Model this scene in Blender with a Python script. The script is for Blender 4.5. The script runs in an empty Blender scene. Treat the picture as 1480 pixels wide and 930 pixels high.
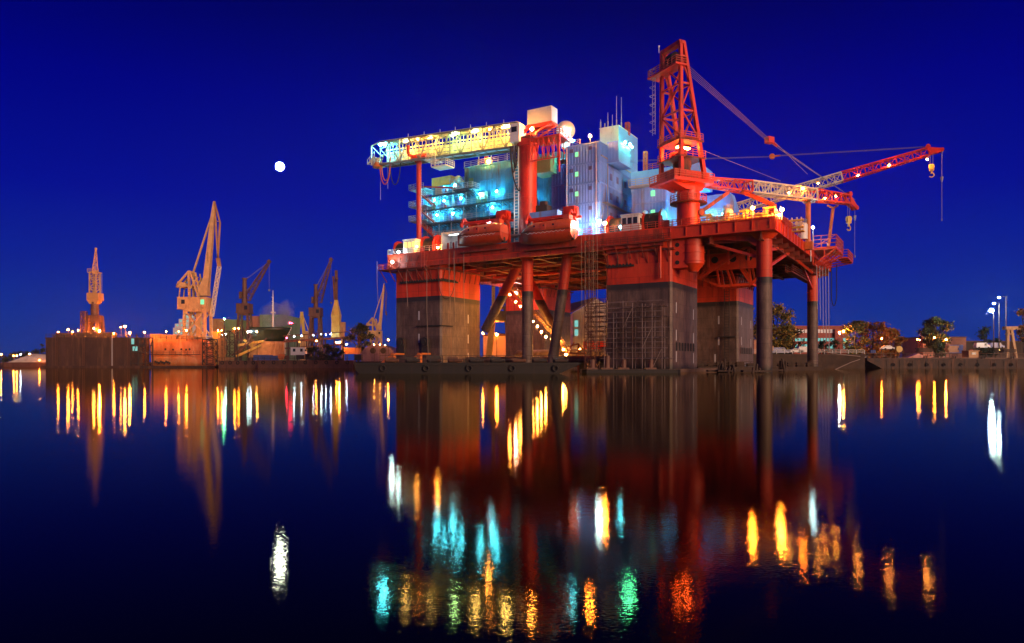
import bpy, bmesh, math, random
from mathutils import Vector as V, Matrix
PI = math.pi
R = math.radians
rnd = random.Random(7)
SC = bpy.context.scene
COL = SC.collection
# ---------------------------------------------------------------- view constants (photo 1480 x 930)
K, HZ, H = 1050.0, 526.5, 1.35
TH = R(31.3)
cT, sT = math.cos(TH), math.sin(TH)
RX0, RY0 = 26.4, 120.0

class Frame:
    def __init__(s, loc=(0, 0, 0), rz=0.0):
        s.loc = V(loc); s.rz = rz
    def w(s, p):
        c, n = math.cos(s.rz), math.sin(s.rz)
        return V((s.loc.x + p[0] * c - p[1] * n, s.loc.y + p[0] * n + p[1] * c, s.loc.z + (p[2] if len(p) > 2 else 0)))
    def sub(s, p, rz=0.0):
        return Frame(s.w(p), s.rz + rz)
W = Frame()
RIG = Frame((RX0, RY0, 0), -TH)

def P(px, py, D):
    return V(((px - 740) / K * D, D, H + (HZ - py) / K * D))
def rx(px, y):
    t = (px - 740) / K
    return (t * (RY0 + y * cT) - RX0 - y * sT) / (cT + t * sT)
def ry(px, x):
    t = (px - 740) / K
    return (t * (RY0 - x * sT) - RX0 - x * cT) / (sT - t * cT)
def rz(py, x, y):
    return H + (HZ - py) / K * (RY0 - x * sT + y * cT)
def rp(px, py, y):
    x = rx(px, y)
    return V((x, y, rz(py, x, y)))

# ---------------------------------------------------------------- mesh builder
class MB:
    def __init__(s):
        s.v = []; s.f = []; s.m = []; s.s = []; s.cur = 0
    def add(s, vs, fs, smooth=False):
        o = len(s.v)
        s.v += [tuple(p) for p in vs]
        for f in fs:
            s.f.append([i + o for i in f]); s.m.append(s.cur); s.s.append(smooth)
        return s
    def mat(s, i):
        s.cur = i; return s
    def box(s, x0, y0, z0, x1, y1, z1):
        x0, x1 = sorted((x0, x1)); y0, y1 = sorted((y0, y1)); z0, z1 = sorted((z0, z1))
        return s.add([(x0, y0, z0), (x1, y0, z0), (x1, y1, z0), (x0, y1, z0), (x0, y0, z1), (x1, y0, z1), (x1, y1, z1), (x0, y1, z1)],
                     [(0, 3, 2, 1), (4, 5, 6, 7), (0, 1, 5, 4), (1, 2, 6, 5), (2, 3, 7, 6), (3, 0, 4, 7)])
    def cbox(s, c, sx, sy, sz):
        return s.box(c[0] - sx / 2, c[1] - sy / 2, c[2] - sz / 2, c[0] + sx / 2, c[1] + sy / 2, c[2] + sz / 2)
    def chbox(s, x0, y0, z0, x1, y1, z1, ch):
        poly = [(x0 + ch, y0), (x1 - ch, y0), (x1, y0 + ch), (x1, y1 - ch), (x1 - ch, y1), (x0 + ch, y1), (x0, y1 - ch), (x0, y0 + ch)]
        n = 8
        return s.add([(a, b, z0) for a, b in poly] + [(a, b, z1) for a, b in poly],
                     [tuple(range(n))[::-1], tuple(range(n, 2 * n))] + [(i, (i + 1) % n, n + (i + 1) % n, n + i) for i in range(n)])
    def _basis(s, p, q):
        d = V(q) - V(p)
        if d.length < 1e-6: d = V((0, 0, 1e-3))
        d.normalize()
        a = V((0, 0, 1)) if abs(d.z) < .95 else V((1, 0, 0))
        e1 = d.cross(a).normalized(); e2 = e1.cross(d).normalized()
        return d, e1, e2
    def bar(s, p, q, w, h=None, w2=None, h2=None):
        h = w if h is None else h
        w2 = w if w2 is None else w2; h2 = h if h2 is None else h2
        d, a, b = s._basis(p, q)
        p, q = V(p), V(q)
        vs = []
        for c, ww, hh in ((p, w, h), (q, w2, h2)):
            vs += [c - a * ww / 2 - b * hh / 2, c + a * ww / 2 - b * hh / 2, c + a * ww / 2 + b * hh / 2, c - a * ww / 2 + b * hh / 2]
        return s.add(vs, [(3, 2, 1, 0), (4, 5, 6, 7), (0, 1, 5, 4), (1, 2, 6, 5), (2, 3, 7, 6), (3, 0, 4, 7)])
    def tube(s, p, q, r, r2=None, n=8, cap=True):
        r2 = r if r2 is None else r2
        d, a, b = s._basis(p, q)
        p, q = V(p), V(q)
        A = [p + (a * math.cos(t) + b * math.sin(t)) * r for t in [2 * PI * i / n for i in range(n)]]
        B = [q + (a * math.cos(t) + b * math.sin(t)) * r2 for t in [2 * PI * i / n for i in range(n)]]
        s.add(A + B, [(i, (i + 1) % n, n + (i + 1) % n, n + i) for i in range(n)], n > 5)
        if cap:
            s.add(A, [tuple(range(n))[::-1]]); s.add(B, [tuple(range(n))])
        return s
    def path(s, pts, r, n=5):
        for p, q in zip(pts[:-1], pts[1:]): s.tube(p, q, r, n=n, cap=False)
        return s
    def ball(s, c, r, n=10, m=6, sz=1.0):
        vs = [(c[0], c[1], c[2] - r * sz)]
        for j in range(1, m):
            t = -PI / 2 + PI * j / m
            vs += [(c[0] + r * math.cos(t) * math.cos(2 * PI * i / n), c[1] + r * math.cos(t) * math.sin(2 * PI * i / n), c[2] + r * sz * math.sin(t)) for i in range(n)]
        vs.append((c[0], c[1], c[2] + r * sz))
        fs = [(0, 1 + (i + 1) % n, 1 + i) for i in range(n)]
        for j in range(m - 2):
            o = 1 + j * n
            fs += [(o + i, o + (i + 1) % n, o + n + (i + 1) % n, o + n + i) for i in range(n)]
        o = 1 + (m - 2) * n
        fs += [(o + i, o + (i + 1) % n, len(vs) - 1) for i in range(n)]
        return s.add(vs, fs, True)
    def lathe(s, c, prof, n=16):
        for (r0, z0), (r1, z1) in zip(prof[:-1], prof[1:]):
            A = [(c[0] + r0 * math.cos(2 * PI * i / n), c[1] + r0 * math.sin(2 * PI * i / n), c[2] + z0) for i in range(n)]
            B = [(c[0] + r1 * math.cos(2 * PI * i / n), c[1] + r1 * math.sin(2 * PI * i / n), c[2] + z1) for i in range(n)]
            s.add(A + B, [(i, (i + 1) % n, n + (i + 1) % n, n + i) for i in range(n)], True)
        return s
    def prism(s, poly, y0, y1):           # polygon in x,z pushed along y
        n = len(poly)
        return s.add([(a, y0, b) for a, b in poly] + [(a, y1, b) for a, b in poly],
                     [tuple(range(n)), tuple(range(n, 2 * n))[::-1]] + [(i, n + i, n + (i + 1) % n, (i + 1) % n) for i in range(n)])
    def prismx(s, poly, x0, x1):          # polygon in y,z pushed along x
        n = len(poly)
        return s.add([(x0, a, b) for a, b in poly] + [(x1, a, b) for a, b in poly],
                     [tuple(range(n)), tuple(range(n, 2 * n))[::-1]] + [(i, n + i, n + (i + 1) % n, (i + 1) % n) for i in range(n)])
    def loft(s, rings, smooth=True, caps=True):
        n = len(rings[0])
        vs = [p for r in rings for p in r]
        fs = []
        for k in range(len(rings) - 1):
            o = k * n
            fs += [(o + i, o + (i + 1) % n, o + n + (i + 1) % n, o + n + i) for i in range(n)]
        s.add(vs, fs, smooth)
        if caps:
            s.add(rings[0], [tuple(range(n))[::-1]]); s.add(rings[-1], [tuple(range(n))])
        return s
    def rail(s, pts, h=1.1, sp=1.7, w=.07, bars=3):
        pts = [V(p) for p in pts]
        for p, q in zip(pts[:-1], pts[1:]):
            L = (q - p).length
            k = max(1, round(L / sp))
            for i in range(k + 1):
                c = p.lerp(q, i / k)
                s.bar(c, c + V((0, 0, h)), w)
            for j in range(bars):
                z = V((0, 0, h * (j + 1) / bars))
                s.bar(p + z, q + z, w)
        return s
    def stair(s, p, q, w, steps=10, side=(0, 1, 0)):
        p, q, sd = V(p), V(q), V(side) * w
        for o in (V((0, 0, 0)), sd):
            s.bar(p + o, q + o, .08, .3)
            s.bar(p + o + V((0, 0, 1)), q + o + V((0, 0, 1)), .07)
            for i in range(0, steps + 1, 2):
                c = p.lerp(q, i / steps) + o
                s.bar(c, c + V((0, 0, 1)), .06)
        for i in range(steps):
            c = p.lerp(q, (i + .5) / steps)
            s.bar(c, c + sd, .28, .05)
        return s
    def lattice(s, p, q, w0, h0, w1, h1, n, chord=.14, lace=.08):
        d, a, b = s._basis(p, q)
        p, q = V(p), V(q)
        def c(t, i):
            ww, hh = w0 + (w1 - w0) * t, h0 + (h1 - h0) * t
            sx, sy = ((-1, -1), (1, -1), (1, 1), (-1, 1))[i]
            return p.lerp(q, t) + a * ww / 2 * sx + b * hh / 2 * sy
        for i in range(4):
            s.bar(c(0, i), c(1, i), chord)
        for k in range(n):
            t0, t1 = k / n, (k + 1) / n
            for i in range(4):
                j = (i + 1) % 4
                if (k + i) % 2: s.bar(c(t0, i), c(t1, j), lace)
                else: s.bar(c(t0, j), c(t1, i), lace)
                s.bar(c(t0, i), c(t0, j), lace)
        for i in range(4): s.bar(c(1, i), c(1, (i + 1) % 4), chord)
        return s
    def obj(s, name, mats, org=(0, 0, 0)):
        me = bpy.data.meshes.new(name)
        o = V(org)
        me.from_pydata([(a - o.x, b - o.y, c - o.z) for a, b, c in s.v], [], s.f)
        for m in (mats if isinstance(mats, (list, tuple)) else [mats]): me.materials.append(m)
        me.polygons.foreach_set('material_index', s.m)
        me.polygons.foreach_set('use_smooth', s.s)
        bm = bmesh.new(); bm.from_mesh(me)
        bmesh.ops.recalc_face_normals(bm, faces=bm.faces)
        bm.to_mesh(me); bm.free()
        me.update()
        ob = bpy.data.objects.new(name, me)
        COL.objects.link(ob)
        return ob

ORG = {}
def tag(o, label=None, cat=None, group=None, kind=None):
    if label: o['label'] = label
    if cat: o['category'] = cat
    if group: o['group'] = group
    if kind: o['kind'] = kind
    return o
def thing(name, label, cat, fr=W, org=(0, 0, 0), group=None):
    e = bpy.data.objects.new(name, None); COL.objects.link(e)
    e.empty_display_size = .5
    e.location = fr.w(org); e.rotation_euler = (0, 0, fr.rz)
    ORG[e.name] = V(org)
    return tag(e, label, cat, group)
def part(t, name, mb, mats, parent=None, label=None):
    o = mb.obj(name, mats, ORG[t.name])
    o.parent = parent or t
    if label: o['label'] = label
    return o
def solo(name, label, cat, mb, mats, fr=W, org=(0, 0, 0), group=None, kind=None):
    o = mb.obj(name, mats, org)
    o.location = fr.w(org); o.rotation_euler = (0, 0, fr.rz)
    ORG[o.name] = V(org)
    return tag(o, label, cat, group, kind)
def copy_tree(o, parent=None):
    c = o.copy(); COL.objects.link(c); c.parent = parent
    for ch in list(o.children): copy_tree(ch, c)
    return c
def again(o, fr, p, label, rzz=0.0):
    c = copy_tree(o)
    c.location = fr.w(p); c.rotation_euler = (0, 0, fr.rz + rzz)
    if label: c['label'] = label
    return c

# ---------------------------------------------------------------- materials
def mat(name, col, rough=.6, metal=0.0, var=.3, scale=.5, stretch=1.0, rust=None, amt=.4, rscale=.6, rstretch=.15, bump=0.0):
    m = bpy.data.materials.new(name); m.use_nodes = True
    nt = m.node_tree; N = nt.nodes; L = nt.links
    b = N['Principled BSDF']
    b.inputs['Roughness'].default_value = rough
    b.inputs['Metallic'].default_value = metal
    tc = N.new('ShaderNodeTexCoord')
    mp = N.new('ShaderNodeMapping'); mp.inputs['Scale'].default_value = (scale, scale, scale * stretch)
    L.new(tc.outputs['Object'], mp.inputs['Vector'])
    no = N.new('ShaderNodeTexNoise'); no.inputs['Scale'].default_value = 1; no.inputs['Detail'].default_value = 6; no.inputs['Roughness'].default_value = .65
    L.new(mp.outputs[0], no.inputs['Vector'])
    cr = N.new('ShaderNodeValToRGB')
    cr.color_ramp.elements[0].position = .3; cr.color_ramp.elements[1].position = .7
    cr.color_ramp.elements[0].color = [c * (1 - var) for c in col] + [1]
    cr.color_ramp.elements[1].color = [min(1, c * (1 + var * .6)) for c in col] + [1]
    L.new(no.outputs['Fac'], cr.inputs['Fac'])
    out = cr.outputs['Color']
    if rust:
        mp2 = N.new('ShaderNodeMapping'); mp2.inputs['Scale'].default_value = (rscale, rscale, rscale * rstretch)
        L.new(tc.outputs['Object'], mp2.inputs['Vector'])
        n2 = N.new('ShaderNodeTexNoise'); n2.inputs['Scale'].default_value = 1; n2.inputs['Detail'].default_value = 8; n2.inputs['Roughness'].default_value = .7
        L.new(mp2.outputs[0], n2.inputs['Vector'])
        c2 = N.new('ShaderNodeValToRGB')
        c2.color_ramp.elements[0].position = .62 - amt * .3; c2.color_ramp.elements[0].color = (0, 0, 0, 1)
        c2.color_ramp.elements[1].position = .74 - amt * .2; c2.color_ramp.elements[1].color = (1, 1, 1, 1)
        L.new(n2.outputs['Fac'], c2.inputs['Fac'])
        mx = N.new('ShaderNodeMixRGB'); mx.inputs['Color2'].default_value = (*rust, 1)
        L.new(c2.outputs['Color'], mx.inputs['Fac']); L.new(out, mx.inputs['Color1'])
        out = mx.outputs['Color']
    L.new(out, b.inputs['Base Color'])
    if bump:
        bp = N.new('ShaderNodeBump'); bp.inputs['Strength'].default_value = bump; bp.inputs['Distance'].default_value = .1
        L.new(no.outputs['Fac'], bp.inputs['Height']); L.new(bp.outputs[0], b.inputs['Normal'])
    return m
def glow(name, col, strength):
    m = bpy.data.materials.new(name); m.use_nodes = True
    nt = m.node_tree; nt.nodes.clear()
    e = nt.nodes.new('ShaderNodeEmission'); o = nt.nodes.new('ShaderNodeOutputMaterial')
    e.inputs[0].default_value = (*col, 1); e.inputs[1].default_value = strength
    nt.links.new(e.outputs[0], o.inputs[0])
    return m
def hull_mat(name, top, low, zcut):
    """two coats of paint: bright topside paint over worn antifouling, a stained band where they meet"""
    m = bpy.data.materials.new(name); m.use_nodes = True
    nt = m.node_tree; N = nt.nodes; L = nt.links
    b = N['Principled BSDF']; b.inputs['Roughness'].default_value = .6
    g = N.new('ShaderNodeNewGeometry'); sp = N.new('ShaderNodeSeparateXYZ'); L.new(g.outputs['Position'], sp.inputs[0])
    def noise(sx, sz, det=6, ro=.65):
        mp = N.new('ShaderNodeMapping'); mp.inputs['Scale'].default_value = (sx, sx, sz)
        L.new(g.outputs['Position'], mp.inputs['Vector'])
        n = N.new('ShaderNodeTexNoise'); n.inputs['Scale'].default_value = 1; n.inputs['Detail'].default_value = det; n.inputs['Roughness'].default_value = ro
        L.new(mp.outputs[0], n.inputs['Vector']); return n.outputs['Fac']
    def ramp(src, stops):
        r = N.new('ShaderNodeValToRGB')
        while len(r.color_ramp.elements) < len(stops): r.color_ramp.elements.new(.5)
        for e, (p, c) in zip(r.color_ramp.elements, stops): e.position = p; e.color = (*c, 1)
        L.new(src, r.inputs['Fac']); return r.outputs['Color']
    def mix(f, a, c, mode='MIX'):
        x = N.new('ShaderNodeMixRGB'); x.blend_type = mode
        if isinstance(f, float): x.inputs[0].default_value = f
        else: L.new(f, x.inputs[0])
        L.new(a, x.inputs[1]); L.new(c, x.inputs[2]); return x.outputs[0]
    t3 = ramp(noise(.5, .12), [(.3, [v * .72 for v in top]), (.55, top), (.75, [min(1, v * 1.15 + .01) for v in top])])
    st = ramp(noise(1.4, .05, 8), [(.5, (1, 1, 1)), (.62, (.72, .62, .6)), (.75, (.32, .24, .22))])
    t3 = mix(1.0, t3, st, 'MULTIPLY')
    l3 = ramp(noise(.8, .3, 9, .72), [(.3, [v * .45 for v in low]), (.5, low), (.68, [v * 1.7 for v in low])])
    ls = ramp(noise(2.2, .12, 8, .7), [(.5, (1, 1, 1)), (.72, (.5, .48, .46))])
    l3 = mix(1.0, l3, ls, 'MULTIPLY')
    sc = ramp(noise(3.5, 3.5, 4, .8), [(.6, (0, 0, 0)), (.72, (1, 1, 1))])
    pale = N.new('ShaderNodeRGB'); pale.outputs[0].default_value = (low[0] * 3.0, low[1] * 3.2, low[2] * 3.4, 1)
    zz = N.new('ShaderNodeMapRange'); zz.inputs[1].default_value = 13; zz.inputs[2].default_value = 3; zz.inputs[3].default_value = .05; zz.inputs[4].default_value = .4
    L.new(sp.outputs['Z'], zz.inputs[0])
    mu = N.new('ShaderNodeMath'); mu.operation = 'MULTIPLY'; L.new(sc, mu.inputs[0]); L.new(zz.outputs[0], mu.inputs[1])
    l3 = mix(mu.outputs[0], l3, pale.outputs[0])
    # stained band
    wob = N.new('ShaderNodeMath'); wob.operation = 'MULTIPLY_ADD'; wob.inputs[1].default_value = .25
    L.new(noise(.6, .6), wob.inputs[0]); L.new(sp.outputs['Z'], wob.inputs[2])
    band = N.new('ShaderNodeMapRange'); band.inputs[1].default_value = zcut - 1.1; band.inputs[2].default_value = zcut - .7; L.new(wob.outputs[0], band.inputs[0])
    dk = N.new('ShaderNodeRGB'); dk.outputs[0].default_value = (.03, .025, .025, 1)
    l3 = mix(band.outputs[0], l3, dk.outputs[0])
    weed = N.new('ShaderNodeMapRange'); weed.inputs[1].default_value = 2.3; weed.inputs[2].default_value = 1.2
    wz = N.new('ShaderNodeMath'); wz.operation = 'MULTIPLY_ADD'; wz.inputs[1].default_value = 1.4; L.new(noise(.9, .25), wz.inputs[0]); L.new(sp.outputs['Z'], wz.inputs[2]); L.new(wz.outputs[0], weed.inputs[0])
    wc = N.new('ShaderNodeRGB'); wc.outputs[0].default_value = (.014, .016, .010, 1)
    l3 = mix(weed.outputs[0], l3, wc.outputs[0])
    runs = ramp(noise(1.1, .035, 7, .7), [(.56, (0, 0, 0)), (.68, (1, 1, 1))])
    rc = N.new('ShaderNodeRGB'); rc.outputs[0].default_value = (.15, .052, .02, 1)
    rf = N.new('ShaderNodeMath'); rf.operation = 'MULTIPLY'; rf.inputs[1].default_value = .55; L.new(runs, rf.inputs[0])
    l3 = mix(rf.outputs[0], l3, rc.outputs[0])
    cut = N.new('ShaderNodeMath'); cut.operation = 'GREATER_THAN'; cut.inputs[1].default_value = zcut; L.new(sp.outputs['Z'], cut.inputs[0])
    col = mix(cut.outputs[0], l3, t3)
    # welded plate seams: upright butts and level strakes
    ad = N.new('ShaderNodeMath'); ad.operation = 'ADD'; L.new(sp.outputs['X'], ad.inputs[0]); L.new(sp.outputs['Y'], ad.inputs[1])
    cb = N.new('ShaderNodeCombineXYZ'); L.new(ad.outputs[0], cb.inputs[0]); L.new(sp.outputs['Z'], cb.inputs[1])
    bk = N.new('ShaderNodeTexBrick'); bk.inputs['Scale'].default_value = 1; bk.inputs['Brick Width'].default_value = 3.4; bk.inputs['Row Height'].default_value = 2.3
    bk.inputs['Mortar Size'].default_value = .05; bk.inputs['Mortar Smooth'].default_value = .6
    bk.inputs['Color1'].default_value = (.84, .84, .84, 1); bk.inputs['Color2'].default_value = (1.08, 1.08, 1.08, 1); bk.inputs['Mortar'].default_value = (.55, .5, .48, 1)
    L.new(cb.outputs[0], bk.inputs['Vector'])
    col = mix(.8, col, bk.outputs['Color'], 'MULTIPLY')
    bp = N.new('ShaderNodeBump'); bp.inputs['Strength'].default_value = .35; bp.inputs['Distance'].default_value = .2
    L.new(noise(.35, .35, 3), bp.inputs['Height']); L.new(bp.outputs[0], b.inputs['Normal'])
    L.new(col, b.inputs['Base Color'])
    return m

RED = (.62, .044, .007)
M = dict(
    red=mat('red_paint', RED, .5, var=.25, rust=(.12, .035, .02), amt=.25),
    crane_red=mat('crane_red_paint', (.58, .028, .005), .45, var=.2, rust=(.16, .03, .015), amt=.2, rscale=1.2),
    deep_red=mat('deep_red_paint', (.46, .040, .010), .6, var=.4, rust=(.12, .025, .012), amt=.4, rscale=.8),
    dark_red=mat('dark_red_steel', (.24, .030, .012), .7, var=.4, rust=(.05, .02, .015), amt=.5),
    boat=mat('lifeboat_orange', (.58, .09, .035), .35, var=.12, rust=(.30, .05, .025), amt=.15),
    boat_low=mat('lifeboat_hull_red', (.50, .05, .012), .4, var=.15, rust=(.2, .04, .02), amt=.2),
    hull=hull_mat('two_tone_column_paint', RED, (.108, .070, .055), 15.03),
    steel=mat('galvanised_rail', (.42, .42, .42), .5, .3, var=.2),
    rail_red=mat('red_railing', (.5, .07, .03), .5, var=.2),
    dark=mat('dark_steel', (.035, .03, .028), .7, var=.4, rust=(.09, .035, .018), amt=.4),
    black=mat('black_rubber', (.015, .014, .014), .8, var=.3),
    scaff=mat('weathered_scaffold_tube', (.30, .23, .21), .6, .3, var=.4, rust=(.10, .04, .02), amt=.4),
    truss=mat('grey_truss_paint', (.20, .17, .13), .5, var=.25),
    panel=mat('cream_gangway_panel', (.50, .44, .24), .6, var=.6, scale=1.3),
    grate=mat('walkway_grating', (.06, .09, .11), .7, var=.3),
    teal=mat('teal_wall_paint', (.07, .32, .48), .5, var=.35, scale=.35, rust=(.07, .09, .10), amt=.4),
    blue=mat('pale_blue_cladding', (.17, .40, .92), .5, var=.16, scale=.25, rust=(.2, .22, .35), amt=.22),
    violet=mat('violet_grey_cladding', (.13, .16, .42), .5, var=.2, rust=(.10, .10, .2), amt=.3),
    white=mat('white_paint', (.74, .72, .68), .5, var=.12, rust=(.4, .33, .26), amt=.12),
    greybox=mat('grey_box_paint', (.50, .50, .52), .5, var=.12),
    cream=mat('cream_crane_paint', (.58, .35, .15), .55, var=.25, rust=(.25, .12, .05), amt=.3),
    tan=mat('tan_crane_paint', (.48, .25, .09), .55, var=.25, rust=(.2, .08, .03), amt=.35),
    brown=mat('brown_crane_paint', (.13, .055, .03), .6, var=.3, rust=(.08, .03, .02), amt=.4),
    yellow=mat('yellow_paint', (.62, .42, .08), .5, var=.2, rust=(.3, .14, .04), amt=.25),
    ivory=mat('ivory_paint', (.72, .62, .42), .5, var=.12),
    dome=mat('radome_shell', (.74, .62, .48), .45, var=.06, scale=.2),
    dockwall=mat('rusty_dock_plating', (.055, .024, .016), .75, var=.5, scale=.25, stretch=.4, rust=(.105, .052, .03), amt=.35, rscale=.5, rstretch=.1),
    oxide=mat('orange_primer_hull', (.55, .17, .05), .6, var=.35, scale=.3, stretch=.4, rust=(.62, .32, .16), amt=.45, rscale=.4, rstretch=.2),
    bow=mat('bow_primer', (.66, .36, .14), .6, var=.3, rust=(.32, .12, .04), amt=.4, rscale=.3),
    shiphull=mat('green_lit_black_hull', (.012, .028, .010), .4, var=.4, rust=(.05, .03, .02), amt=.25),  # green lamp glow on the black hull is put into its base colour
    green=mat('green_cladding', (.20, .30, .12), .6, var=.2, rust=(.12, .16, .07), amt=.3, rstretch=.05),
    orangewall=mat('terracotta_cladding', (.42, .17, .10), .7, var=.2),
    bluebox=mat('blue_container', (.05, .09, .30), .5, var=.2, rust=(.06, .05, .1), amt=.25),
    brick=mat('red_brickwork', (.34, .085, .055), .8, var=.3, scale=1.5),
    concrete=mat('concrete', (.12, .07, .045), .85, var=.35, scale=.4, rust=(.05, .035, .028), amt=.4),
    timber=mat('weathered_timber', (.06, .036, .024), .85, var=.4, rust=(.05, .035, .025), amt=.4),
    barge=mat('barge_plating', (.006, .005, .005), .7, var=.4, rust=(.016, .009, .007), amt=.35, rstretch=.1),
    tent=mat('violet_tent_cloth', (.13, .09, .15), .7, var=.3),
    barge_brown=mat('brown_barge_plating', (.038, .016, .009), .7, var=.5, rust=(.11, .04, .016), amt=.4, rstretch=.2),
    tarp=mat('pale_tarpaulin', (.62, .55, .48), .6, var=.2, scale=.5, rust=(.4, .34, .3), amt=.3),
    roof=mat('brown_roof_sheet', (.13, .07, .05), .7, var=.3),
    pave=mat('quay_concrete', (.06, .042, .034), .9, var=.4, scale=.15),
    orange=mat('orange_steel', (.62, .16, .03), .5, var=.25, rust=(.25, .06, .02), amt=.3),
    rope=mat('pale_rope', (.24, .18, .14), .8, var=.1),
    wire=mat('wire_rope', (.22, .20, .24), .5, .2, var=.1),
    bark=mat('bark', (.06, .04, .028), .9, var=.4),
    leaf=mat('green_leaf', (.075, .095, .018), .7, var=.5, scale=.35),
    leaf_y=mat('yellowing_leaf', (.28, .18, .022), .7, var=.5, scale=.3),
    leaf_a=mat('autumn_leaf', (.34, .105, .012), .7, var=.55, scale=.35),
    leaf_d=mat('dark_leaf', (.022, .032, .012), .7, var=.5, scale=.35),
    glass=mat('dark_glass', (.02, .025, .03), .15, var=.1),
    carred=mat('red_car_paint', (.40, .03, .02), .3, var=.1),
    carblue=mat('blue_van_paint', (.05, .07, .22), .3, var=.1),
    carwhite=mat('white_car_paint', (.55, .55, .55), .3, var=.1),
    g_cyan=glow('lamp_cyan', (.08, .72, 1.0), 900),
    g_white=glow('lamp_cool_white', (.55, .9, 1.0), 800),
    g_green=glow('lamp_green', (.1, 1.0, .45), 900),
    g_sod=glow('lamp_sodium', (1.0, .20, .012), 1300),
    g_sodbig=glow('lamp_sodium_flood', (1.0, .22, .016), 3000),
    g_warm=glow('lamp_warm', (1.0, .36, .05), 1000),
    g_tube=glow('strip_lamp_yellow', (1.0, .66, .16), 800),
    g_tubegreen=glow('strip_lamp_greenish', (.5, 1.0, .4), 700),
    g_redlamp=glow('work_lamp_red', (1.0, .10, .012), 700),
    g_red=glow('lamp_red', (1.0, .02, .06), 140),
    g_small=glow('lamp_small_white', (.5, .8, 1.0), 420),
    w_green=glow('lit_window_green', (.25, 1.0, .45), 1.2),
    w_yel=glow('lit_window_yellow', (1.0, .72, .18), 1.8),
    w_cyan=glow('lit_window_cyan', (.35, .95, .85), .6),
    w_warm=glow('lit_window_warm', (1.0, .45, .12), 1.6),
)
# ---------------------------------------------------------------- camera, sky, light, water
cam = bpy.data.objects.new('camera', bpy.data.cameras.new('camera')); COL.objects.link(cam)
cam.location = (0, 0, H); cam.rotation_euler = (PI / 2, 0, 0)
cam.data.sensor_width = 36; cam.data.lens = 36 * K / 1480
cam.data.shift_y = (HZ - 465) / 1480
cam.data.clip_start = .1; cam.data.clip_end = 20000
SC.camera = cam
KEY_AZ, KEY_EL = R(-34), R(9)          # low light from behind the viewer, a little to one side
wd = bpy.data.worlds.new('World'); SC.world = wd; wd.use_nodes = True
nt = wd.node_tree; N = nt.nodes; L = nt.links
bg = N['Background']
sky = N.new('ShaderNodeTexSky'); sky.sky_type = 'NISHITA'; sky.sun_disc = False
sky.sun_elevation = R(1.0); sky.sun_rotation = PI - KEY_AZ * -1
tc = N.new('ShaderNodeTexCoord'); sx = N.new('ShaderNodeSeparateXYZ'); L.new(tc.outputs['Generated'], sx.inputs[0])
cr = N.new('ShaderNodeValToRGB'); L.new(sx.outputs['Z'], cr.inputs['Fac'])
stops = [(0, (.12, .46, 2.9)), (.06, (.06, .36, 3.5)), (.12, (.03, .19, 3.6)), (.21, (.006, .05, 3.5)), (.33, (.0, .008, 2.7)), (.44, (.0, .002, 1.25)), (.62, (.0, .02, .7)), (1, (.02, .06, .5))]
while len(cr.color_ramp.elements) < len(stops): cr.color_ramp.elements.new(.5)
for e, (p, c) in zip(cr.color_ramp.elements, stops): e.position = p; e.color = (*c, 1)
mu = N.new('ShaderNodeMixRGB'); mu.blend_type = 'MULTIPLY'; mu.inputs[0].default_value = 1; mu.inputs[2].default_value = (.0, .04, .30, 1)
L.new(sky.outputs[0], mu.inputs[1])
ad = N.new('ShaderNodeMixRGB'); ad.blend_type = 'ADD'; ad.inputs[0].default_value = .12
L.new(cr.outputs[0], ad.inputs[1]); L.new(mu.outputs[0], ad.inputs[2])
L.new(ad.outputs[0], bg.inputs[0]); bg.inputs[1].default_value = .08

sl = bpy.data.lights.new('warm_key', 'SUN'); so = bpy.data.objects.new('warm_key', sl); COL.objects.link(so)
sl.energy = 3.5; sl.color = (1.0, .60, .38); sl.angle = R(28)  # added warm key, stands in for twilight glow and unseen yard floodlights
to = V((-math.sin(KEY_AZ) * math.cos(KEY_EL), -math.cos(KEY_AZ) * math.cos(KEY_EL), math.sin(KEY_EL)))   # towards the sun
so.rotation_euler = to.to_track_quat('Z', 'Y').to_euler()
so.location = (60, -100, 60)

SC.view_settings.view_transform = 'Standard'; SC.view_settings.look = 'None'
SC.view_settings.exposure = 0; SC.view_settings.gamma = 1; SC.view_settings.use_curve_mapping = False
cy = SC.cycles
cy.use_denoising = True
try:
    cy.denoiser = 'OPENIMAGEDENOISE'; cy.denoising_input_passes = 'RGB_ALBEDO_NORMAL'
except Exception: pass
cy.max_bounces = 5; cy.diffuse_bounces = 2; cy.glossy_bounces = 3; cy.transmission_bounces = 2; cy.volume_bounces = 0
cy.caustics_reflective = False; cy.caustics_refractive = False
cy.sample_clamp_indirect = 8; cy.sample_clamp_direct = 0
cy.use_light_tree = True
cy.use_adaptive_sampling = True; cy.adaptive_threshold = .01
SC.render.filter_size = 1.5

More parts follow.
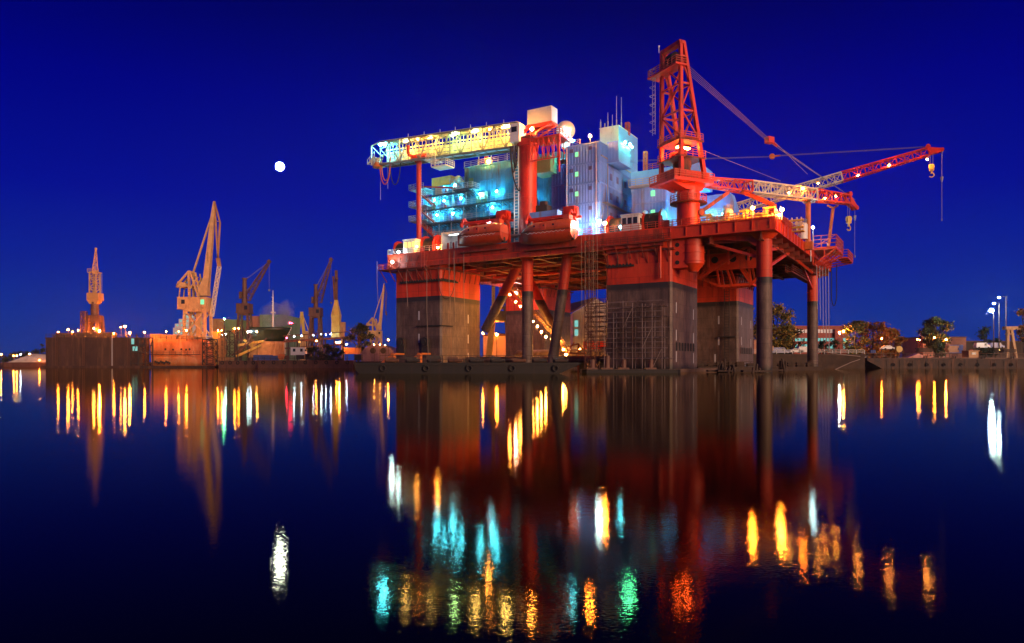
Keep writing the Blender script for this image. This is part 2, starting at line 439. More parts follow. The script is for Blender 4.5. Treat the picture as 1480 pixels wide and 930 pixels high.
def water_mat():
    m = bpy.data.materials.new('still_harbour_water'); m.use_nodes = True
    nt = m.node_tree; N = nt.nodes; L = nt.links; N.clear()
    out = N.new('ShaderNodeOutputMaterial')
    gl = N.new('ShaderNodeBsdfAnisotropic'); gl.distribution = 'BECKMANN'; gl.inputs['Roughness'].default_value = .058
    gl.inputs['Color'].default_value = (1, .93, .74, 1)
    df = N.new('ShaderNodeBsdfDiffuse'); df.inputs[0].default_value = (.0015, .002, .005, 1)
    fr = N.new('ShaderNodeFresnel'); fr.inputs[0].default_value = 1.33
    mx = N.new('ShaderNodeMixShader')
    tc = N.new('ShaderNodeNewGeometry')
    def nz(sc, det, sy=1.0):
        mp = N.new('ShaderNodeMapping'); mp.inputs['Scale'].default_value = (sc, sc * sy, sc)
        L.new(tc.outputs['Position'], mp.inputs[0])
        n = N.new('ShaderNodeTexNoise'); n.inputs['Scale'].default_value = 1; n.inputs['Detail'].default_value = det
        L.new(mp.outputs[0], n.inputs['Vector']); return n.outputs['Fac']
    b1 = N.new('ShaderNodeBump'); b1.inputs['Strength'].default_value = 1; b1.inputs['Distance'].default_value = .00045
    L.new(nz(34, 2, 1.2), b1.inputs['Height'])
    b3 = N.new('ShaderNodeBump'); b3.inputs['Strength'].default_value = 1; b3.inputs['Distance'].default_value = .0004
    L.new(nz(9, 2, 1.3), b3.inputs['Height']); L.new(b1.outputs[0], b3.inputs['Normal'])
    b2 = N.new('ShaderNodeBump'); b2.inputs['Strength'].default_value = 1; b2.inputs['Distance'].default_value = .0008
    L.new(nz(1.1, 2, 1.6), b2.inputs['Height']); L.new(b3.outputs[0], b2.inputs['Normal'])
    L.new(b2.outputs[0], gl.inputs['Normal'])
    pw = N.new('ShaderNodeMath'); pw.operation = 'POWER'; pw.inputs[1].default_value = 1.6; L.new(fr.outputs[0], pw.inputs[0]); L.new(pw.outputs[0], mx.inputs[0]); L.new(df.outputs[0], mx.inputs[1]); L.new(gl.outputs[0], mx.inputs[2])
    L.new(mx.outputs[0], out.inputs[0])
    return m
wm = MB(); wm.add([(-980, -50, 0), (980, -50, 0), (980, 740, 0), (-980, 740, 0)], [(0, 1, 2, 3)])
tag(wm.obj('water', water_mat()), kind='structure')

# moon
mb = MB(); c = P(404.5, 241, 8000); mb.ball(c, 44, 64, 40)
solo('moon', 'bright full moon alone in the deep blue evening sky', 'moon', mb, glow('moon_face', (.86, 1.0, .93), 220), W, c)

# thin evening air: gives each lamp its halo
def haze_mat():
    m = bpy.data.materials.new('evening_air'); m.use_nodes = True
    nt = m.node_tree; N = nt.nodes; L = nt.links; N.clear()
    o = N.new('ShaderNodeOutputMaterial'); v = N.new('ShaderNodeVolumePrincipled'); L.new(v.outputs[0], o.inputs['Volume'])
    v.inputs['Color'].default_value = (.95, .95, 1, 1); v.inputs['Density'].default_value = HAZE; v.inputs['Anisotropy'].default_value = .85
    return m
HAZE = .00006
if HAZE:
    mb = MB(); mb.box(-1000, -60, -3, 1000, 760, 75)
    tag(mb.obj('haze', haze_mat()), kind='stuff')
# ---------------------------------------------------------------- the platform: deck, columns, legs, braces
ZD, ZB = 23.7, 21.9
rig = thing('floating_platform', 'huge red accommodation platform standing on thick two tone columns in the harbour', 'oil platform', RIG, (0, 0, 0))
mb = MB(); mb.box(-60.5, -.8, ZB, 16.5, 59.5, ZD)
for i in range(30):
    x = -60.3 + i * 2.62
    mb.box(x, -.98, ZB + .05, x + .14, -.8, ZD - .02)
mb.box(-60.6, -1.05, ZD, 16.6, -.79, ZD + .22)
mb.box(-60.6, -1.0, ZB - .02, 16.6, -.81, ZB + .2)
for i in range(22):
    y = -.4 + i * 2.75
    mb.box(16.5, y, ZB + .05, 16.68, y + .14, ZD - .02)
deck = part(rig, 'deck', mb, [M['red']])
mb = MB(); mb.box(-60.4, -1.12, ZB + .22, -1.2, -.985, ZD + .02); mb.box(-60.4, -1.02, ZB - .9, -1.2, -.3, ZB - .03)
part(rig, 'fascia_sheet', mb, [M['deep_red']], deck)  # darker red sheet over the front deck edge
# columns
def column(x0, y0, sx=11.9, sy=14.2):
    mb = MB(); mb.chbox(x0 - sx, y0, -1, x0, y0 + sy, ZB, .35)
    c = part(rig, 'column', mb, [M['hull']])
    mb = MB()
    mb.box(x0 - sx - .5, y0 - .5, ZB - 1.6, x0 + .5, y0 + sy + .5, ZB - 1.35)   # stiffening ring under the deck
    for k in range(7):
        x = x0 - sx + .6 + k * (sx - 1.2) / 6
        mb.bar((x, y0 - .02, ZB - 3.6), (x, y0 - .48, ZB - 1.6), .12)
    for k in range(8):
        y = y0 + .6 + k * (sy - 1.2) / 7
        mb.bar((x0 + .02, y, ZB - 3.6), (x0 + .48, y, ZB - 1.6), .12)
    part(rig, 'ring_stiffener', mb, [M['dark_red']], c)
    return c
cols = [column(0, 0), column(-47.4, 0), column(0, 43.3), column(-47.4, 43.3)]
# load marks painted on the columns
def marks(c, face, lst):
    for (u, z) in lst:
        mb = MB()
        if face[0] == 'y': mb.box(u - .16, face[1] - .03, z - .9, u + .16, face[1] - .004, z + .9)
        else: mb.box(face[1] + .004, u - .16, z - .9, face[1] + .03, u + .16, z + .9)
        part(rig, 'draft_mark', mb, [M['greybox']], c)
marks(cols[0], ('x', 0), [(2.2, 10.8), (11.6, 10.2), (2.2, 6.2), (11.6, 6), (2.2, 2.6), (11.6, 2.4)])
marks(cols[2], ('x', 0), [(46, 10.8), (54.6, 10.4), (46, 6.4), (54.6, 6.2)])
marks(cols[2], ('y', 43.3), [(-4.2, 11), (-4.2, 6.4), (-5, 2.6)])
marks(cols[1], ('y', 0), [(-53, 11.2), (-53, 6.6)])
marks(cols[1], ('x', -47.4), [(9.4, 10.8), (9.4, 6.6), (9.4, 2.8)])
# row of dark scuttles low on the sides of the near columns
for c, y0 in ((cols[0], 0), (cols[2], 43.3)):
    for k in range(7):
        mb = MB(); y = y0 + 2.4 + k * 1.55
        mb.box(.004, y - .42, 3.6, .05, y + .42, 5.0)
        part(rig, 'vent', mb, [M['black']], c)
# submerged pontoons that just break the surface
for x in (0, -47.4):
    mb = MB(); mb.chbox(x - 13, -1.6, -2, x + 1.1, 60, .55, 1.0)
    part(rig, 'pontoon', mb, [M['concrete']])
# slender legs
for (x, y, r) in ((-29, 2.5, 1.06), (14.2, 2.6, 1.2), (13.4, 53.7, 1.12), (-58, 53.7, 1.1)):
    mb = MB(); mb.tube((x, y, -1), (x, y, ZB), r, n=28)
    lg = part(rig, 'leg', mb, [M['hull']])
    mb = MB(); mb.tube((x, y, ZB - .9), (x, y, ZB - .02), r + .12, r + .9, n=28)
    part(rig, 'collar', mb, [M['red']], lg)
# raking tubes under the deck
def brace(p, q, r):
    mb = MB(); mb.tube(p, q, r, n=16); part(rig, 'brace', mb, [M['hull']])
brace(rp(701, 478, 8), V((rx(752, 8), 8, ZB)), .95)
brace(V((rx(821, 3), 3, ZB)), V((rx(797, 3), 3, .3)), .95)
brace(V((rx(757, 20), 20, ZB)), rp(806, 486, 20), .95)
brace(V((-47.4, 30, 3.3)), V((-12, 30, 3.3)), 1.35)
brace(V((-47.4, 9, 2.2)), V((-12, 9, 2.2)), .7)
# girders seen from below
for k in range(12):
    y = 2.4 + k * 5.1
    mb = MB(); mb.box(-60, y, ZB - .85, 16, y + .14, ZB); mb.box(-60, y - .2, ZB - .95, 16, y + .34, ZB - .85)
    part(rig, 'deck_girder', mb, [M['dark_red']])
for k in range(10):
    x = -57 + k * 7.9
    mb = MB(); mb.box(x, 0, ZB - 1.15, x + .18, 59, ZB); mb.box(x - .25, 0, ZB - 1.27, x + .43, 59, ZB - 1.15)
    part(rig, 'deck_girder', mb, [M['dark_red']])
# pipes under the deck
for (y, z, r) in ((6, 20.3, .18), (17, 20.1, .25), (28.5, 20.2, .2), (31, 20.2, .15)):
    mb = MB(); mb.tube((-46, y, z), (-12.6, y, z), r, n=8); part(rig, 'pipe', mb, [M['rail_red']])
# crane foundation beside the near column
mb = MB(); cx_, cy_ = 3.1, 1.7
mb.tube((cx_, cy_, 17.8), (cx_, cy_, ZB - .1), 1.75, n=28)
mb.lathe((cx_, cy_, 0), [(.75, 16.6), (1.75, 17.8)], 28)
mb.tube((cx_, cy_, 16.55), (cx_, cy_, 16.62), .75, n=28)
for z in (18.2, 19.6, 20.9): mb.tube((cx_, cy_, z), (cx_, cy_, z + .12), 1.9, n=28)
mb.box(.0, .25, 17.2, cx_ - .6, .55, ZB - .1); mb.box(.0, 2.9, 17.2, cx_ - .6, 3.2, ZB - .1)
for z in (17.25, 18.8, 20.3): mb.box(0, .35, z, cx_ - .5, 3.1, z + .12)
ped = part(rig, 'crane_foundation', mb, [M['red']])
for z in (18.1, 19.6, 21.0):
    mb = MB(); mb.tube((.85, .20, z), (.85, .262, z), .36, n=18); part(rig, 'lightening_hole', mb, [M['black']], ped)
# holed web plates deeper under the deck
mb = MB(); mb.box(1.0, 14.6, 18.2, 11, 14.9, ZB)
web = part(rig, 'web_plate', mb, [M['red']])
for x in (3.0, 6.2, 9.0):
    mb = MB(); mb.tube((x, 14.55, 20.1), (x, 14.61, 20.1), .62, n=20); part(rig, 'lightening_hole', mb, [M['black']], web)
# hanging truss between the near leg and the far column
mb = MB(); yt = 26
B0, B1 = rp(1040, 414, yt), rp(1086, 411, yt)
A0, A1 = rp(1009, 402, yt), rp(1097, 400, yt)
for dy in (0, 3.2):
    o = V((0, dy, 0))
    T = [V((rx(p, yt), yt + dy, ZB)) for p in (1034, 1046, 1060, 1080, 1092)]
    mb.bar(B0 + o, B1 + o, .5); mb.bar(B0 + o, A0 + o, .45); mb.bar(B1 + o, A1 + o, .45)
    mb.bar(A0 + o, V((A0.x, yt + dy, ZB)), .4); mb.bar(A1 + o, V((A1.x, yt + dy, ZB)), .4)
    mb.bar(B0 + o, T[0], .35); mb.bar(B0.lerp(B1, .4) + o, T[1], .35); mb.bar(B1 + o, T[2], .45); mb.bar(B1 + o, T[3], .35); mb.bar(A1 + o, T[4], .35)
    mb.bar(A0 + o, T[0], .3)
for p in (B0, B1, A0, A1): mb.bar(p, p + V((0, 3.2, 0)), .4)
part(rig, 'underdeck_truss', mb, [M['red']])
mb = MB()
for a, b, w in (((14.2, 2.6, 19.4), (14.2, 16, ZB - .4), .5), ((14.2, 2.6, 16.4), (14.2, 22, ZB - .4), .5), ((13.4, 53.7, 17.5), (13.4, 40, ZB - .4), .5), ((14.2, 2.6, 18), (4.5, 2.6, ZB - .4), .45)):
    mb = MB(); mb.bar(a, b, w); part(rig, 'knee_brace', mb, [M['red']])
for (a, b, yy) in (((1047, 332), (1094, 367), 9), ((1079, 357), (1014, 401), 12), ((1120, 350), (1175, 395), 30)):
    mb = MB(); mb.bar(rp(a[0], a[1], yy), rp(b[0], b[1], yy), .42); part(rig, 'diagonal_brace', mb, [M['red']])
for x in (3.2, 6.6, 10.0, 13.4):
    mb = MB(); mb.bar((x, 10, ZB - .2), (x, 10, 17.9 + .1 * x), .32); part(rig, 'hanger', mb, [M['red']])
# inclined haunch plate that carries the near corner of the deck
mb = MB(); mb.prism([(-.2, ZB), (13.2, ZB), (13.2, 19.9), (11.6, 20.9), (8, 21.4), (4.9, 21.5)], 1.9, 2.2)
part(rig, 'haunch_plate', mb, [M['red']])
# hanging catwalk between the two end legs
mb = MB(); zc = rz(404, 13, 46)
mb.box(12.2, 30, zc - .2, 13.4, 52.4, zc)
mb.rail([(12.2, 30, zc), (12.2, 52.4, zc)], 1.2, 2); mb.rail([(13.4, 30, zc), (13.4, 52.4, zc)], 1.2, 2)
for y in (31, 38, 45, 51): mb.bar((13.4, y, zc), (13.4, y, ZB), .12); mb.bar((12.2, y, zc), (12.2, y, ZB), .12)
part(rig, 'hanging_catwalk', mb, [M['dark_red']])
# outboard work platform at the deck end
mb = MB()
mb.box(16.7, 33, ZD - .5, 20.8, 43, ZD)
mb.box(20.8, 35, 21.5, 22.6, 43, 21.7)
for y in (33.2, 36.3, 39.5, 42.8):
    mb.bar((16.7, y, 20.4), (20.7, y, ZD - .5), .3); mb.bar((16.7, y, 20.5), (16.7, y, ZD - .4), .3)
    mb.bar((18.7, y, 22), (18.7, y, ZD - .5), .22)
    mb.bar((16.7, y, 20.6), (22.5, y, 21.5), .22)
for z0 in (20.5, 22.1): mb.bar((16.8, 33.2, z0), (16.8, 42.8, z0), .28)
mb.bar((18.7, 33.2, 22), (18.7, 42.8, 22), .25)
pf = part(rig, 'work_platform', mb, [M['red']])
mb = MB()
mb.rail([(16.8, 33, ZD), (20.8, 33, ZD), (20.8, 43, ZD), (16.8, 43, ZD)], 2.2, 1.4, .12, 3)
mb.rail([(20.8, 35, 21.7), (22.6, 35, 21.7), (22.6, 43, 21.7)], 1.5, 1.2, .1, 3)
for p, q in (((16.8, 33, ZD), (20.8, 33, ZD + 2.2)), ((20.8, 33, ZD), (20.8, 38, ZD + 2.2)), ((20.8, 43, ZD), (20.8, 38, ZD + 2.2))): mb.bar(p, q, .13)
part(rig, 'railing', mb, [M['rail_red']], pf)
# deck edge railings
mb = MB(); mb.rail([(-1, -.9, ZD + .2), (16.4, -.9, ZD + .2)], 1.1, 1.5, .08); mb.rail([(16.5, -.9, ZD + .2), (16.5, 33, ZD + .2)], 1.1, 1.5, .08)
part(rig, 'railing', mb, [M['rail_red']])
mb = MB(); mb.rail([(-20, -.9, ZD + .2), (-1, -.9, ZD + .2)], 1.1, 1.5, .08)
part(rig, 'railing', mb, [M['rail_red']])
mb = MB(); mb.rail([(-60.4, -.9, ZD + .2), (-47, -.9, ZD + .2)], 1.1, 1.4, .08); mb.rail([(-60.5, -.9, ZD + .2), (-60.5, 30, ZD + .2)], 1.1, 1.6, .08)
part(rig, 'railing', mb, [M['steel']])
# side gallery round the far corner column
mb = MB(); zg = 20.6
mb.box(-61.9, -2.2, zg, -49.5, -.85, zg + .18); mb.box(-61.9, -2.2, zg, -60.6, 20, zg + .178)
for k in range(6):
    x = -61.5 + k * 2.3
    mb.bar((x, -2.1, zg), (x, -.05, zg - 2.2), .16)
    if k: mb.bar((x, -1.0, ZD - .3), (x + .3, -2.1, zg + .2), .14)
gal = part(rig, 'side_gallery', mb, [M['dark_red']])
mb = MB(); mb.rail([(-61.9, 18, zg + .18), (-61.9, -2.2, zg + .18), (-49.5, -2.2, zg + .18)], 1.1, 1.3, .09)
part(rig, 'railing', mb, [M['rail_red']], gal)
mb = MB()
for s in (-.35, .35): mb.bar((-50.2 + s, -2.3, zg - .2), (-50.2 + s, -2.3, ZD + .9), .09)
for k in range(11): mb.bar((-50.55, -2.3, zg + .1 + k * .34), (-49.85, -2.3, zg + .1 + k * .34), .07)
for k in range(4): mb.bar((-50.2, -2.2, zg + .5 + k * .8), (-49.2, -2.2, zg + .3 + k * .8), .1)
part(rig, 'ladder', mb, [M['rail_red']])
# gallery below the deck over the near column
mb = MB(); mb.box(-12.2, -1.6, 21.5, .4, -1.1, 21.66); mb.rail([(-12.2, -1.6, 21.66), (.4, -1.6, 21.66)], 1.1, 1.3, .08)
for k in range(6): mb.bar((-11.8 + k * 2.3, -1.5, 21.5), (-11.8 + k * 2.3, -.02, 19.3), .13)
part(rig, 'side_gallery', mb, [M['dark_red']])
mb = MB(); mb.path([(-1.6, -.3, 21.6), (-1.8, -.5, 21), (-1.8, -.5, 15.6)], .2, 8); part(rig, 'drain_pipe', mb, [M['red']])
# cat-walk strip of anodes painted dark on the columns
for pts in ([(-57.5, -.35, 18), (-47.0, -.35, 18), (-46.95, 5, 18)], [(-11.6, -.3, 18.1), (-6.5, -.3, 18.1)]):
    mb = MB()
    for p, q in zip(pts[:-1], pts[1:]): mb.bar(p, q, .3)
    for p, q in zip(pts[:-1], pts[1:]):
        n = int((V(q) - V(p)).length / .6)
        for k in range(n):
            c = V(p).lerp(V(q), k / n); mb.cbox((c.x, c.y, c.z + .2), .28, .28, .35)
    part(rig, 'chafing_strip', mb, [M['black']])
for pts in ([(-53.5, -.25, 9.0), (-47.2, -.25, 9.0), (-47.15, 3.5, 9.0)],):
    mb = MB()
    for p, q in zip(pts[:-1], pts[1:]): mb.bar(p, q, .22)
    part(rig, 'chafing_strip', mb, [M['black']])
# vertical column ladder at the far column
mb = MB()
for s in (-.5, .5): mb.bar((-2.3 + s, 42.7, .6), (-2.3 + s, 42.7, 20), .14)
for k in range(32): mb.bar((-2.8, 42.7, .9 + k * .6), (-1.8, 42.7, .9 + k * .6), .09)
mb.box(-4, 42.2, 7.2, -.4, 43.2, 7.4)
part(rig, 'ladder', mb, [M['dark']])
# fairleads low on the far corner column, with orange chain stoppers at its foot
for (x, z) in ((-57.4, 5.8), (-51.2, 5.8)):
    mb = MB(); mb.tube((x, -.02, z), (x, -.7, z), 1.0, n=18); mb.tube((x, -.7, z), (x, -.95, z), .55, n=14); mb.box(x - .9, -.5, z - 2.2, x + .9, -.02, z - .2)
    part(rig, 'fairlead', mb, [M['dark']])
for x in (-57.8, -51.0):
    mb = MB(); mb.prism([(x - 1.3, .6), (x + .9, .6), (x + .9, 3.4), (x + .2, 3.6)], -3.2, -2.6); mb.bar((x + .4, -2.9, 3.2), (x - 3.4, -3.2, .7), .5); mb.bar((x + .9, -2.9, 3.4), (x + .9, -.1, 3.4), .35)
    part(rig, 'chain_stopper', mb, [M['orange']])
# hawsers and hoses hanging down from the deck edge
for (x, y, z0, z1) in ((-55.2, -1.3, 23.6, 13), (-50, -1.3, 21, 3), (-44.5, -1.3, 23.4, 12), (-43.3, -1.3, 23.4, 9.6), (-41, -1.3, 23.2, 8), (-62.1, -2.4, 22.6, 14.0)):
    mb = MB(); mb.path([(x, y, z0), (x + .1, y - .1, (z0 + z1) / 2), (x + .35, y, z1)], .05, 5); part(rig, 'hanging_rope', mb, [M['rope']])
mb = MB()
pts = [(-45.6 + 1.6 * math.cos(PI + PI * t / 12) * 1.2, -.6, 17.6 - 3.4 * math.sin(PI * t / 12)) for t in range(13)]
mb.path([(pts[0][0], -.6, 21.6)] + pts + [(pts[-1][0], -.6, 21.6)], .07, 5); part(rig, 'hanging_rope', mb, [M['dark']])
for k in range(5):
    x = 17.2 + k * .35
    mb = MB(); mb.path([(x, 34 + k * 1.3, 20.4), (x + .1, 34 + k * 1.3, 12 - k * 2)], .06, 5); part(rig, 'hanging_rope', mb, [M['wire']])
mb = MB(); mb.path([(19.5 + .5 * math.cos(PI + PI * t / 10), 40, 15.5 - 2.6 * math.sin(PI * t / 10)) for t in range(11)] , .1, 6)
mb.path([(19.0, 40, 15.5), (19.0, 40, 20.5)], .1, 6); mb.path([(20.0, 40, 15.5), (20.0, 40, 21.2)], .1, 6)
part(rig, 'hanging_hose', mb, [M['black']])
# boom rest on the deck end
mb = MB(); mb.tube((17.1, 25, 22.2), (17.1, 25, 31.0), .46, n=16); mb.box(16.6, 24.3, 22.2, 17.9, 25.7, 23.6)
mb.box(16.2, 23.6, 30.9, 18.1, 26.6, 31.15); mb.bar((16.9, 25.6, 23.8), (16.9, 25.6, 30), .2)
br = part(rig, 'boom_rest', mb, [M['orange']])
mb = MB(); mb.tube((19.2, 34.5, ZD), (20.2, 33.6, 31.2), .3, n=10); mb.bar((20.2, 33.6, 31.0), (19.2, 33.2, 31.6), .3); mb.bar((20.2, 33.6, 31.0), (20.9, 34.4, 31.6), .3)
part(rig, 'boom_rest', mb, [M['orange']])
mb = MB(); a = rp(1117, 315, 5); mb.tube((a.x, 5, ZD), (a.x, 5, rz(296, a.x, 5)), .6, n=14)
mb.bar(rp(1072, 277, 5), rp(1118, 297, 5), .7)
part(rig, 'boom_rest', mb, [M['dark_red']])
# ---------------------------------------------------------------- things that stand on the deck
def ribs_x(mb, x0, x1, y, z0, z1, sp=.62, d=.1, w=.2):        # upright corrugations on a wall facing -y
    n = int((x1 - x0) / sp)
    for k in range(n + 1):
        x = x0 + .08 + k * (x1 - x0 - .16 - w) / max(1, n)
        mb.box(x, y - d, z0, x + w, y, z1)
def ribs_y(mb, x, y0, y1, z0, z1, sp=.62, d=.1, w=.2):        # on a wall facing +x
    n = int((y1 - y0) / sp)
    for k in range(n + 1):
        y = y0 + .08 + k * (y1 - y0 - .16 - w) / max(1, n)
        mb.box(x, y, z0, x + d, y + w, z1)
def bulb(mb, c, r=.2, i=1):
    """small bulkhead lamp: housing behind, bright lens in front (material slot i)"""
    mb.mat(0).cbox((c[0], c[1] + .12, c[2] + .1), r * 2.2, .2, r * 1.6)
    mb.mat(i).ball((c[0], c[1] - .1, c[2]), r, 8, 6); mb.mat(0)

# ---- long accommodation house with outside galleries
YA = 12.0
acc = thing('accommodation_house', 'long teal accommodation house with galleries, bulkhead lamps and a yellow domed roof', 'accommodation building', RIG, (-40, YA, ZD))
xL, xM, xR = rx(625, YA), rx(673, YA), rx(812, YA)
zR1, zR2 = 40.3, rz(240, rx(700, YA), YA)
mb = MB(); mb.box(xL, YA, ZD, xM, 30, zR1); ribs_x(mb, xL, xM, YA, ZD, zR1, 1.3, .08, .16)
mb.box(xL - .15, YA - .15, zR1, xM, 30, zR1 + .2)
part(acc, 'lower_house', mb, [M['teal']])
mb = MB(); mb.box(xM, YA - .4, ZD, xR, 30, zR2); ribs_x(mb, xM, xR, YA - .4, ZD, zR2, 1.25, .09, .18)
mb.box(xM - .15, YA - .6, zR2, xR, 30, zR2 + .2); mb.box(xM + 4, YA - .62, zR2 - 3.3, xM + 7.2, YA - .4, zR2 - .9)
part(acc, 'upper_house', mb, [M['teal']])
zW = [28.9, 31.9, 34.9, 37.9]
for i, z in enumerate(zW):
    x1 = rx(690, YA) if i == 3 else rx(752, YA)
    mb = MB(); mb.box(xL - 1.2, YA - 2.3, z - .16, x1, YA - .42, z)
    n = int((x1 - xL) / .8)
    for k in range(n):
        x = xL + k * (x1 - xL) / n
        mb.bar((x, YA - 2.3, z - .2), (x + .2, YA - .45, z - .75), .12)
    mb.box(xL - 1.2, YA - 2.42, z - .28, x1, YA - 2.3, z + .08)
    g = part(acc, 'gallery', mb, [M['grate']])
    mb = MB(); mb.rail([(xL - 1.2, YA - 2.34, z), (x1, YA - 2.34, z)], 1.1, 1.45, .075)
    for k in range(0, n, 4):
        x = xL + .4 + k * (x1 - xL) / n
        mb.bar((x, YA - 2.34, z - 3 + .1), (x, YA - 2.34, z), .11)
    part(acc, 'railing', mb, [M['steel']], g)
# raised balcony at the upper house
xa, xb = rx(668, YA), rx(695, YA); zb = rz(275, xa, YA - 3)
mb = MB(); mb.box(xa, YA - 3.3, zb - .18, xb, YA - .42, zb)
for k in range(7):
    x = xa + .2 + k * (xb - xa - .4) / 6
    mb.bar((x, YA - 3.2, zb - .2), (x, YA - .45, zb - 1.2), .13)
bl = part(acc, 'balcony', mb, [M['grate']])
mb = MB(); mb.rail([(xa, YA - .5, zb), (xa, YA - 3.3, zb), (xb, YA - 3.3, zb), (xb, YA - .5, zb)], 1.15, 1.2, .09)
part(acc, 'railing', mb, [M['steel']], bl)
# roof edge railings
mb = MB(); mb.rail([(rx(650, YA), YA, zR1 + .2), (xM - .3, YA, zR1 + .2)], 1.1, 1.5, .08); mb.rail([(xM, YA - .5, zR2 + .2), (rx(742, YA), YA - .5, zR2 + .2)], 1.15, 1.6, .1)
part(acc, 'railing', mb, [M['steel']])
# doors, signs and lockers along the galleries
for (px, z, c) in ((659, 37.9, 'w'), (642, 37.9, 't'), (629, 34.9, 'g'), (666, 34.9, 't'), (643, 34.9, 't'), (694, 34.9, 'g'), (703, 34.9, 'g'), (655, 31.9, 't'), (712, 31.9, 't'), (683, 38.9, 'g')):
    x = rx(px, YA)
    mb = MB(); mb.box(x - .55, YA - .62, z, x + .55, YA - .5, z + 2.05)
    dr = part(acc, 'door', mb, [{'w': M['white'], 't': M['violet'], 'g': M['green']}[c]])
    mb = MB(); mb.cbox((x + .38, YA - .66, z + 1.0), .12, .08, .12); part(acc, 'handle', mb, [M['steel']], dr)
for px, py in ((634, 277), (699, 283)):
    p = rp(px, py, YA - .7); mb = MB(); mb.box(p.x - .9, YA - .75, p.z - .8, p.x + .9, YA - .52, p.z + .8)
    part(acc, 'notice_board', mb, [M['ivory']])
for px, py in ((645, 276), (644, 300)):
    p = rp(px, py, YA - .8); mb = MB(); mb.tube((p.x, p.y, p.z - .4), (p.x, p.y, p.z + .4), .3, n=10)
    part(acc, 'fire_bottle', mb, [M['crane_red']])
for (px, py, y) in ((642, 271.6, 11.6), (658, 268, 11.4), (628, 290, 11.6), (642.6, 291, 11.6), (666.4, 287, 11.4), (694, 281, 11.1), (718, 276.8, 11.1), (712, 300, 11.1), (655, 309, 11.4), (632, 311, 11.6), (720, 309.7, 10.4), (775, 296.5, 10.6), (609, 283, 14), (612, 302, 14)):
    mb = MB(); bulb(mb, rp(px, py, y), .2)
    part(acc, 'bulkhead_lamp', mb, [M['steel'], M['g_cyan']])
# yellow deck house, satellite domes and mast on the roof
mb = MB(); p, q = rp(624, 262, YA + 3), rp(652, 258, YA + 3); mb.box(p.x, YA + 3, zR1 + .2, q.x, YA + 8, p.z + .6)
part(acc, 'roof_locker', mb, [M['yellow']])
p = rp(662.5, 262, YA + 2); mb = MB()
mb.lathe((p.x, p.y, p.z - 2.0), [(.5, -.2), (.5, .7), (1.0, 1.0), (1.0, 2.0), (.92, 2.5), (.7, 2.9), (.35, 3.12), (0.01, 3.18)], 20)
part(acc, 'satellite_dome', mb, [M['ivory']])
p = rp(703, 232, YA + 1); mb = MB(); mb.tube((p.x, p.y, zR2 + .2), (p.x, p.y, p.z + 1.2), .5, .42, n=12); mb.tube((p.x, p.y, p.z + 1.2), (p.x, p.y, p.z + 1.8), .6, .35, n=12); mb.bar((p.x - .8, p.y, p.z + 2.1), (p.x + .8, p.y, p.z + 1.9), .3)
part(acc, 'funnel', mb, [M['crane_red']])
for (px, ptop) in ((692, 217), (710, 216), (733, 218)):
    p = rp(px, ptop, YA + .5); mb = MB(); mb.tube((p.x, p.y, zR2), (p.x, p.y, p.z), .14, .06, n=6); part(acc, 'whip_antenna', mb, [M['white']])
p = rp(708.5, 242, YA); mb = MB(); bulb(mb, (p.x, YA - .6, zR2 + .5), .3); part(acc, 'bulkhead_lamp', mb, [M['steel'], M['g_warm']])
# outside stairs at the end
for (a, b) in (((603, 277), (625, 297)), ((603, 301), (627, 322)), ((604, 322), (627, 343))):
    pa, pb = rp(a[0], a[1], YA - 3.2), rp(b[0], b[1], YA - 3.2)
    mb = MB(); mb.stair(pa, pb, 1.2, 12); part(acc, 'outside_stair', mb, [M['rail_red']])
for py in (276, 300, 321):
    p = rp(600, py, YA - 2); mb = MB(); mb.box(p.x - .8, YA - 3.2, p.z - .15, xL + .5, YA + 2, p.z); mb.rail([(xL, YA - 3.2, p.z), (p.x - .8, YA - 3.2, p.z), (p.x - .8, YA + 2, p.z)], 1.1, 1.2, .09)
    part(acc, 'landing', mb, [M['steel']])
mb = MB(); p = rp(604, 270, YA); mb.box(p.x - .3, YA + 2.2, ZD, xL, YA + 9, 39); part(acc, 'stair_house', mb, [M['teal']])
mb = MB(); mb.bar(rp(607, 270, YA - 3), rp(658, 272, YA - 3), .28); part(acc, 'lifting_beam', mb, [M['crane_red']])

# ---- block of stacked cabin modules
YT = 5.0
tw = thing('cabin_block', 'tall pale blue block of stacked ribbed cabins below the white dome', 'cabin block', RIG, (rx(866, YT), YT, ZD))
x0, x1 = rx(817.6, YT), rx(866, YT); zt = rz(204, x1, YT); y1 = YT + 16
nz = 5; dz = (zt - ZD) / nz
for k in range(nz):
    mb = MB(); za, zb_ = ZD + k * dz, ZD + (k + 1) * dz - .1
    mb.box(x0, YT, za, x1, y1, zb_); ribs_x(mb, x0, x1, YT, za + .15, zb_ - .15); ribs_y(mb, x1, YT, y1, za + .15, zb_ - .15)
    mb.box(x0 - .04, YT - .13, zb_ - .12, x1 + .13, y1, zb_ + .09)
    mod = part(tw, 'cabin_module', mb, [M['blue']])
    if k >= 1:
        mb = MB(); xx = rx(834, YT); zz = za + dz * .5
        mb.box(xx - .42, YT - .16, zz - .5, xx + .42, YT - .05, zz + .5)
        wf = part(tw, 'window', mb, [M['steel']], mod)
        mb = MB(); mb.box(xx - .34, YT - .18, zz - .42, xx + .34, YT - .165, zz + .42)
        part(tw, 'pane', mb, [M['w_yel'] if k == 1 else M['w_green']], mod)
        for yy in (YT + 5.2, YT + 8.2, YT + 12):
            mb = MB(); mb.box(x1 + .03, yy - .45, zz - .6, x1 + .16, yy + .45, zz + .6); part(tw, 'window', mb, [M['violet']], mod)
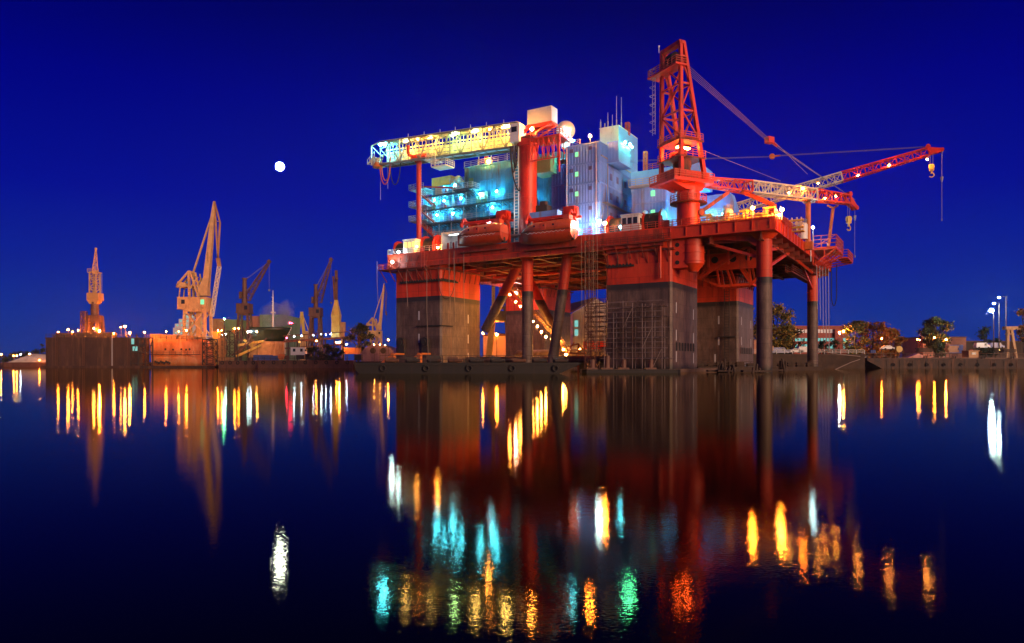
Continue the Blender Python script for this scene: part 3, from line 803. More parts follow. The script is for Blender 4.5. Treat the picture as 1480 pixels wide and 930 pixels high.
# pipes, vents, doors and a ladder on the cabin faces
for xx in (x0 + .35, x1 - .5):
    mb = MB(); mb.tube((xx, YT - .24, ZD), (xx, YT - .24, zt - .3), .09, n=8)
    for k in range(9): mb.cbox((xx, YT - .2, ZD + 1 + k * 2), .3, .2, .1)
    part(tw, 'riser_pipe', mb, [M['greybox']])
for k in range(nz):
    za = ZD + k * dz
    for xx in (x0 + 1.3, x1 - 1.7):
        mb = MB(); mb.box(xx - .35, YT - .2, za + dz * .62, xx + .35, YT - .1, za + dz * .8)
        for j in range(3): mb.box(xx - .33, YT - .26, za + dz * (.63 + .055 * j), xx + .33, YT - .2, za + dz * (.65 + .055 * j))
        part(tw, 'vent_grille', mb, [M['violet']])
mb = MB(); mb.box(x0 + 4.6, YT - .2, ZD, x0 + 5.6, YT - .1, ZD + 2.1); part(tw, 'door', mb, [M['violet']])
for k in range(1, nz):
    za = ZD + k * dz
    mb = MB(); mb.box(x1 + .1, YT + 1.0, za - .1, x1 + 1.0, y1 - 2, za); mb.rail([(x1 + .95, YT + 9, za), (x1 + .95, y1 - 2, za)], 1.0, 1.5, .06) if k == 2 else mb.bar((x1 + .14, YT, za + .5), (x1 + .14, y1, za + .5), .12)
    if k == 2: part(tw, 'side_walkway', mb, [M['steel']])
mb = MB(); mb.bar((x1 + .2, YT + .4, zt - 2.5), (x1 + .2, y1 - .5, zt - 2.5), .16); mb.bar((x1 + .2, YT + 3.4, ZD), (x1 + .2, YT + 3.4, zt - 2.5), .14); part(tw, 'cable_tray', mb, [M['steel']])
# lower stack beside it
xv0 = rx(797, 7.5); zv = rz(240, xv0, 7.5)
for k in range(4):
    mb = MB(); d2 = (zv - ZD) / 4; za = ZD + k * d2
    mb.box(xv0, 7.5, za, x0 - .06, 20, za + d2 - .08); ribs_x(mb, xv0, x0 - .1, 7.5, za + .15, za + d2 - .2)
    part(tw, 'cabin_module', mb, [M['violet']])
# penthouse and overhanging switch room
yp0, yp1 = ry(894, x1), ry(921, x1)
zp = rz(182, x1, yp0); xp0 = rx(867, yp0)
mb = MB(); mb.box(xp0, yp0, zt + .1, x1 - .02, yp1, zp); mb.box(xp0 - .1, yp0 - .1, zp, x1 + .1, yp1, zp + .15)
part(tw, 'penthouse', mb, [M['white']])
mb = MB(); mb.box(x1 - .01, yp0 + .02, zt + .12, x1 + .1, yp1, zp - .03); mb.box(x1 - 3, y1 + .05, ZD, x1 + .08, yp1, zt + .05)
part(tw, 'side_cladding', mb, [M['blue']])
yo = ry(877, x1); xo1 = rx(894, yo); zo1, zo0 = rz(203, xo1, yo), rz(232, xo1, yo); yo1 = ry(911, xo1)
mb = MB(); mb.box(x1 + .12, yo, zo0, xo1, yo1, zo1); ribs_x(mb, x1 + .12, xo1, yo, zo0 + .2, zo1 - .2, .7)
mb.box(x1 + .12, yo - .15, zo0 - .25, xo1 + .15, yo1 + .1, zo0)
sw = part(tw, 'switch_room', mb, [M['blue']])
for py_, yy in ((206, yo + 2.4), (209, yo + 4.6), (213, yo + 5.6)):
    p = (xo1 + .35, yy, rz(py_, xo1 + .3, yy)); mb = MB(); mb.cbox((p[0] - .2, yy, p[2]), .25, .4, .3); mb.mat(1).ball(p, .2, 8, 6)
    part(tw, 'wall_lamp', mb, [M['steel'], M['g_green']])
# roof railings, whip aerials
mb = MB(); mb.rail([(x0, YT, zt), (xp0, YT, zt)], 1.0, 1.4, .07); part(tw, 'railing', mb, [M['steel']])
for px, top, yy in ((891, 139, yp0 + 1), (898, 141, yp0 + 3), (878.5, 163, yp0 + 1), (885, 166, yp0 + 3), (868, 173, yp0 + .5), (874, 178, yp0 + 2)):
    p = rp(px, top, yy); mb = MB(); mb.tube((p.x, yy, zp), (p.x, yy, zp + 1.6), .13, n=6); mb.tube((p.x, yy, zp + 1.6), (p.x, yy, p.z), .07, .05, n=5)
    part(tw, 'whip_antenna', mb, [M['steel']])
p = rp(907, 178, yp0 + 5); mb = MB(); mb.lattice((p.x, yp0 + 5, zp - .5), (p.x, yp0 + 5, p.z), .7, .7, .7, .7, 4, .12, .08); part(tw, 'ladder_mast', mb, [M['rail_red']])
# white radome
p = rp(817.5, 189, 9); mb = MB(); mb.ball((p.x, 9, p.z), 1.82, 28, 18); mb.tube((p.x, 9, p.z - 3.4), (p.x, 9, p.z - 1.6), .8, 1.1, n=16)
for k in range(5):
    a = PI / 5 * k
dm = part(tw, 'radome', mb, [M['dome']])
mb = MB(); mb.tube((p.x, 9, p.z - .04), (p.x, 9, p.z + .04), 1.835, n=28); part(tw, 'seam', mb, [M['ivory']], dm)
mb = MB(); q = rp(834, 201, 8); mb.box(q.x - 1.6, 7.4, zt - .05, q.x + .6, 9, zt + .7); part(tw, 'roof_locker', mb, [M['yellow']])
mb = MB(); mb.box(p.x - 2.6, 7.6, zt - 1.6, p.x + 2.2, 12, zt - 1.3); mb.bar((p.x - 2, 8.2, ZD), (p.x - 2, 8.2, zt - 1.5), .4)
part(tw, 'dome_platform', mb, [M['greybox']])
for px, py in ((815, 204.5), (819, 203), (828, 204)):
    mb = MB(); bulb(mb, rp(px, py, 6.5), .26); part(tw, 'bulkhead_lamp', mb, [M['steel'], M['g_cyan']])
for px, py in ((866, 321), (836, 331.5), (889, 329)):
    mb = MB(); bulb(mb, rp(px, py, YT - 1.0 if px != 836 else YT - .3), .32 if px == 866 else .13); part(tw, 'bulkhead_lamp', mb, [M['steel'], M['g_white'] if px == 866 else M['g_cyan']])

# ---- lower cabin block further along
YM = 9.5
mbk = thing('low_cabin_block', 'low pale blue cabin block behind the red lattice tower', 'cabin block', RIG, (rx(963, YM), YM, ZD))
x0m, x1m = rx(913, YM), rx(963, YM); zm = rz(262, x1m, YM)
for k in range(3):
    mb = MB(); d3 = (zm - ZD) / 3; za = ZD + k * d3
    mb.box(x0m, YM, za, x1m, 19, za + d3 - .09); ribs_x(mb, x0m, x1m, YM, za + .15, za + d3 - .2); ribs_y(mb, x1m, YM, 19, za + .15, za + d3 - .2)
    mod = part(mbk, 'cabin_module', mb, [M['blue']])
    if k:
        xx = rx(944, YM); zz = za + d3 * .45
        mb = MB(); mb.box(xx - .4, YM - .2, zz - .5, xx + .4, YM - .05, zz + .5); part(mbk, 'window', mb, [M['w_green']], mod)
mb = MB(); zb2 = rz(263, x1m, YM - 1.5); mb.box(x0m, YM - 1.7, zb2 - .2, x1m + .4, YM - .1, zb2)
mb.rail([(x0m, YM - 1.65, zb2), (x1m + .4, YM - 1.65, zb2)], 1.1, 1.4, .08)
part(mbk, 'balcony', mb, [M['steel']])
mb = MB(); xs = rx(921, 17); mb.box(x0m - 2, 14, zm - .1, rx(1012, 14), 21.8, rz(244, x1m, 16)); part(mbk, 'upper_house', mb, [M['blue']])
mb = MB(); zz = rz(244, x1m, 16); mb.rail([(x0m + 1, 14.1, zz), (rx(1012, 14), 14.1, zz)], 1.1, 1.3, .1); mb.lattice((x0m + .8, 14.4, zz), (x0m + .8, 14.4, zz + 3.6), .6, .6, .6, .6, 5, .12, .08)
part(mbk, 'railing', mb, [M['rail_red']])
mb = MB(); x3 = rx(1056, 22); z3 = rz(279, x3, 22); mb.box(x0m, 22, ZD, x3, 25, z3); ribs_x(mb, x1m, x3, 22, ZD, z3 - .2, .8)
mb.prism([(x3, ZD), (x3 + .9, ZD), (x3 + .9, z3 - 3.0), (x3, z3 - .05)], 22.1, 24.9)
part(mbk, 'rear_house', mb, [M['blue']])
mb = MB(); mb.box(rx(1008, 21), 20.2, z3 - 4.4, x3 + .6, 21.9, z3 - 4.2); mb.rail([(rx(1008, 21), 20.25, z3 - 4.2), (x3 + .6, 20.25, z3 - 4.2)], 1.1, 1.4, .09); part(mbk, 'balcony', mb, [M['steel']])
for px, py in ((981, 308), (1045, 310), (1028, 312), (997, 311)):
    mb = MB(); bulb(mb, rp(px, py, 20 if px > 990 else 9), .22); part(mbk, 'bulkhead_lamp', mb, [M['steel'], M['g_cyan']])

# ---- gangway on its red tower
YG = 4.0
gw = thing('gangway', 'yellow lit lattice gangway cantilevered from a red round tower with white counterweight', 'gangway bridge', RIG, (rx(762, YG), YG, ZD))
xt = rx(763, YG); ztp = rz(207, xt, YG)
mb = MB(); mb.tube((xt, YG, ZD), (xt, YG, ztp), 1.72, n=32)
for z in (ZD + .6, 33.0, ztp - 2.2): mb.tube((xt, YG, z), (xt, YG, z + .14), 1.8, n=32)
mb.tube((xt, YG, ztp - .9), (xt, YG, ztp + .3), 2.1, 2.2, n=32)
twr = part(gw, 'tower', mb, [M['crane_red']])
mb = MB()
for s in (-.45, .45): mb.bar((xt - 1.6 + s, YG - 1.6, ZD), (xt - 1.6 + s, YG - 1.6, ztp - .5), .16)
for k in range(30): mb.bar((xt - 2.05, YG - 1.6, ZD + .5 + k * .6), (xt - 1.15, YG - 1.6, ZD + .5 + k * .6), .1)
part(gw, 'ladder', mb, [M['white']], twr)
mb = MB(); mb.box(xt - 2.2, YG - 2.2, ztp + .3, xt + 2.2, YG + 2.2, ztp + .7)
part(gw, 'turntable', mb, [M['dark_red']])
g0t, g0b = rp(748, 177, 2.6), rp(748, 212, 2.6)
g1t, g1b = rp(541, 207, 2.6), rp(541, 239, 2.6)
WG = 2.6
def gp(t, top, dy=0):
    a = (g0t if top else g0b).lerp(g1t if top else g1b, t); return V((a.x, a.y + dy, a.z))
nb = 13; t_end = .955
mb = MB()
for dy in (0, WG):
    for top in (0, 1): mb.bar(gp(0, top, dy), gp(t_end, top, dy), .34 if not top else .3)
    for k in range(nb + 1):
        t = t_end * k / nb; mb.bar(gp(t, 0, dy), gp(t, 1, dy), .14)
        if k < nb:
            t2 = t_end * (k + 1) / nb
            if k % 2: mb.bar(gp(t, 0, dy), gp(t2, 1, dy), .17)
            else: mb.bar(gp(t, 1, dy), gp(t2, 0, dy), .17)
for k in range(nb + 1):
    t = t_end * k / nb
    for top in (0, 1): mb.bar(gp(t, top, 0), gp(t, top, WG), .14)
tr = part(gw, 'truss', mb, [M['truss']])
mb = MB()
a, b, c, d = gp(0, 0, .1), gp(t_end, 0, .1), gp(t_end, 0, WG - .1), gp(0, 0, WG - .1)
up = V((0, 0, .2)); mb.loft([[a + up, d + up, d + up * 1.6, a + up * 1.6], [b + up, c + up, c + up * 1.6, b + up * 1.6]], False)
part(gw, 'walkway', mb, [M['greybox']])
mb = MB()
a, b = gp(0, 0, WG - .25), gp(t_end, 0, WG - .25); o = V((0, .08, 0)); a1, b1 = a.lerp(gp(0, 1, WG - .25), .93), b.lerp(gp(t_end, 1, WG - .25), .93)
for f0, f1 in ((.0, .17), (.20, .36), (.39, .55), (.58, .70), (.78, .84)):
    A0_, A1_, B0_, B1_ = a.lerp(a1, f0), a.lerp(a1, f1), b.lerp(b1, f0), b.lerp(b1, f1)
    mb.loft([[A0_, A0_ + o, A1_ + o, A1_], [B0_, B0_ + o, B1_ + o, B1_]], False)
for k in range(40):
    f = k / 39; mb.bar(a.lerp(b, f) - o, a1.lerp(b1, f) - o, .09)
part(gw, 'side_panel', mb, [M['panel']])
mb = MB()
a, b, c, d = gp(0, 1, -.15), gp(t_end, 1, -.15), gp(t_end, 1, WG + .1), gp(0, 1, WG + .1); up = V((0, 0, .1))
mb.loft([[a + up, d + up, d + up * 2, a + up * 2], [b + up, c + up, c + up * 2, b + up * 2]], False)
part(gw, 'roof_sheet', mb, [M['ivory']])
for px, mm, ln in ((585, 'g_tube', 1.1), (619, 'g_tube', .8), (655, 'g_tubegreen', .9), (684, 'g_tube', 1.5), (729, 'g_tube', 1.5), (602, 'g_warm', .16), (706, 'g_warm', .2)):
    t = (rx(px, 2.6) - g0t.x) / (g1t.x - g0t.x); a = gp(t, 1, .5); mb = MB()
    mb.cbox((a.x, a.y, a.z - .3), ln + .3, .36, .1); mb.mat(1).cbox((a.x, a.y, a.z - .42), ln, .26, .12)
    part(gw, 'strip_lamp', mb, [M['steel'], M[mm]])
for px in (590, 613, 636, 658, 680, 703, 728):
    t = (rx(px, 2.6) - g0t.x) / (g1t.x - g0t.x); a = gp(t, 1, 0); mb = MB(); mb.bar(a, a + V((0, 0, .9)), .09); part(gw, 'post', mb, [M['ivory']])
# outer end: landing cage, tip stair, bell mouth, hoses
a = gp(t_end, 0, 0); b = gp(1.02, 0, 0)
mb = MB(); mb.box(b.x, 2.5, b.z, a.x, 5.3, b.z + .2)
mb.rail([(a.x, 2.5, b.z + .2), (b.x, 2.5, b.z + .2), (b.x, 5.3, b.z + .2)], 1.1, .9, .09)
for y in (2.5, 5.3):
    mb.bar((b.x, y, b.z), (b.x, y, b.z + 4.2), .16); mb.bar((b.x, y, b.z + 4.2), gp(t_end, 1, y - 2.6), .16)
    mb.bar((b.x, y, b.z + 4.2), (a.x, y, b.z + 2.0), .1)
part(gw, 'end_cage', mb, [M['ivory']])
p = rp(553, 209, 3.5); mb = MB(); mb.cbox((p.x, p.y, p.z + .25), 2.2, .5, .2); mb.mat(1).cbox((p.x, p.y, p.z), 1.7, .4, .3)
part(gw, 'strip_lamp', mb, [M['steel'], M['g_cyan']])
mb = MB(); pa, pb = rp(531, 238, 2.4), rp(541, 226, 2.4); mb.stair(pa, V((pb.x, 2.4, pb.z)), 2.6, 6); part(gw, 'tip_stair', mb, [M['ivory']])
p = rp(546, 233, 3); mb = MB(); mb.lathe((p.x, 3, p.z - 1.4), [(1.15, 0), (1.0, .3), (.45, 1.4), (.4, 2.0)], 16); mb.tube((p.x, 3, p.z - 1.45), (p.x, 3, p.z - 1.38), 1.12, n=16)
part(gw, 'bell_mouth', mb, [M['orange']])
for k, (pxa, pxb, dip, r, m) in enumerate(((549, 564, 268, .13, 'rail_red'), (550.5, 563, 262, .12, 'orange'), (562, 577, 268, .11, 'black'))):
    A, B = rp(pxa, 230, 3), rp(pxb, 228, 3); zd = rz(dip, A.x, 3)
    pts = [V((A.x + (B.x - A.x) * (1 - math.cos(PI * t / 12)) / 2, 3 + k * .2, A.z + (zd - A.z) * math.sin(PI * t / 12) ** .8)) for t in range(13)]
    mb = MB(); mb.path(pts, r, 6); part(gw, 'hose', mb, [M[m]])
for px, d in ((550, 289), (560.5, 273)):
    A = rp(px, 240, 3.2); mb = MB(); mb.path([A, (A.x, 3.2, rz(d, A.x, 3.2))], .05, 4); part(gw, 'hanging_wire', mb, [M['wire']])
# inspection basket slung below
pa, pb = rp(616, 233, 2.4), rp(649, 237, 2.4)
mb = MB(); mb.box(pa.x, 2.2, pa.z - .15, pb.x - 3.4, 5.0, pa.z); mb.box(pb.x - 3.6, 1.2, pb.z - .5, pb.x, 4.2, pb.z - .3)
mb.rail([(pa.x, 2.2, pa.z), (pb.x - 3.4, 2.2, pa.z)], 1.1, .9, .09); mb.rail([(pb.x - 3.6, 1.2, pb.z - .3), (pb.x, 1.2, pb.z - .3), (pb.x, 4.2, pb.z - .3)], 1.2, .8, .09)
mb.bar((pb.x - 3.5, 2.4, pb.z), (pb.x - 3.5, 2.4, pb.z + 3), .12); mb.bar((pa.x + .2, 2.4, pa.z), (pa.x + .2, 2.4, pa.z + 2.2), .12)
part(gw, 'inspection_basket', mb, [M['ivory']])
# control cab
p0, p1 = rp(737, 180, 1.2), rp(749, 204, 1.2)
mb = MB(); mb.box(p0.x, 1.2, p1.z, p1.x + .2, 3.8, p0.z)
cb = part(gw, 'control_cab', mb, [M['white']])
mb = MB(); mb.box(p0.x + .35, 1.13, p0.z - 1.6, p1.x - .3, 1.19, p0.z - .6); part(gw, 'window', mb, [M['glass']], cb)
# counterweight and its red frame
zc0, zc1 = rz(178, rx(780, 3), 3), rz(156, rx(780, 3), 3)
xc0, xc1 = rx(762, 3), rx(797, 3)
mb = MB(); mb.box(xc0, 3, zc0, xc1, 5.4, zc1); part(gw, 'counterweight', mb, [M['greybox']])
mb = MB()
for y in (3.1, 5.2):
    mb.bar((xc1 - .3, y, zc0 - .2), (xc0 - 2.0, y, zc0 - 1.0), .34); mb.bar((xc1 - .5, y, zc0 - .3), (xt + 1.6, y, ztp + 1.0), .3); mb.bar((xc1 - 1.5, y, zc0 - .3), (xt + .6, y, ztp + 3.0), .26)
    mb.bar((xt - 1.6, y, ztp + .7), (xc0 - 1.4, y, zc0 - .6), .3); mb.bar((xt + 1.2, y, ztp + .7), (xc0 + .8, y, zc0 - .2), .36); mb.bar((xt - 1.6, y, ztp + .7), (xc0 + .8, y, zc0 - .2), .24); mb.bar((xc0 - 2.0, y, zc0 - 1.0), g0t + V((0, y - 2.6, 0)), .3)
mb.bar((xc0 + .6, 3.1, zc0 - .6), (xc0 + .6, 5.2, zc0 - .6), .3)
mb.box(xc0 - .2, 2.9, zc0 - .3, xc1 + .1, 5.5, zc0 - .02)
part(gw, 'counterweight_frame', mb, [M['crane_red']])
# red access platform beside the tower head
pq = [rp(772, 203, 3), rp(814, 212, 3)]
mb = MB(); zz = ztp - .1; xe = pq[1].x
mb.box(xt + 1.9, 1.6, zz - .3, xe, 6.4, zz)
for k in range(6):
    x = xt + 2.4 + k * (xe - xt - 2.8) / 5
    mb.bar((x, 1.8, zz - .3), (x - .2, 1.8, zz - 4.2), .14); mb.bar((x, 6.2, zz - .3), (x - .2, 6.2, zz - 4.2), .14)
    mb.bar((x, 1.8, zz - .3), (x + (xe - xt) / 6, 1.8, zz - 3.9), .12)
mb.bar((xt + 1.9, 1.8, zz - 4.2), (xe, 1.8, zz - 4.2), .2); mb.bar((xt + 1.6, 1.8, zz - 4.2), (xt + 1.7, 1.8, zz - .2), .25)
mb.bar((xe - .2, 1.8, zz - 7), (xe - .2, 1.8, zz - .3), .25)
ap = part(gw, 'access_platform', mb, [M['crane_red']])
mb = MB(); mb.rail([(xt + 2, 1.6, zz), (xe, 1.6, zz), (xe, 6.4, zz)], 1.15, 1.2, .1); part(gw, 'railing', mb, [M['rail_red']], ap)
mb = MB(); q = rp(788, 239, 6); mb.box(q.x - 2.3, 5, q.z - 1.6, q.x + 1.7, 9, q.z + 1.4); part(gw, 'machinery_room', mb, [M['green']])
for px, py in ((769, 187), (744, 184)):
    p = rp(px, py, 2.2); mb = MB(); bulb(mb, p, .3); part(gw, 'wall_lamp', mb, [M['steel'], M['g_warm']])
# cable loops by the tower
for k, (px, dip) in enumerate(((739, 250), (741.5, 244), (737.5, 278))):
    A = rp(px, 212, 2.2); zd = rz(dip, A.x, 2.2)
    pts = [V((A.x + 1.0 * (1 - math.cos(PI * t / 10)) / 2 * (2.2 if k == 2 else 1), 2.2, A.z + (zd - A.z) * math.sin(PI * t / (16 if k == 2 else 10)))) for t in range(11)]
    mb = MB(); mb.path(pts, .13, 6); part(gw, 'hose', mb, [M['dark']])
# forward support post
xp = rx(605.5, 4); zpt = rz(226, xp, 4)
sp_ = thing('gangway_support', 'tall red tubular post that props the outer half of the gangway', 'support post', RIG, (xp, 4, ZD))
mb = MB(); mb.tube((xp, 4, ZD), (xp, 4, zpt), .55, n=18); part(sp_, 'post', mb, [M['crane_red']])
mb = MB(); mb.bar((xp - 1.9, 4, zpt), (xp + 1.7, 4, zpt), .7); mb.bar((xp - 1.5, 2.3, zpt + .2), (xp - 1.5, 2.3, zpt + 2.0), .5); mb.bar((xp - 1.5, 2.3, zpt + .1), (xp - 1.5, 6, zpt + .1), .5); mb.bar((xp - .2, 4, zpt - 1.6), (xp - 1.7, 4, zpt - .2), .35)
part(sp_, 'saddle', mb, [M['crane_red']])

# ---- pedestal cranes
def wire(t, a, b, r=.045):
    m = MB(); m.tube(a, b, r, n=4, cap=False); part(t, 'wire_rope', m, [M['wire']])
def pedestal_crane(t, BL, tilt, ndiv, jib_drop):
    """frame of the crane: x along the boom, origin at deck under the slewing axis"""
    zs = 30.6 - ZD
    mb = MB(); mb.tube((0, 0, 0), (0, 0, zs), 1.85, n=36)
    for z in (1.2, zs - 1.6, zs - .5): mb.tube((0, 0, z), (0, 0, z + .16), 1.98, n=36)
    pd = part(t, 'pedestal', mb, [M['crane_red']])
    mb = MB(); mb.tube((0, 0, 4.0), (0, 0, 4.15), 3.0, n=24); part(t, 'ring_platform', mb, [M['dark_red']], pd)
    mb = MB(); mb.rail([(2.95 * math.cos(a), 2.95 * math.sin(a), 4.15) for a in [2 * PI * i / 14 for i in range(15)]], 1.1, 2, .08); part(t, 'railing', mb, [M['rail_red']], pd)
    mb = MB(); mb.box(-5.4, -3.3, zs, 2.6, 3.3, zs + .5); mb.box(-4.6, -2.4, zs + .5, 1.8, 2.4, zs + 2.0); mb.prism([(-4.6, zs), (2.0, zs), (1.4, zs - .9), (-1.8, zs - .9)], -1.8, 1.8)
    mb.box(1.2, -1.7, zs + .2, 3.0, -1.3, zs + 2.2); mb.box(1.2, 1.3, zs + .2, 3.0, 1.7, zs + 2.2)
    slew = part(t, 'slewing_platform', mb, [M['crane_red']])
    mb = MB(); mb.rail([(-5.4, -3.3, zs + .5), (2.6, -3.3, zs + .5)], 1.1, 1.2, .1); mb.rail([(-5.4, 3.3, zs + .5), (-5.4, -3.3, zs + .5)], 1.1, 1.2, .1); part(t, 'railing', mb, [M['rail_red']], slew)
    z0, z1 = zs + 2.0, 52.9 - ZD
    ft = {}
    for n, (xa, ya, xb) in {'B': (-3.5, -2.6, -3.5), 'A': (-3.5, 2.6, -3.5), 'C': (1.3, -2.6, -2.9), 'D': (1.3, 2.6, -2.9)}.items():
        mb = MB(); a, b = V((xa, ya, z0 - 1.5)), V((xb, ya * .93, z1)); mb.bar(a, b, .62, .62, .5, .5); part(t, 'tower_leg', mb, [M['crane_red']]); ft[n] = (a, b)
    def at(n, z):
        a, b = ft[n]; return a.lerp(b, (z - a.z) / (b.z - a.z))
    zz = [z0 + 5.2 + k * 4.3 for k in range(4)]
    mb = MB()
    for k, z in enumerate(zz):
        for p, q in (('A', 'B'), ('B', 'C'), ('A', 'D'), ('C', 'D')):
            mb.bar(at(p, z), at(q, z), .26)
            if k < 3:
                z2 = zz[k + 1]
                if k % 2: mb.bar(at(p, z), at(q, z2), .22)
                else: mb.bar(at(q, z), at(p, z2), .22)
    part(t, 'tower_bracing', mb, [M['crane_red']])
    for k, (z, ex) in enumerate(((z0 + 1.9, .4), (z0 + 4.6, 1.5))):
        mb = MB(); a, c = at('A', z), at('C', z); mb.box(a.x - .6, -3.0, z, c.x + .6, 3.0, z + .25)
        pl = part(t, 'tower_platform', mb, [M['dark_red']])
        mb = MB(); mb.rail([(c.x + .5, -2.9, z + .25), (a.x - .5, -2.9, z + .25), (a.x - .5, 2.9, z + .25)], 1.1, 1.2, .09); part(t, 'railing', mb, [M['rail_red']], pl)
    # winches and gear inside the tower
    for (x, y, z) in ((-2.2, -1.2, z0 + .9), (-.6, 1.0, z0 + .9), (-1.8, .4, z0 + 3.0)):
        mb = MB(); mb.tube((x, y - 1.1, z), (x, y + 1.1, z), .65, n=14); mb.tube((x, y - 1.2, z), (x, y - 1.05, z), .95, n=14); mb.tube((x, y + 1.05, z), (x, y + 1.2, z), .95, n=14)
        part(t, 'winch_drum', mb, [M['dark_red']])
    mb = MB(); mb.cbox((-1.4, -.4, z0 + 4.35), 2.6, .8, .3); mb.mat(1).cbox((-1.4, -.4, z0 + 4.1), 2.4, .6, .2); part(t, 'work_lamp', mb, [M['dark'], M['g_redlamp']])
    # head
    zt0 = z1 - 3.6
    mb = MB(); mb.box(-4.9, -3.0, zt0 - .3, -2.6, 4.6, zt0); mb.bar((-3.5, -2.5, z1), (-3.5, 2.5, z1), .6); mb.bar((-2.9, -2.5, z1), (-2.9, 2.5, z1), .5); mb.bar((-3.5, -2.5, z1 - .1), (-2.8, -2.5, z1 - .1), .5)
    hd = part(t, 'tower_head', mb, [M['crane_red']])
    mb = MB()
    for y in (-.8, -.3, .2, .7): mb.tube((-3.2, y - .1, zt0 + 1.7), (-3.2, y + .1, zt0 + 1.7), .95, n=16)
    part(t, 'sheave', mb, [M['dark']], hd)
    mb = MB(); mb.rail([(-2.7, -2.9, zt0), (-4.8, -2.9, zt0), (-4.8, 4.5, zt0), (-3.6, 4.5, zt0)], 1.1, 1.0, .09); part(t, 'railing', mb, [M['rail_red']], hd)
    mb = MB(); mb.bar((-4.0, 2.6, z1), (-4.0, 2.6, z1 + 1.1), .09); mb.cbox((-4.0, 2.6, z1 + 1.1), .2, .2, .3); part(t, 'aviation_light', mb, [M['white']], hd)
    mb = MB()
    for s in (-.35, .35): mb.bar((-4.2, 3.7 + s, z0 + 7), (-4.2, 3.7 + s, zt0), .08)
    for k in range(16): mb.bar((-4.2, 3.35, z0 + 7.3 + k * .72), (-4.2, 4.05, z0 + 7.3 + k * .72), .06)
    for k in range(8):
        z = z0 + 7.6 + k * 1.45
        for a in range(5): mb.bar((-4.2 - .8 * math.sin(PI * a / 5), 3.7 - .5 * math.cos(PI * a / 5), z), (-4.2 - .8 * math.sin(PI * (a + 1) / 5), 3.7 - .5 * math.cos(PI * (a + 1) / 5), z), .06)
    part(t, 'caged_ladder', mb, [M['steel']])
    # boom
    r0 = V((2.6, 0, zs + 1.15)); dr = V((math.cos(tilt), 0, math.sin(tilt)))
    seg = [(0, .30, 'crane_red', 1.2, 1.2, 2.0, 1.9), (.30, .74, 'ivory', 2.0, 1.9, 2.0, 1.9), (.74, 1.0, 'crane_red', 2.0, 1.9, 1.2, 1.5)]
    for (ta, tb, mm, wa, ha, wb, hb) in seg:
        mb = MB(); mb.lattice(r0 + dr * BL * ta, r0 + dr * BL * tb, wa, ha, wb, hb, max(3, round(ndiv * (tb - ta))), .24, .13); part(t, 'boom_section', mb, [M[mm]])
    tip = r0 + dr * BL; nrm = V((-dr.z, 0, dr.x)); jd = V((math.cos(tilt - jib_drop), 0, math.sin(tilt - jib_drop)))
    mb = MB(); e = tip + jd * 2.3
    for y in (-.6, .45): mb.loft([[tip + V((0, y, 0)) + nrm * .8, tip + V((0, y + .15, 0)) + nrm * .8, tip + V((0, y + .15, 0)) - nrm * .8, tip + V((0, y, 0)) - nrm * .8], [e + V((0, y, 0)) + nrm * .35, e + V((0, y + .15, 0)) + nrm * .35, e + V((0, y + .15, 0)) - nrm * .35, e + V((0, y, 0)) - nrm * .35]], False)
    mb.tube(tip + V((0, -.7, 0)) + nrm * 1.0, tip + V((0, .7, 0)) + nrm * 1.0, .45, n=12); mb.tube(e + V((0, -.6, 0)), e + V((0, .6, 0)), .4, n=12)
    part(t, 'boom_head', mb, [M['crane_red']])
    return dict(z0=z0, z1=z1, r0=r0, dr=dr, tip=tip, e=e, nrm=nrm, at=at)
def hook(t, p, zlow, big=True):
    m = MB(); m.tube((p.x - .25, p.y, p.z), (p.x - .25, p.y, zlow), .05, n=4); m.tube((p.x + .25, p.y, p.z), (p.x + .25, p.y, zlow), .05, n=4)
    part(t, 'wire_rope', m, [M['wire']])
    m = MB(); m.box(p.x - .45, p.y - .25, zlow - 1.3, p.x + .45, p.y + .25, zlow); m.tube((p.x, p.y - .3, zlow - .5), (p.x, p.y + .3, zlow - .5), .55, n=12); m.tube((p.x, p.y, zlow - 1.3), (p.x, p.y, zlow - 1.9), .2, n=8)
    m.path([(p.x + .45 * math.cos(a), p.y, zlow - 2.2 + .45 * math.sin(a)) for a in [R(90 - 30 * i) for i in range(9)]], .13, 6)
    part(t, 'hook_block', m, [M['yellow']])
BE = RIG.w((24, 34, 0)); BC = RIG.w((2.4, 1.2, ZD)); ang = math.atan2(BE.y - BC.y, BE.x - BC.x)
F1 = Frame(BC, ang)
c1 = thing('pedestal_crane', 'red pedestal crane whose tall lattice tower rises above the deck, boom lowered on its rest', 'crane', F1)
L1 = math.hypot(BE.x - BC.x, BE.y - BC.y) - 2.6 - 2.0
g1 = pedestal_crane(c1, L1, R(.5), 26, R(38))
# luffing tackle: fan of ropes to a floating block, pendants on to the boom
hd = V((-3.0, 0, g1['z1'] - 1.5))
blk = V((15.7, 0, 40.5 - ZD))
def solve_z(fr, p, py):
    w = fr.w(p); return H + (HZ - py) / K * w.y - fr.loc.z
def solve_x(fr, px, y=0):
    t_ = (px - 740) / K; c, n = math.cos(fr.rz), math.sin(fr.rz)
    return (t_ * (fr.loc.y + y * c) - fr.loc.x + y * n) / (c - t_ * n)
xb = solve_x(F1, 1113); blk = V((xb, 0, solve_z(F1, (xb, 0), 203)))
for y in (-.9, -.5, -.1, .3, .7): wire(c1, hd + V((0, y, 0)), blk + V((-.6, y * .5, 0)), .04)
mb = MB(); mb.box(blk.x - .8, -.55, blk.z - .55, blk.x + .5, .55, blk.z + .5); mb.bar(blk, blk + V((1.6, 0, -.8)), .3); part(c1, 'luffing_block', mb, [M['crane_red']])
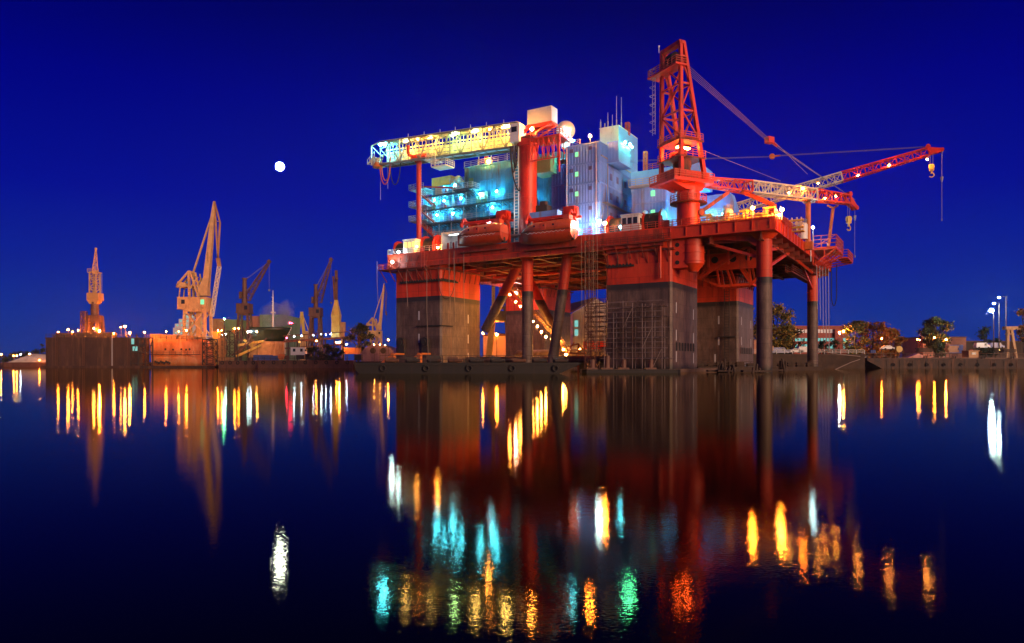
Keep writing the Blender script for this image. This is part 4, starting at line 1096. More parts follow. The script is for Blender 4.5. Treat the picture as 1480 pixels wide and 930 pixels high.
for px, py, y in ((1167, 252, -.7), (1236, 289, .7)):
    x = solve_x(F1, px, y); wire(c1, blk + V((.8, y * .6, -.4)), V((x, y, solve_z(F1, (x, y), py))), .07)
wire(c1, blk + V((.8, 0, -.4)), g1['tip'] + g1['nrm'] * .9, .07)
x = solve_x(F1, 1128); wire(c1, V((1.0, 0, solve_z(F1, (1.0, 0), 212))), V((x, 0, solve_z(F1, (x, 0), 262))), .05)
pt = g1['tip'] + V((.2, 0, -.6)); hook(c1, pt, solve_z(F1, (pt.x, 0), 313))
e = g1['e']; zl = solve_z(F1, (e.x, 0), 312)
mb = MB(); mb.tube(e, (e.x, 0, zl), .05, n=4); mb.tube((e.x, 0, zl), (e.x, 0, zl - .9), .3, .15, n=10); mb.tube((e.x, 0, zl - .9), (e.x, 0, solve_z(F1, (e.x, 0), 371)), .05, n=4)
mb.cbox((e.x, 0, solve_z(F1, (e.x, 0), 371)), .2, .2, .4)
part(c1, 'whip_line', mb, [M['wire']])
for px, py, mm, r in ((1160, 273, 'g_sod', .28), (1140, 279, 'g_warm', .15), (1192, 287, 'g_warm', .15), (1208, 284, 'g_warm', .15), (1182, 265, 'g_warm', .16)):
    x = solve_x(F1, px, -1.1); p = V((x, -1.15, solve_z(F1, (x, -1.15), py))); mb = MB(); mb.cbox((x, -1.02, p.z + .2), .5, .12, .4); mb.mat(1).ball(p, r * .65, 10, 7); part(c1, 'boom_lamp', mb, [M['dark'], M[mm]])
mb = MB(); a = rp(1011, 308, 1.5); b = rp(1053, 278, 5)
wa, wb_ = RIG.w(a), RIG.w(b)
def loc(fr, w):
    c, n = math.cos(fr.rz), math.sin(fr.rz); d = w - fr.loc; return V((d.x * c + d.y * n, -d.x * n + d.y * c, d.z))
mb.bar(loc(F1, wa), loc(F1, wb_), .55); mb.tube(loc(F1, wa) - V((0, .6, 0)), loc(F1, wa) + V((0, .6, 0)), .6, n=12); part(c1, 'boom_prop', mb, [M['dark_red']])
# second crane on the far side of the deck, boom raised
B2 = RIG.w((-30, 50, ZD)); E2 = P(1360, 214, 150); a2 = math.atan2(E2.y - B2.y, E2.x - B2.x); F2 = Frame(B2, a2)
hz = math.hypot(E2.x - B2.x, E2.y - B2.y) - 2.6; rise = E2.z - (31.75); tl = math.atan2(rise, hz)
c2 = thing('pedestal_crane', 'red and white pedestal crane behind the cabins, long boom raised over the deck end', 'crane', F2)
g2 = pedestal_crane(c2, math.hypot(hz, rise) - 2.2, tl, 44, R(12))
xb = solve_x(F2, 1116); bl2 = V((xb, 0, solve_z(F2, (xb, 0), 226.5)))
for y in (-.5, .5): wire(c2, V((-3, y, g2['z1'] - 1.5)), bl2 + V((-.4, y * .5, 0)), .05)
mb = MB(); mb.tube(bl2 + V((0, -.4, 0)), bl2 + V((0, .4, 0)), .6, n=12); mb.bar(bl2, bl2 + V((1.8, 0, 0)), .3); part(c2, 'luffing_block', mb, [M['orange']])
for y in (-.3, .3): wire(c2, bl2 + V((1.6, y, 0)), g2['tip'] + g2['nrm'] * 1.0 + V((0, y, 0)), .06)
pt = g2['tip'] + g2['dr'] * .3 - g2['nrm'] * .7; hook(c2, pt, solve_z(F2, (pt.x, 0), 238))
e = g2['e']; zl = solve_z(F2, (e.x, 0), 256)
mb = MB(); mb.tube(e, (e.x, 0, zl), .06, n=4); mb.tube((e.x, 0, zl), (e.x, 0, zl - 1.0), .35, .15, n=10); mb.tube((e.x, 0, zl - .9), (e.x, 0, solve_z(F2, (e.x, 0), 318)), .06, n=4); mb.cbox((e.x, 0, solve_z(F2, (e.x, 0), 318)), .25, .25, .5)
part(c2, 'whip_line', mb, [M['wire']])
for px, py in ((1285, 239), (1340, 231), (1240, 254)):
    x = solve_x(F2, px, -1.0); p = V((x, -1.1, solve_z(F2, (x, -1.1), py))); mb = MB(); mb.cbox((x, -.95, p.z + .25), .5, .12, .4); mb.mat(1).ball(p, .15, 10, 7); part(c2, 'boom_lamp', mb, [M['dark'], M['g_warm']])

# ---- lifeboats and davits
def lifeboat(fr, label):
    t = thing('lifeboat', label, 'lifeboat', fr)
    Lh, Wd = 10.2, 3.3
    def ring(u, kind):
        # u: -1 bow .. 1 stern
        k = max(0, 1 - max(0, -u - .25) ** 2.2 * 2.2) * (1 - max(0, u - .55) ** 2 * .55)
        w = Wd / 2 * max(.10, k); x = u * Lh / 2
        keel = -1.45 + .9 * max(0, -u - .35) ** 1.6 + .75 * max(0, u - .55) ** 1.3 * 1.6
        sheer = .45 + .35 * max(0, -u) ** 2
        if kind == 'hull':
            return [(x, -w, sheer), (x, -w * .97, sheer - .55), (x, -w * .8, keel * .55), (x, -w * .42, keel * .9), (x, 0, keel), (x, w * .42, keel * .9), (x, w * .8, keel * .55), (x, w * .97, sheer - .55), (x, w, sheer)]
        top = sheer + (1.75 if u > -.2 else 1.75 * max(.05, 1 - ((-u - .2) / .8) ** 2.0)) * (1 if u < .86 else 1 - (u - .86) * 1.6) + .2 * max(0, u)
        m = sheer + (top - sheer) * .62
        return [(x, -w, sheer + .04), (x, -w * .93, m), (x, -w * .62, sheer + (top - sheer) * .93), (x, 0, top), (x, w * .62, sheer + (top - sheer) * .93), (x, w * .93, m), (x, w, sheer + .04)]
    us = [-1, -.96, -.88, -.75, -.55, -.3, 0, .3, .6, .8, .92, 1]
    mb = MB(); mb.loft([ring(u, 'hull') for u in us], True); part(t, 'hull', mb, [M['boat_low']])
    mb = MB(); mb.loft([ring(u, 'top') for u in us], True)
    cp = part(t, 'canopy', mb, [M['boat']])
    mb = MB()
    rr = [ring(u, 'hull') for u in us]
    for s in (0, -1):
        for a, b in zip(rr[:-1], rr[1:]): mb.bar(V(a[s]) + V((0, -.05 if s == 0 else .05, .02)), V(b[s]) + V((0, -.05 if s == 0 else .05, .02)), .12)
    part(t, 'rubbing_strake', mb, [M['dark_red']])
    for x in (-1.6, .2, 2.0):
        mb = MB(); mb.tube((x, -1.60, 1.35), (x, -1.66, 1.35), .17, n=12); part(t, 'porthole', mb, [M['glass']], cp)
    mb = MB(); mb.box(3.4, -.75, 2.25, 4.5, .75, 2.95); part(t, 'steering_cupola', mb, [M['boat']], cp)
    mb = MB(); mb.chbox(-.55, -1.66, .62, .55, -1.58, 1.72, .02); mb.bar((-.45, -1.7, 1.1), (-.25, -1.7, 1.1), .06); part(t, 'hatch', mb, [M['boat_low']], cp)
    mb = MB()
    for k in range(9):
        xa_, xb_ = -3.2 + k * .82, -3.2 + (k + 1) * .82
        mb.path([(xa_, -1.66, .30), ((xa_ + xb_) / 2, -1.68, .08), (xb_, -1.66, .30)], .03, 4)
    part(t, 'grab_line', mb, [M['white']])
    for x in (-3.0, 3.2):
        mb = MB(); mb.bar((x, 0, 1.7), (x, 0, 2.5), .2); part(t, 'lifting_hook', mb, [M['steel']], cp)
    mb = MB(); mb.tube((4.6, 0, -.8), (5.1, 0, -.8), .42, .42, n=14); mb.bar((5.1, 0, -.3), (5.1, 0, -1.2), .5, .1); part(t, 'rudder', mb, [M['dark']])
    return t
def davit(fr, label):
    t = thing('lifeboat_davit', label, 'davit', fr)
    mb = MB(); mb.bar((-5.4, 1.2, 3.3), (5.4, 1.2, 3.3), .45); mb.bar((-5.4, 2.8, 3.2), (5.4, 2.8, 3.2), .4)
    for x in (-4.6, -2.3, 0, 2.3, 4.6): mb.bar((x, 1.2, 3.3), (x, 2.8, 3.2), .25)
    part(t, 'top_beam', mb, [M['crane_red']])
    for x in (-4.3, 4.3):
        mb = MB(); mb.bar((x, 3.3, -1.9), (x, 3.0, 2.6), .5); mb.bar((x, 3.0, 2.6), (x, .6, 4.0), .5); mb.bar((x, .6, 4.0), (x, -.2, 2.7), .35); mb.tube((x - .15, -.1, 2.7), (x + .15, -.1, 2.7), .4, n=12)
        part(t, 'davit_arm', mb, [M['crane_red']])
        mb = MB(); mb.tube((x, -.1, 2.7), (x * .98, 0, 1.5), .06, n=5); part(t, 'fall_wire', mb, [M['wire']])
    mb = MB(); mb.box(2.5, 1.4, 3.5, 4.7, 3.2, 5.0); mb.tube((2.3, 2.3, 4.3), (4.9, 2.3, 4.3), .5, n=12); part(t, 'winch', mb, [M['crane_red']])
    mb = MB(); mb.box(-5.2, .6, -2.4, 5.2, 3.4, -2.2); mb.rail([(-5.2, 3.3, -2.2), (5.2, 3.3, -2.2)], 1.1, 1.3, .08); part(t, 'boarding_platform', mb, [M['dark_red']])
    return t
yB = -2.6
for (pxa, pxb, py, lb, ld) in ((662, 729, 344, 'orange enclosed lifeboat hung nearest the winch cabin, under the teal galleries', 'red davit frame over the lifeboat nearest the teal galleries'),
                              (753, 830, 340, 'orange enclosed lifeboat hung below the round gangway tower', 'red davit frame below the round gangway tower, with a blue tarpaulin')):
    xa, xb = rx(pxa, yB), rx(pxb, yB); xm = (xa + xb) / 2
    fr = RIG.sub((xm, yB, rz(py, xm, yB)))
    b = lifeboat(fr, lb)
    s = (xb - xa) / 10.2; b.scale = (s, s, s)
    davit(RIG.sub((xm, yB, rz(py, xm, yB))), ld)
p0, p1 = rp(768, 309, 1.5), rp(808, 320, 1.5)
mb = MB(); mb.box(p0.x, .8, p1.z - .3, p1.x, 2.6, p0.z)
solo('liferaft_locker', 'blue box locker lying on top of the davit below the gangway tower', 'locker', mb, [M['blue']], RIG, (p0.x, 1.5, p1.z))
# railed landing between the boats
mb = MB(); a, b = rp(750, 320, 2.5), rp(812, 305, 2.5)
mb.box(a.x - 2, 1.0, a.z - 2.9, b.x + 3, 3.6, a.z - 2.7); mb.rail([(a.x - 2, 3.5, a.z - .5), (a.x + 1.2, 3.5, a.z - .4), (a.x + 3.6, 3.5, b.z - .6), (b.x, 3.5, b.z - .6), (b.x + 3.2, 3.5, b.z - 1.8)], 1.1, 1.1, .09)
part(rig, 'boat_landing', mb, [M['steel']])
mb = MB(); a = rp(800, 293, 4.4); mb.box(a.x - 4.6, 4.0, a.z - 1.6, a.x - 1.2, 6, a.z - .3); mb.tube((a.x - 4, 5, a.z - .3), (a.x - 4, 5, a.z + 1.4), .2, n=8); mb.cbox((a.x - 2.4, 5, a.z + .1), 1.2, 1, .9)
solo('engine_set', 'dark engine set with a short exhaust on the landing beside the gangway tower', 'engine', mb, [M['dark']], RIG, (a.x, 4.4, a.z))

# ---- winches with control cabins
def winch(fr, label):
    t = thing('anchor_winch', label, 'winch', fr, group='anchor winches on the deck edge')
    mb = MB(); mb.tube((-1.3, 0, 2.0), (1.3, 0, 2.0), 1.55, n=26)
    for k in range(8): mb.tube((-1.2 + k * .34, 0, 2.0), (-1.05 + k * .34, 0, 2.0), 1.62, n=26)
    part(t, 'drum', mb, [M['dark']])
    for x in (-1.7, 1.35):
        poly = [(-1.9, 0), (1.9, 0), (1.9, 2.4), (1.5, 3.5), (.6, 4.05), (-.6, 4.05), (-1.5, 3.5), (-1.9, 2.4)]
        mb = MB(); mb.prismx(poly, x, x + .35); mb.prismx([(-1.2, .8), (1.2, .8), (1.2, 2.8), (-1.2, 2.8)], x - .1 if x < 0 else x + .35, x if x < 0 else x + .47)
        part(t, 'side_frame', mb, [M['crane_red']])
    mb = MB(); mb.box(-2.3, -2.1, 0, 2.6, 2.1, .35); mb.cbox((2.3, .4, 1.2), 1.0, 1.6, 1.7); part(t, 'bedplate', mb, [M['crane_red']])
    return t
def cabin(fr, label, wm):
    t = thing('control_cabin', label, 'cabin', fr)
    mb = MB(); mb.box(-1.6, -1.1, .3, 1.6, 1.1, 3.0); mb.box(-1.75, -1.25, 3.0, 1.75, 1.25, 3.2); mb.box(-1.3, -.9, 0, 1.3, .9, .3); part(t, 'cab', mb, [M['white']])
    for x in (-1.0, 0, 1.0):
        mb = MB(); mb.box(x - .36, -1.16, 1.5, x + .36, -1.105, 2.6); part(t, 'window', mb, [wm])
    mb = MB(); mb.box(1.605, -.5, 1.4, 1.66, .5, 2.5); part(t, 'window', mb, [wm])
    return t
xw = rx(625, 3); w1 = winch(RIG.sub((xw, 3, ZD)), 'red anchor winch with dark drum between the lit cabin and the white shelter')
xw = rx(585, 5); w2 = again(w1, RIG, (xw, 5, ZD), 'red anchor winch half hidden behind the yellow lit cabin')
xw = rx(946, 3); w3 = again(w1, RIG, (xw, 3, ZD), 'red anchor winch with dark drum beside the foot of the lattice tower')
xw = rx(895, 4); w4 = again(w1, RIG, (xw, 4, ZD), 'red anchor winch beside the white control cabin under the blue cabins')
xc = rx(597, 1); cabin(RIG.sub((xc, .9, ZD)), 'white control cabin with yellow lit windows above the corner column', M['w_yel'])
xc = rx(914, 1); cabin(RIG.sub((xc, .9, ZD)), 'white control cabin with dark windows between two red winches', M['glass'])
# open white shelter with gear inside
xa, xb = rx(641, 2), rx(667, 2)
t = thing('gear_shelter', 'open white shelter lit from inside beside the orange lifeboat', 'shelter', RIG, ((xa + xb) / 2, 2, ZD))
mb = MB(); zz = rz(339, xa, 2)
mb.box(xa, 1.2, ZD, xa + .2, 4.5, zz); mb.box(xb - .2, 1.2, ZD, xb, 4.5, zz); mb.box(xa, 1.1, zz, xb, 4.5, zz + .2); mb.box(xa, 4.3, ZD, xb, 4.5, zz)
part(t, 'frame', mb, [M['white']])
for k, mm in enumerate(('crane_red', 'steel', 'crane_red', 'steel', 'yellow')):
    mb = MB(); x = xa + .7 + k * .68; mb.tube((x, 2.6, ZD), (x, 2.6, ZD + 1.9 + .2 * (k % 2)), .22, n=10); mb.ball((x, 2.6, ZD + 2.0 + .2 * (k % 2)), .2, 10, 6); part(t, 'gas_bottle', mb, [M[mm]])
mb = MB(); mb.cbox(((xa + xb) / 2, 2.5, zz - .1), 2.4, .4, .12); mb.mat(1).cbox(((xa + xb) / 2, 2.5, zz - .2), 2.2, .25, .08); part(t, 'strip_lamp', mb, [M['steel'], glow('lamp_shelter_white', (.8, .9, 1), 14)])

# ---- machinery on the open deck end
rr = random.Random(3)
def skid(fr, label, kind):
    t = thing({0: 'pipe_manifold', 1: 'pump_skid', 2: 'storage_tank'}[kind], label, {0: 'manifold', 1: 'pump', 2: 'tank'}[kind], fr)
    if kind == 0:
        mb = MB(); mb.box(-1.6, -.6, 0, 1.6, .6, .2); mb.tube((-1.5, 0, .8), (1.5, 0, .8), .22, n=10); mb.tube((-1.5, 0, 2.0), (1.5, 0, 2.0), .2, n=10); part(t, 'header_pipe', mb, [M['yellow']])
        for x in (-1.1, -.4, .4, 1.1):
            mb = MB(); mb.tube((x, 0, .2), (x, 0, 2.5), .13, n=8); mb.tube((x, -.35, 1.4), (x, -.28, 1.4), .35, n=12); mb.cbox((x, -.1, 1.4), .4, .4, .5); part(t, 'valve', mb, [M['ivory']])
    elif kind == 1:
        mb = MB(); mb.box(-1.3, -.8, 0, 1.3, .8, .25); mb.tube((-1.1, 0, .9), (.3, 0, .9), .6, n=14); mb.cbox((.8, 0, .9), .8, 1.0, 1.2); part(t, 'motor', mb, [M['ivory']])
        mb = MB(); mb.tube((.8, 0, 1.4), (.8, 0, 2.6), .18, n=8); mb.tube((.8, 0, 2.5), (-1.0, 0, 2.5), .18, n=8); part(t, 'pipe', mb, [M['yellow']])
    else:
        mb = MB(); mb.tube((0, 0, 0), (0, 0, 2.6), .85, n=18); mb.lathe((0, 0, 2.6), [(.85, 0), (.6, .3), (.02, .42)], 18); part(t, 'shell', mb, [M['white']])
        mb = MB(); mb.rail([(.7 * math.cos(a), .7 * math.sin(a), 2.7) for a in [2 * PI * i / 8 for i in range(9)]], .8, 1, .07); part(t, 'railing', mb, [M['steel']])
    return t
for px, y, k, lb in ((1021, 4, 1, 'cream pump skid beside the crane pedestal'), (1040, 5, 0, 'yellow valve manifold nearest the crane pedestal'), (1052, 3.5, 2, 'white upright tank between the valve manifolds'),
                     (1064, 5, 0, 'yellow valve manifold just before the first sodium floodlight'), (1078, 4, 1, 'cream pump skid under the first sodium floodlight'), (1100, 6, 0, 'yellow valve manifold between the two deck edge floodlights'),
                     (1112, 3.5, 1, 'cream pump skid by the dark boom rest'), (1148, 14, 0, 'yellow valve manifold on the deck end behind the near leg'), (1160, 22, 2, 'white upright tank beside the orange boom rest')):
    skid(RIG.sub((rx(px, y), y, ZD)), lb, k)
t = thing('pipe_rack', 'long yellow pipe rack with hoops along the lit deck edge', 'pipe rack', RIG, (8, 2.2, ZD))
for k, (yy, z, r, mm) in enumerate(((1.9, .5, .14, 'yellow'), (2.3, .55, .18, 'ivory'), (2.7, 1.1, .12, 'yellow'), (2.1, 1.5, .1, 'ivory'))):
    mb = MB(); mb.tube((3.4, yy, ZD + z), (14.6, yy, ZD + z), r, n=8); part(t, 'pipe', mb, [M[mm]])
for k in range(8):
    x = 3.8 + k * 1.5; mb = MB(); mb.path([(x, 1.6, ZD), (x, 1.6, ZD + 1.7), (x, 3.0, ZD + 1.7), (x, 3.0, ZD)], .07, 5)
    if k % 2: mb.tube((x + .4, 2.2, ZD + .6), (x + .4, 2.2, ZD + 2.0), .1, n=8); mb.tube((x + .4, 2.02, ZD + 1.9), (x + .4, 2.06, ZD + 1.9), .28, n=12)
    part(t, 'hoop', mb, [M['yellow' if k % 2 else 'steel']])
mb = MB(); mb.box(15.2, 8, ZD, 16.3, 15, ZD + 1.4); mb.box(15.0, 7.8, ZD + 1.4, 16.4, 15.2, ZD + 1.55)
solo('gear_chest', 'long red gear chest along the deck end rail', 'chest', mb, [M['crane_red']], RIG, (15.7, 11, ZD))

# ---- floodlights that stand on the deck
def flood(fr, label, hgt, mm, r, post='steel', group=None):
    t = thing('floodlight', label, 'floodlight', fr, group=group)
    mb = MB(); mb.tube((0, 0, 0), (0, 0, hgt), .11, n=8); mb.cbox((0, .28, hgt), r * 2, .3, r * 1.8); part(t, 'post', mb, [M[post]])
    mb = MB(); mb.ball((0, -.12, hgt), r, 14, 10); part(t, 'lens', mb, [M[mm]])
    return t
def deckflood(px, py, y, label, mm, r, z=ZD):
    x = rx(px, y); h = rz(py, x, y) - z
    flood(RIG.sub((x, y, z)), label, h, mm, r)
deckflood(853, 197, 4.9, 'sodium floodlight on the roof corner of the tall blue cabin block', 'g_sodbig', .24, zt)
deckflood(874.5, 323, 1.0, 'brightest sodium floodlight at the foot of the tall blue cabin block', 'g_sodbig', .25)
deckflood(1088, 301, 1.0, 'sodium floodlight on the deck edge above the near leg', 'g_sodbig', .23)
deckflood(1130, 303, 1.5, 'sodium floodlight on the outermost deck corner', 'g_sodbig', .25)
deckflood(1126.5, 311, 1.2, 'small sodium lamp just under the outermost corner floodlight', 'g_warm', .18)
deckflood(576.5, 365, -.7, 'cool white lamp on the deck corner nearest the harbour cranes', 'g_white', .17)
deckflood(714, 319.5, .3, 'cool white lamp between the two lifeboats, upper of the pair', 'g_white', .16)
deckflood(709, 321, .2, 'small white lamp at the stern of the lifeboat nearest the shelter', 'g_small', .18)
deckflood(633, 358, 1.0, 'amber lamp glowing against the winch frame by the white shelter', 'g_warm', .18)
deckflood(603, 357, -.3, 'small amber lamp at the foot of the yellow lit cabin', 'g_warm', .14)
deckflood(897, 329, .8, 'cyan lamp behind the white control cabin with dark windows', 'g_cyan', .17)
deckflood(1175, 329, 30, 'cool lamp low on the orange boom rest', 'g_small', .22)
x = 16.6; y = 31; flood(RIG.sub((x, y, 20.8)), 'white lamp low on the outboard work platform', rz(353, x, y) - 20.8, 'g_white', .16)
x = rx(567, -2.1); flood(RIG.sub((x, -2.1, zg + .18)), 'cool white lamp on the side gallery of the corner column', rz(379, x, -2.1) - zg - .18, 'g_white', .2)
# ---------------------------------------------------------------- shore: ground, quays
gm = MB()
gz = 2.2
edge = [(-900, 560), (-330, 450), (-175, 330), (-125, 288), (-72, 272), (-40, 232), (40, 222), (60, 222), (110, 236), (420, 226), (900, 230)]
far = [(x * 1.08, 735) for x, _ in edge]
n = len(edge)
gm.add([(x, y, gz) for x, y in edge] + [(x, y, gz) for x, y in far], [(i, i + 1, n + i + 1, n + i) for i in range(n - 1)])
gm.add([(x, y, gz) for x, y in edge] + [(x, y, -1) for x, y in edge], [(i, i + 1, n + i + 1, n + i) for i in range(n - 1)])
tag(gm.obj('quay_ground', M['pave']), kind='structure')
def G(px, D, z=gz):            # a point on level z seen at column px, D metres out
    return V(((px - 740) / K * D, D, z))
def pz(py, D): return H + (HZ - py) / K * D
class Px:
    """local metres for something whose foot is at (px, D): x to the right, z up"""
    def __init__(s, px, D, z=gz, rzz=0.0):
        s.px, s.D, s.m = px, D, D / K
        s.fr = Frame(G(px, D, z), rzz); s.z = z
    def __call__(s, px, py, y=0.0):
        m = (s.D + y) / K
        return V(((px - 740) * m - (s.px - 740) * s.m, y, H + (HZ - py) * m - s.z))

# ---------------------------------------------------------------- floating dock and the hull inside it
D0 = 262
p = Px(135, D0, 0)
dock = thing('floating_dock', 'long rust brown floating dock wall lined with sodium lamps', 'floating dock', p.fr)
a, b = p(66, 488), p(206, 487)
mb = MB(); mb.box(a.x, 0, -1, b.x, 5, a.z); mb.box(a.x - .2, -.15, a.z - .5, b.x + .2, 5.1, a.z + .02)
for k in range(16):
    x = a.x + .5 + k * (b.x - a.x - 1) / 15; mb.box(x, -.1, .8, x + .22, 0, a.z - .5)
mb.box(a.x - .5, -2.0, -1, b.x + 24, 5.2, .75)
part(dock, 'wing_wall', mb, [M['dockwall']])
mb = MB(); mb.rail([(a.x, .1, a.z), (b.x, .1, a.z)], 1.2, 2.4, .12, 2); part(dock, 'railing', mb, [M['dark']])
for px0, px1, h in ((77, 100, 482.5), (102, 128, 482), (131, 160, 481.5)):
    q0, q1 = p(px0, h), p(px1, h); mb = MB(); mb.box(q0.x, 1.2, a.z, q1.x, 4.2, q0.z + .3); part(dock, 'deck_house', mb, [M['concrete']])
mb = MB(); q0, q1 = p(113, 450), p(118, 450); mb.lattice((q0.x + .6, 2.5, a.z), (q0.x + .6, 2.5, q0.z), 1.5, 1.5, 1.5, 1.5, 8, .26, .16); part(dock, 'lattice_mast', mb, [M['brown']])
for k in range(9):
    x = a.x + 2.5 + k * (b.x - a.x - 5) / 8; mb = MB(); mb.tube((x, .9, a.z), (x, .9, a.z + .8), .32, .26, n=10); mb.tube((x, .9, a.z + .8), (x, .9, a.z + .95), .42, n=10); part(dock, 'bollard', mb, [M['dark']])
for px_ in (82, 121, 186):
    q = p(px_, 530); mb = MB()
    for s_ in (-.3, .3): mb.bar((q.x + s_, -.2, .7), (q.x + s_, -.2, a.z), .1)
    for k in range(20): mb.bar((q.x - .3, -.2, .9 + k * .45), (q.x + .3, -.2, .9 + k * .45), .07)
    part(dock, 'rung_ladder', mb, [M['brown']])
mb = MB(); q = p(162.5, 530); mb.bar((q.x, -.2, .7), (q.x, -.2, a.z + 1.0), .3); part(dock, 'ladder', mb, [M['steel']])
# lattice end frame of the dock with round openings
fx0, fx1 = p(190, 0).x, p(222, 0).x; ft_ = p(0, 489).z
mb = MB()
for x in (fx0, fx0 + 2.8, fx0 + 5.4, fx1): mb.bar((x, -.6, .7), (x, -.6, ft_), .35)
for z in (ft_, ft_ - 2.6, ft_ - 5.2, 1.6): mb.bar((fx0, -.6, z), (fx1, -.6, z), .3)
for k in range(3): mb.bar((fx0 + 2.7 * k, -.6, 1.6), (fx0 + 2.7 * (k + 1), -.6, ft_), .18)
for (cx, cz) in ((fx0 + 4.1, ft_ - 1.3), (fx0 + 4.1, ft_ - 3.9)):
    mb.path([(cx + 1.1 * math.cos(t * PI / 6), -.65, cz + 1.1 * math.sin(t * PI / 6)) for t in range(13)], .18, 5)
part(dock, 'end_frame', mb, [M['dark']])
mb = MB(); mb.box(fx0 - .4, -.35, ft_ - 2.2, fx0 + 1.0, -.05, ft_ + .1); mb.box(fx0 + .6, -.34, ft_ - 4.6, fx0 + 2.2, -.06, ft_ - 3); part(dock, 'lit_cabin', mb, [M['w_cyan']])
# hull under repair
p = Px(255, D0 + 6, 0)
hull = thing('ship_hull', 'patchy orange primed ship hull with a raked stem under repair in the dock', 'ship hull', p.fr)
A, B_, C_, D_ = p(214, 528), p(214, 490), p(286, 490), p(298, 528)
def hring(t):
    x0 = A.x + (D_.x - A.x) * t; x1 = B_.x + (C_.x - B_.x) * t; w = 7 * (1 - max(0, t - .7) * 2.6)
    out = []
    for k in range(7):
        f = k / 6; x = x0 + (x1 - x0) * f; out.append((x, 8 - w * (.75 + .25 * f), .6 + (B_.z - .6) * f))
    for k in range(6, -1, -1):
        f = k / 6; x = x0 + (x1 - x0) * f; out.append((x, 8 + w * (.75 + .25 * f), .6 + (B_.z - .6) * f))
    return out
mb = MB(); mb.loft([hring(t) for t in (0, .15, .3, .45, .6, .7, .8, .9, 1.0)], True); part(hull, 'plating', mb, [M['oxide']])
mb = MB(); q0, q1 = p(200, 512), p(304, 512); mb.box(q0.x, .2, q0.z - .25, q1.x - 4, 1.0, q0.z); mb.rail([(q0.x, .2, q0.z), (q1.x - 4, .2, q0.z)], 1.1, 2.2, .1, 2); part(hull, 'staging_walkway', mb, [M['dark']])
for k, px in enumerate((238, 249, 261, 268, 273)):
    q = p(px, 505 + (k % 2) * .6); mb = MB(); mb.tube((q.x, .62, q.z), (q.x, .55, q.z), .38, n=12); part(hull, 'scuttle', mb, [M['black']])
for k in range(9):
    q = p(222 + k * 2.6, 523 + (k % 3)); mb = MB(); mb.cbox((q.x, 1.35, q.z), .5, .4, .8); part(hull, 'keel_block', mb, [M['dark']])
mb = MB(); q0, q1 = p(208, 487), p(306, 491); mb.rail([(q0.x, 1, q0.z - .6), (q1.x, 1, q1.z - .6)], 1.2, 2, .12, 2); part(hull, 'railing', mb, [M['dark']])
for px0, px1, y in ((205, 222, 482), (222, 244, 483), (247, 262, 484)):
    q0, q1 = p(px0, y), p(px1, y); mb = MB(); mb.box(q0.x, 6, B_.z - .5, q1.x, 11, q0.z); part(hull, 'deck_house', mb, [M['tan']])
# dark lattice towers between hull and quay
def lat_tower(px0, px1, ptop, D, label, mm='dark', n=6):
    q = Px((px0 + px1) / 2, D, 1.0); t0 = q(px0, ptop); w = (px1 - px0) * q.m
    mb = MB(); mb.lattice((0, 0, 0), (0, 0, t0.z), w, w, w, w, n, .3, .18); mb.box(-w / 2, -w / 2, t0.z, w / 2, w / 2, t0.z + .2)
    return solo('lattice_tower', label, 'tower', mb, [M[mm]], q.fr)
lat_tower(296, 311, 491, 266, 'dark lattice stair tower at the bow of the orange hull')
lat_tower(330, 341, 479, 270, 'slender lattice lamp tower topped by a pair of sodium lamps')
lat_tower(316, 326, 490, 276, 'pale lattice tower behind the lamp tower', 'tan')
q = Px(313, 280); mb = MB(); a = q(309, 480); mb.box(-1.2, -1, -1, 1.0, 1, a.z); solo('lamp_pillar', 'square orange lit pillar carrying sodium lamps beside the great cream crane', 'pillar', mb, [M['yellow']], q.fr)

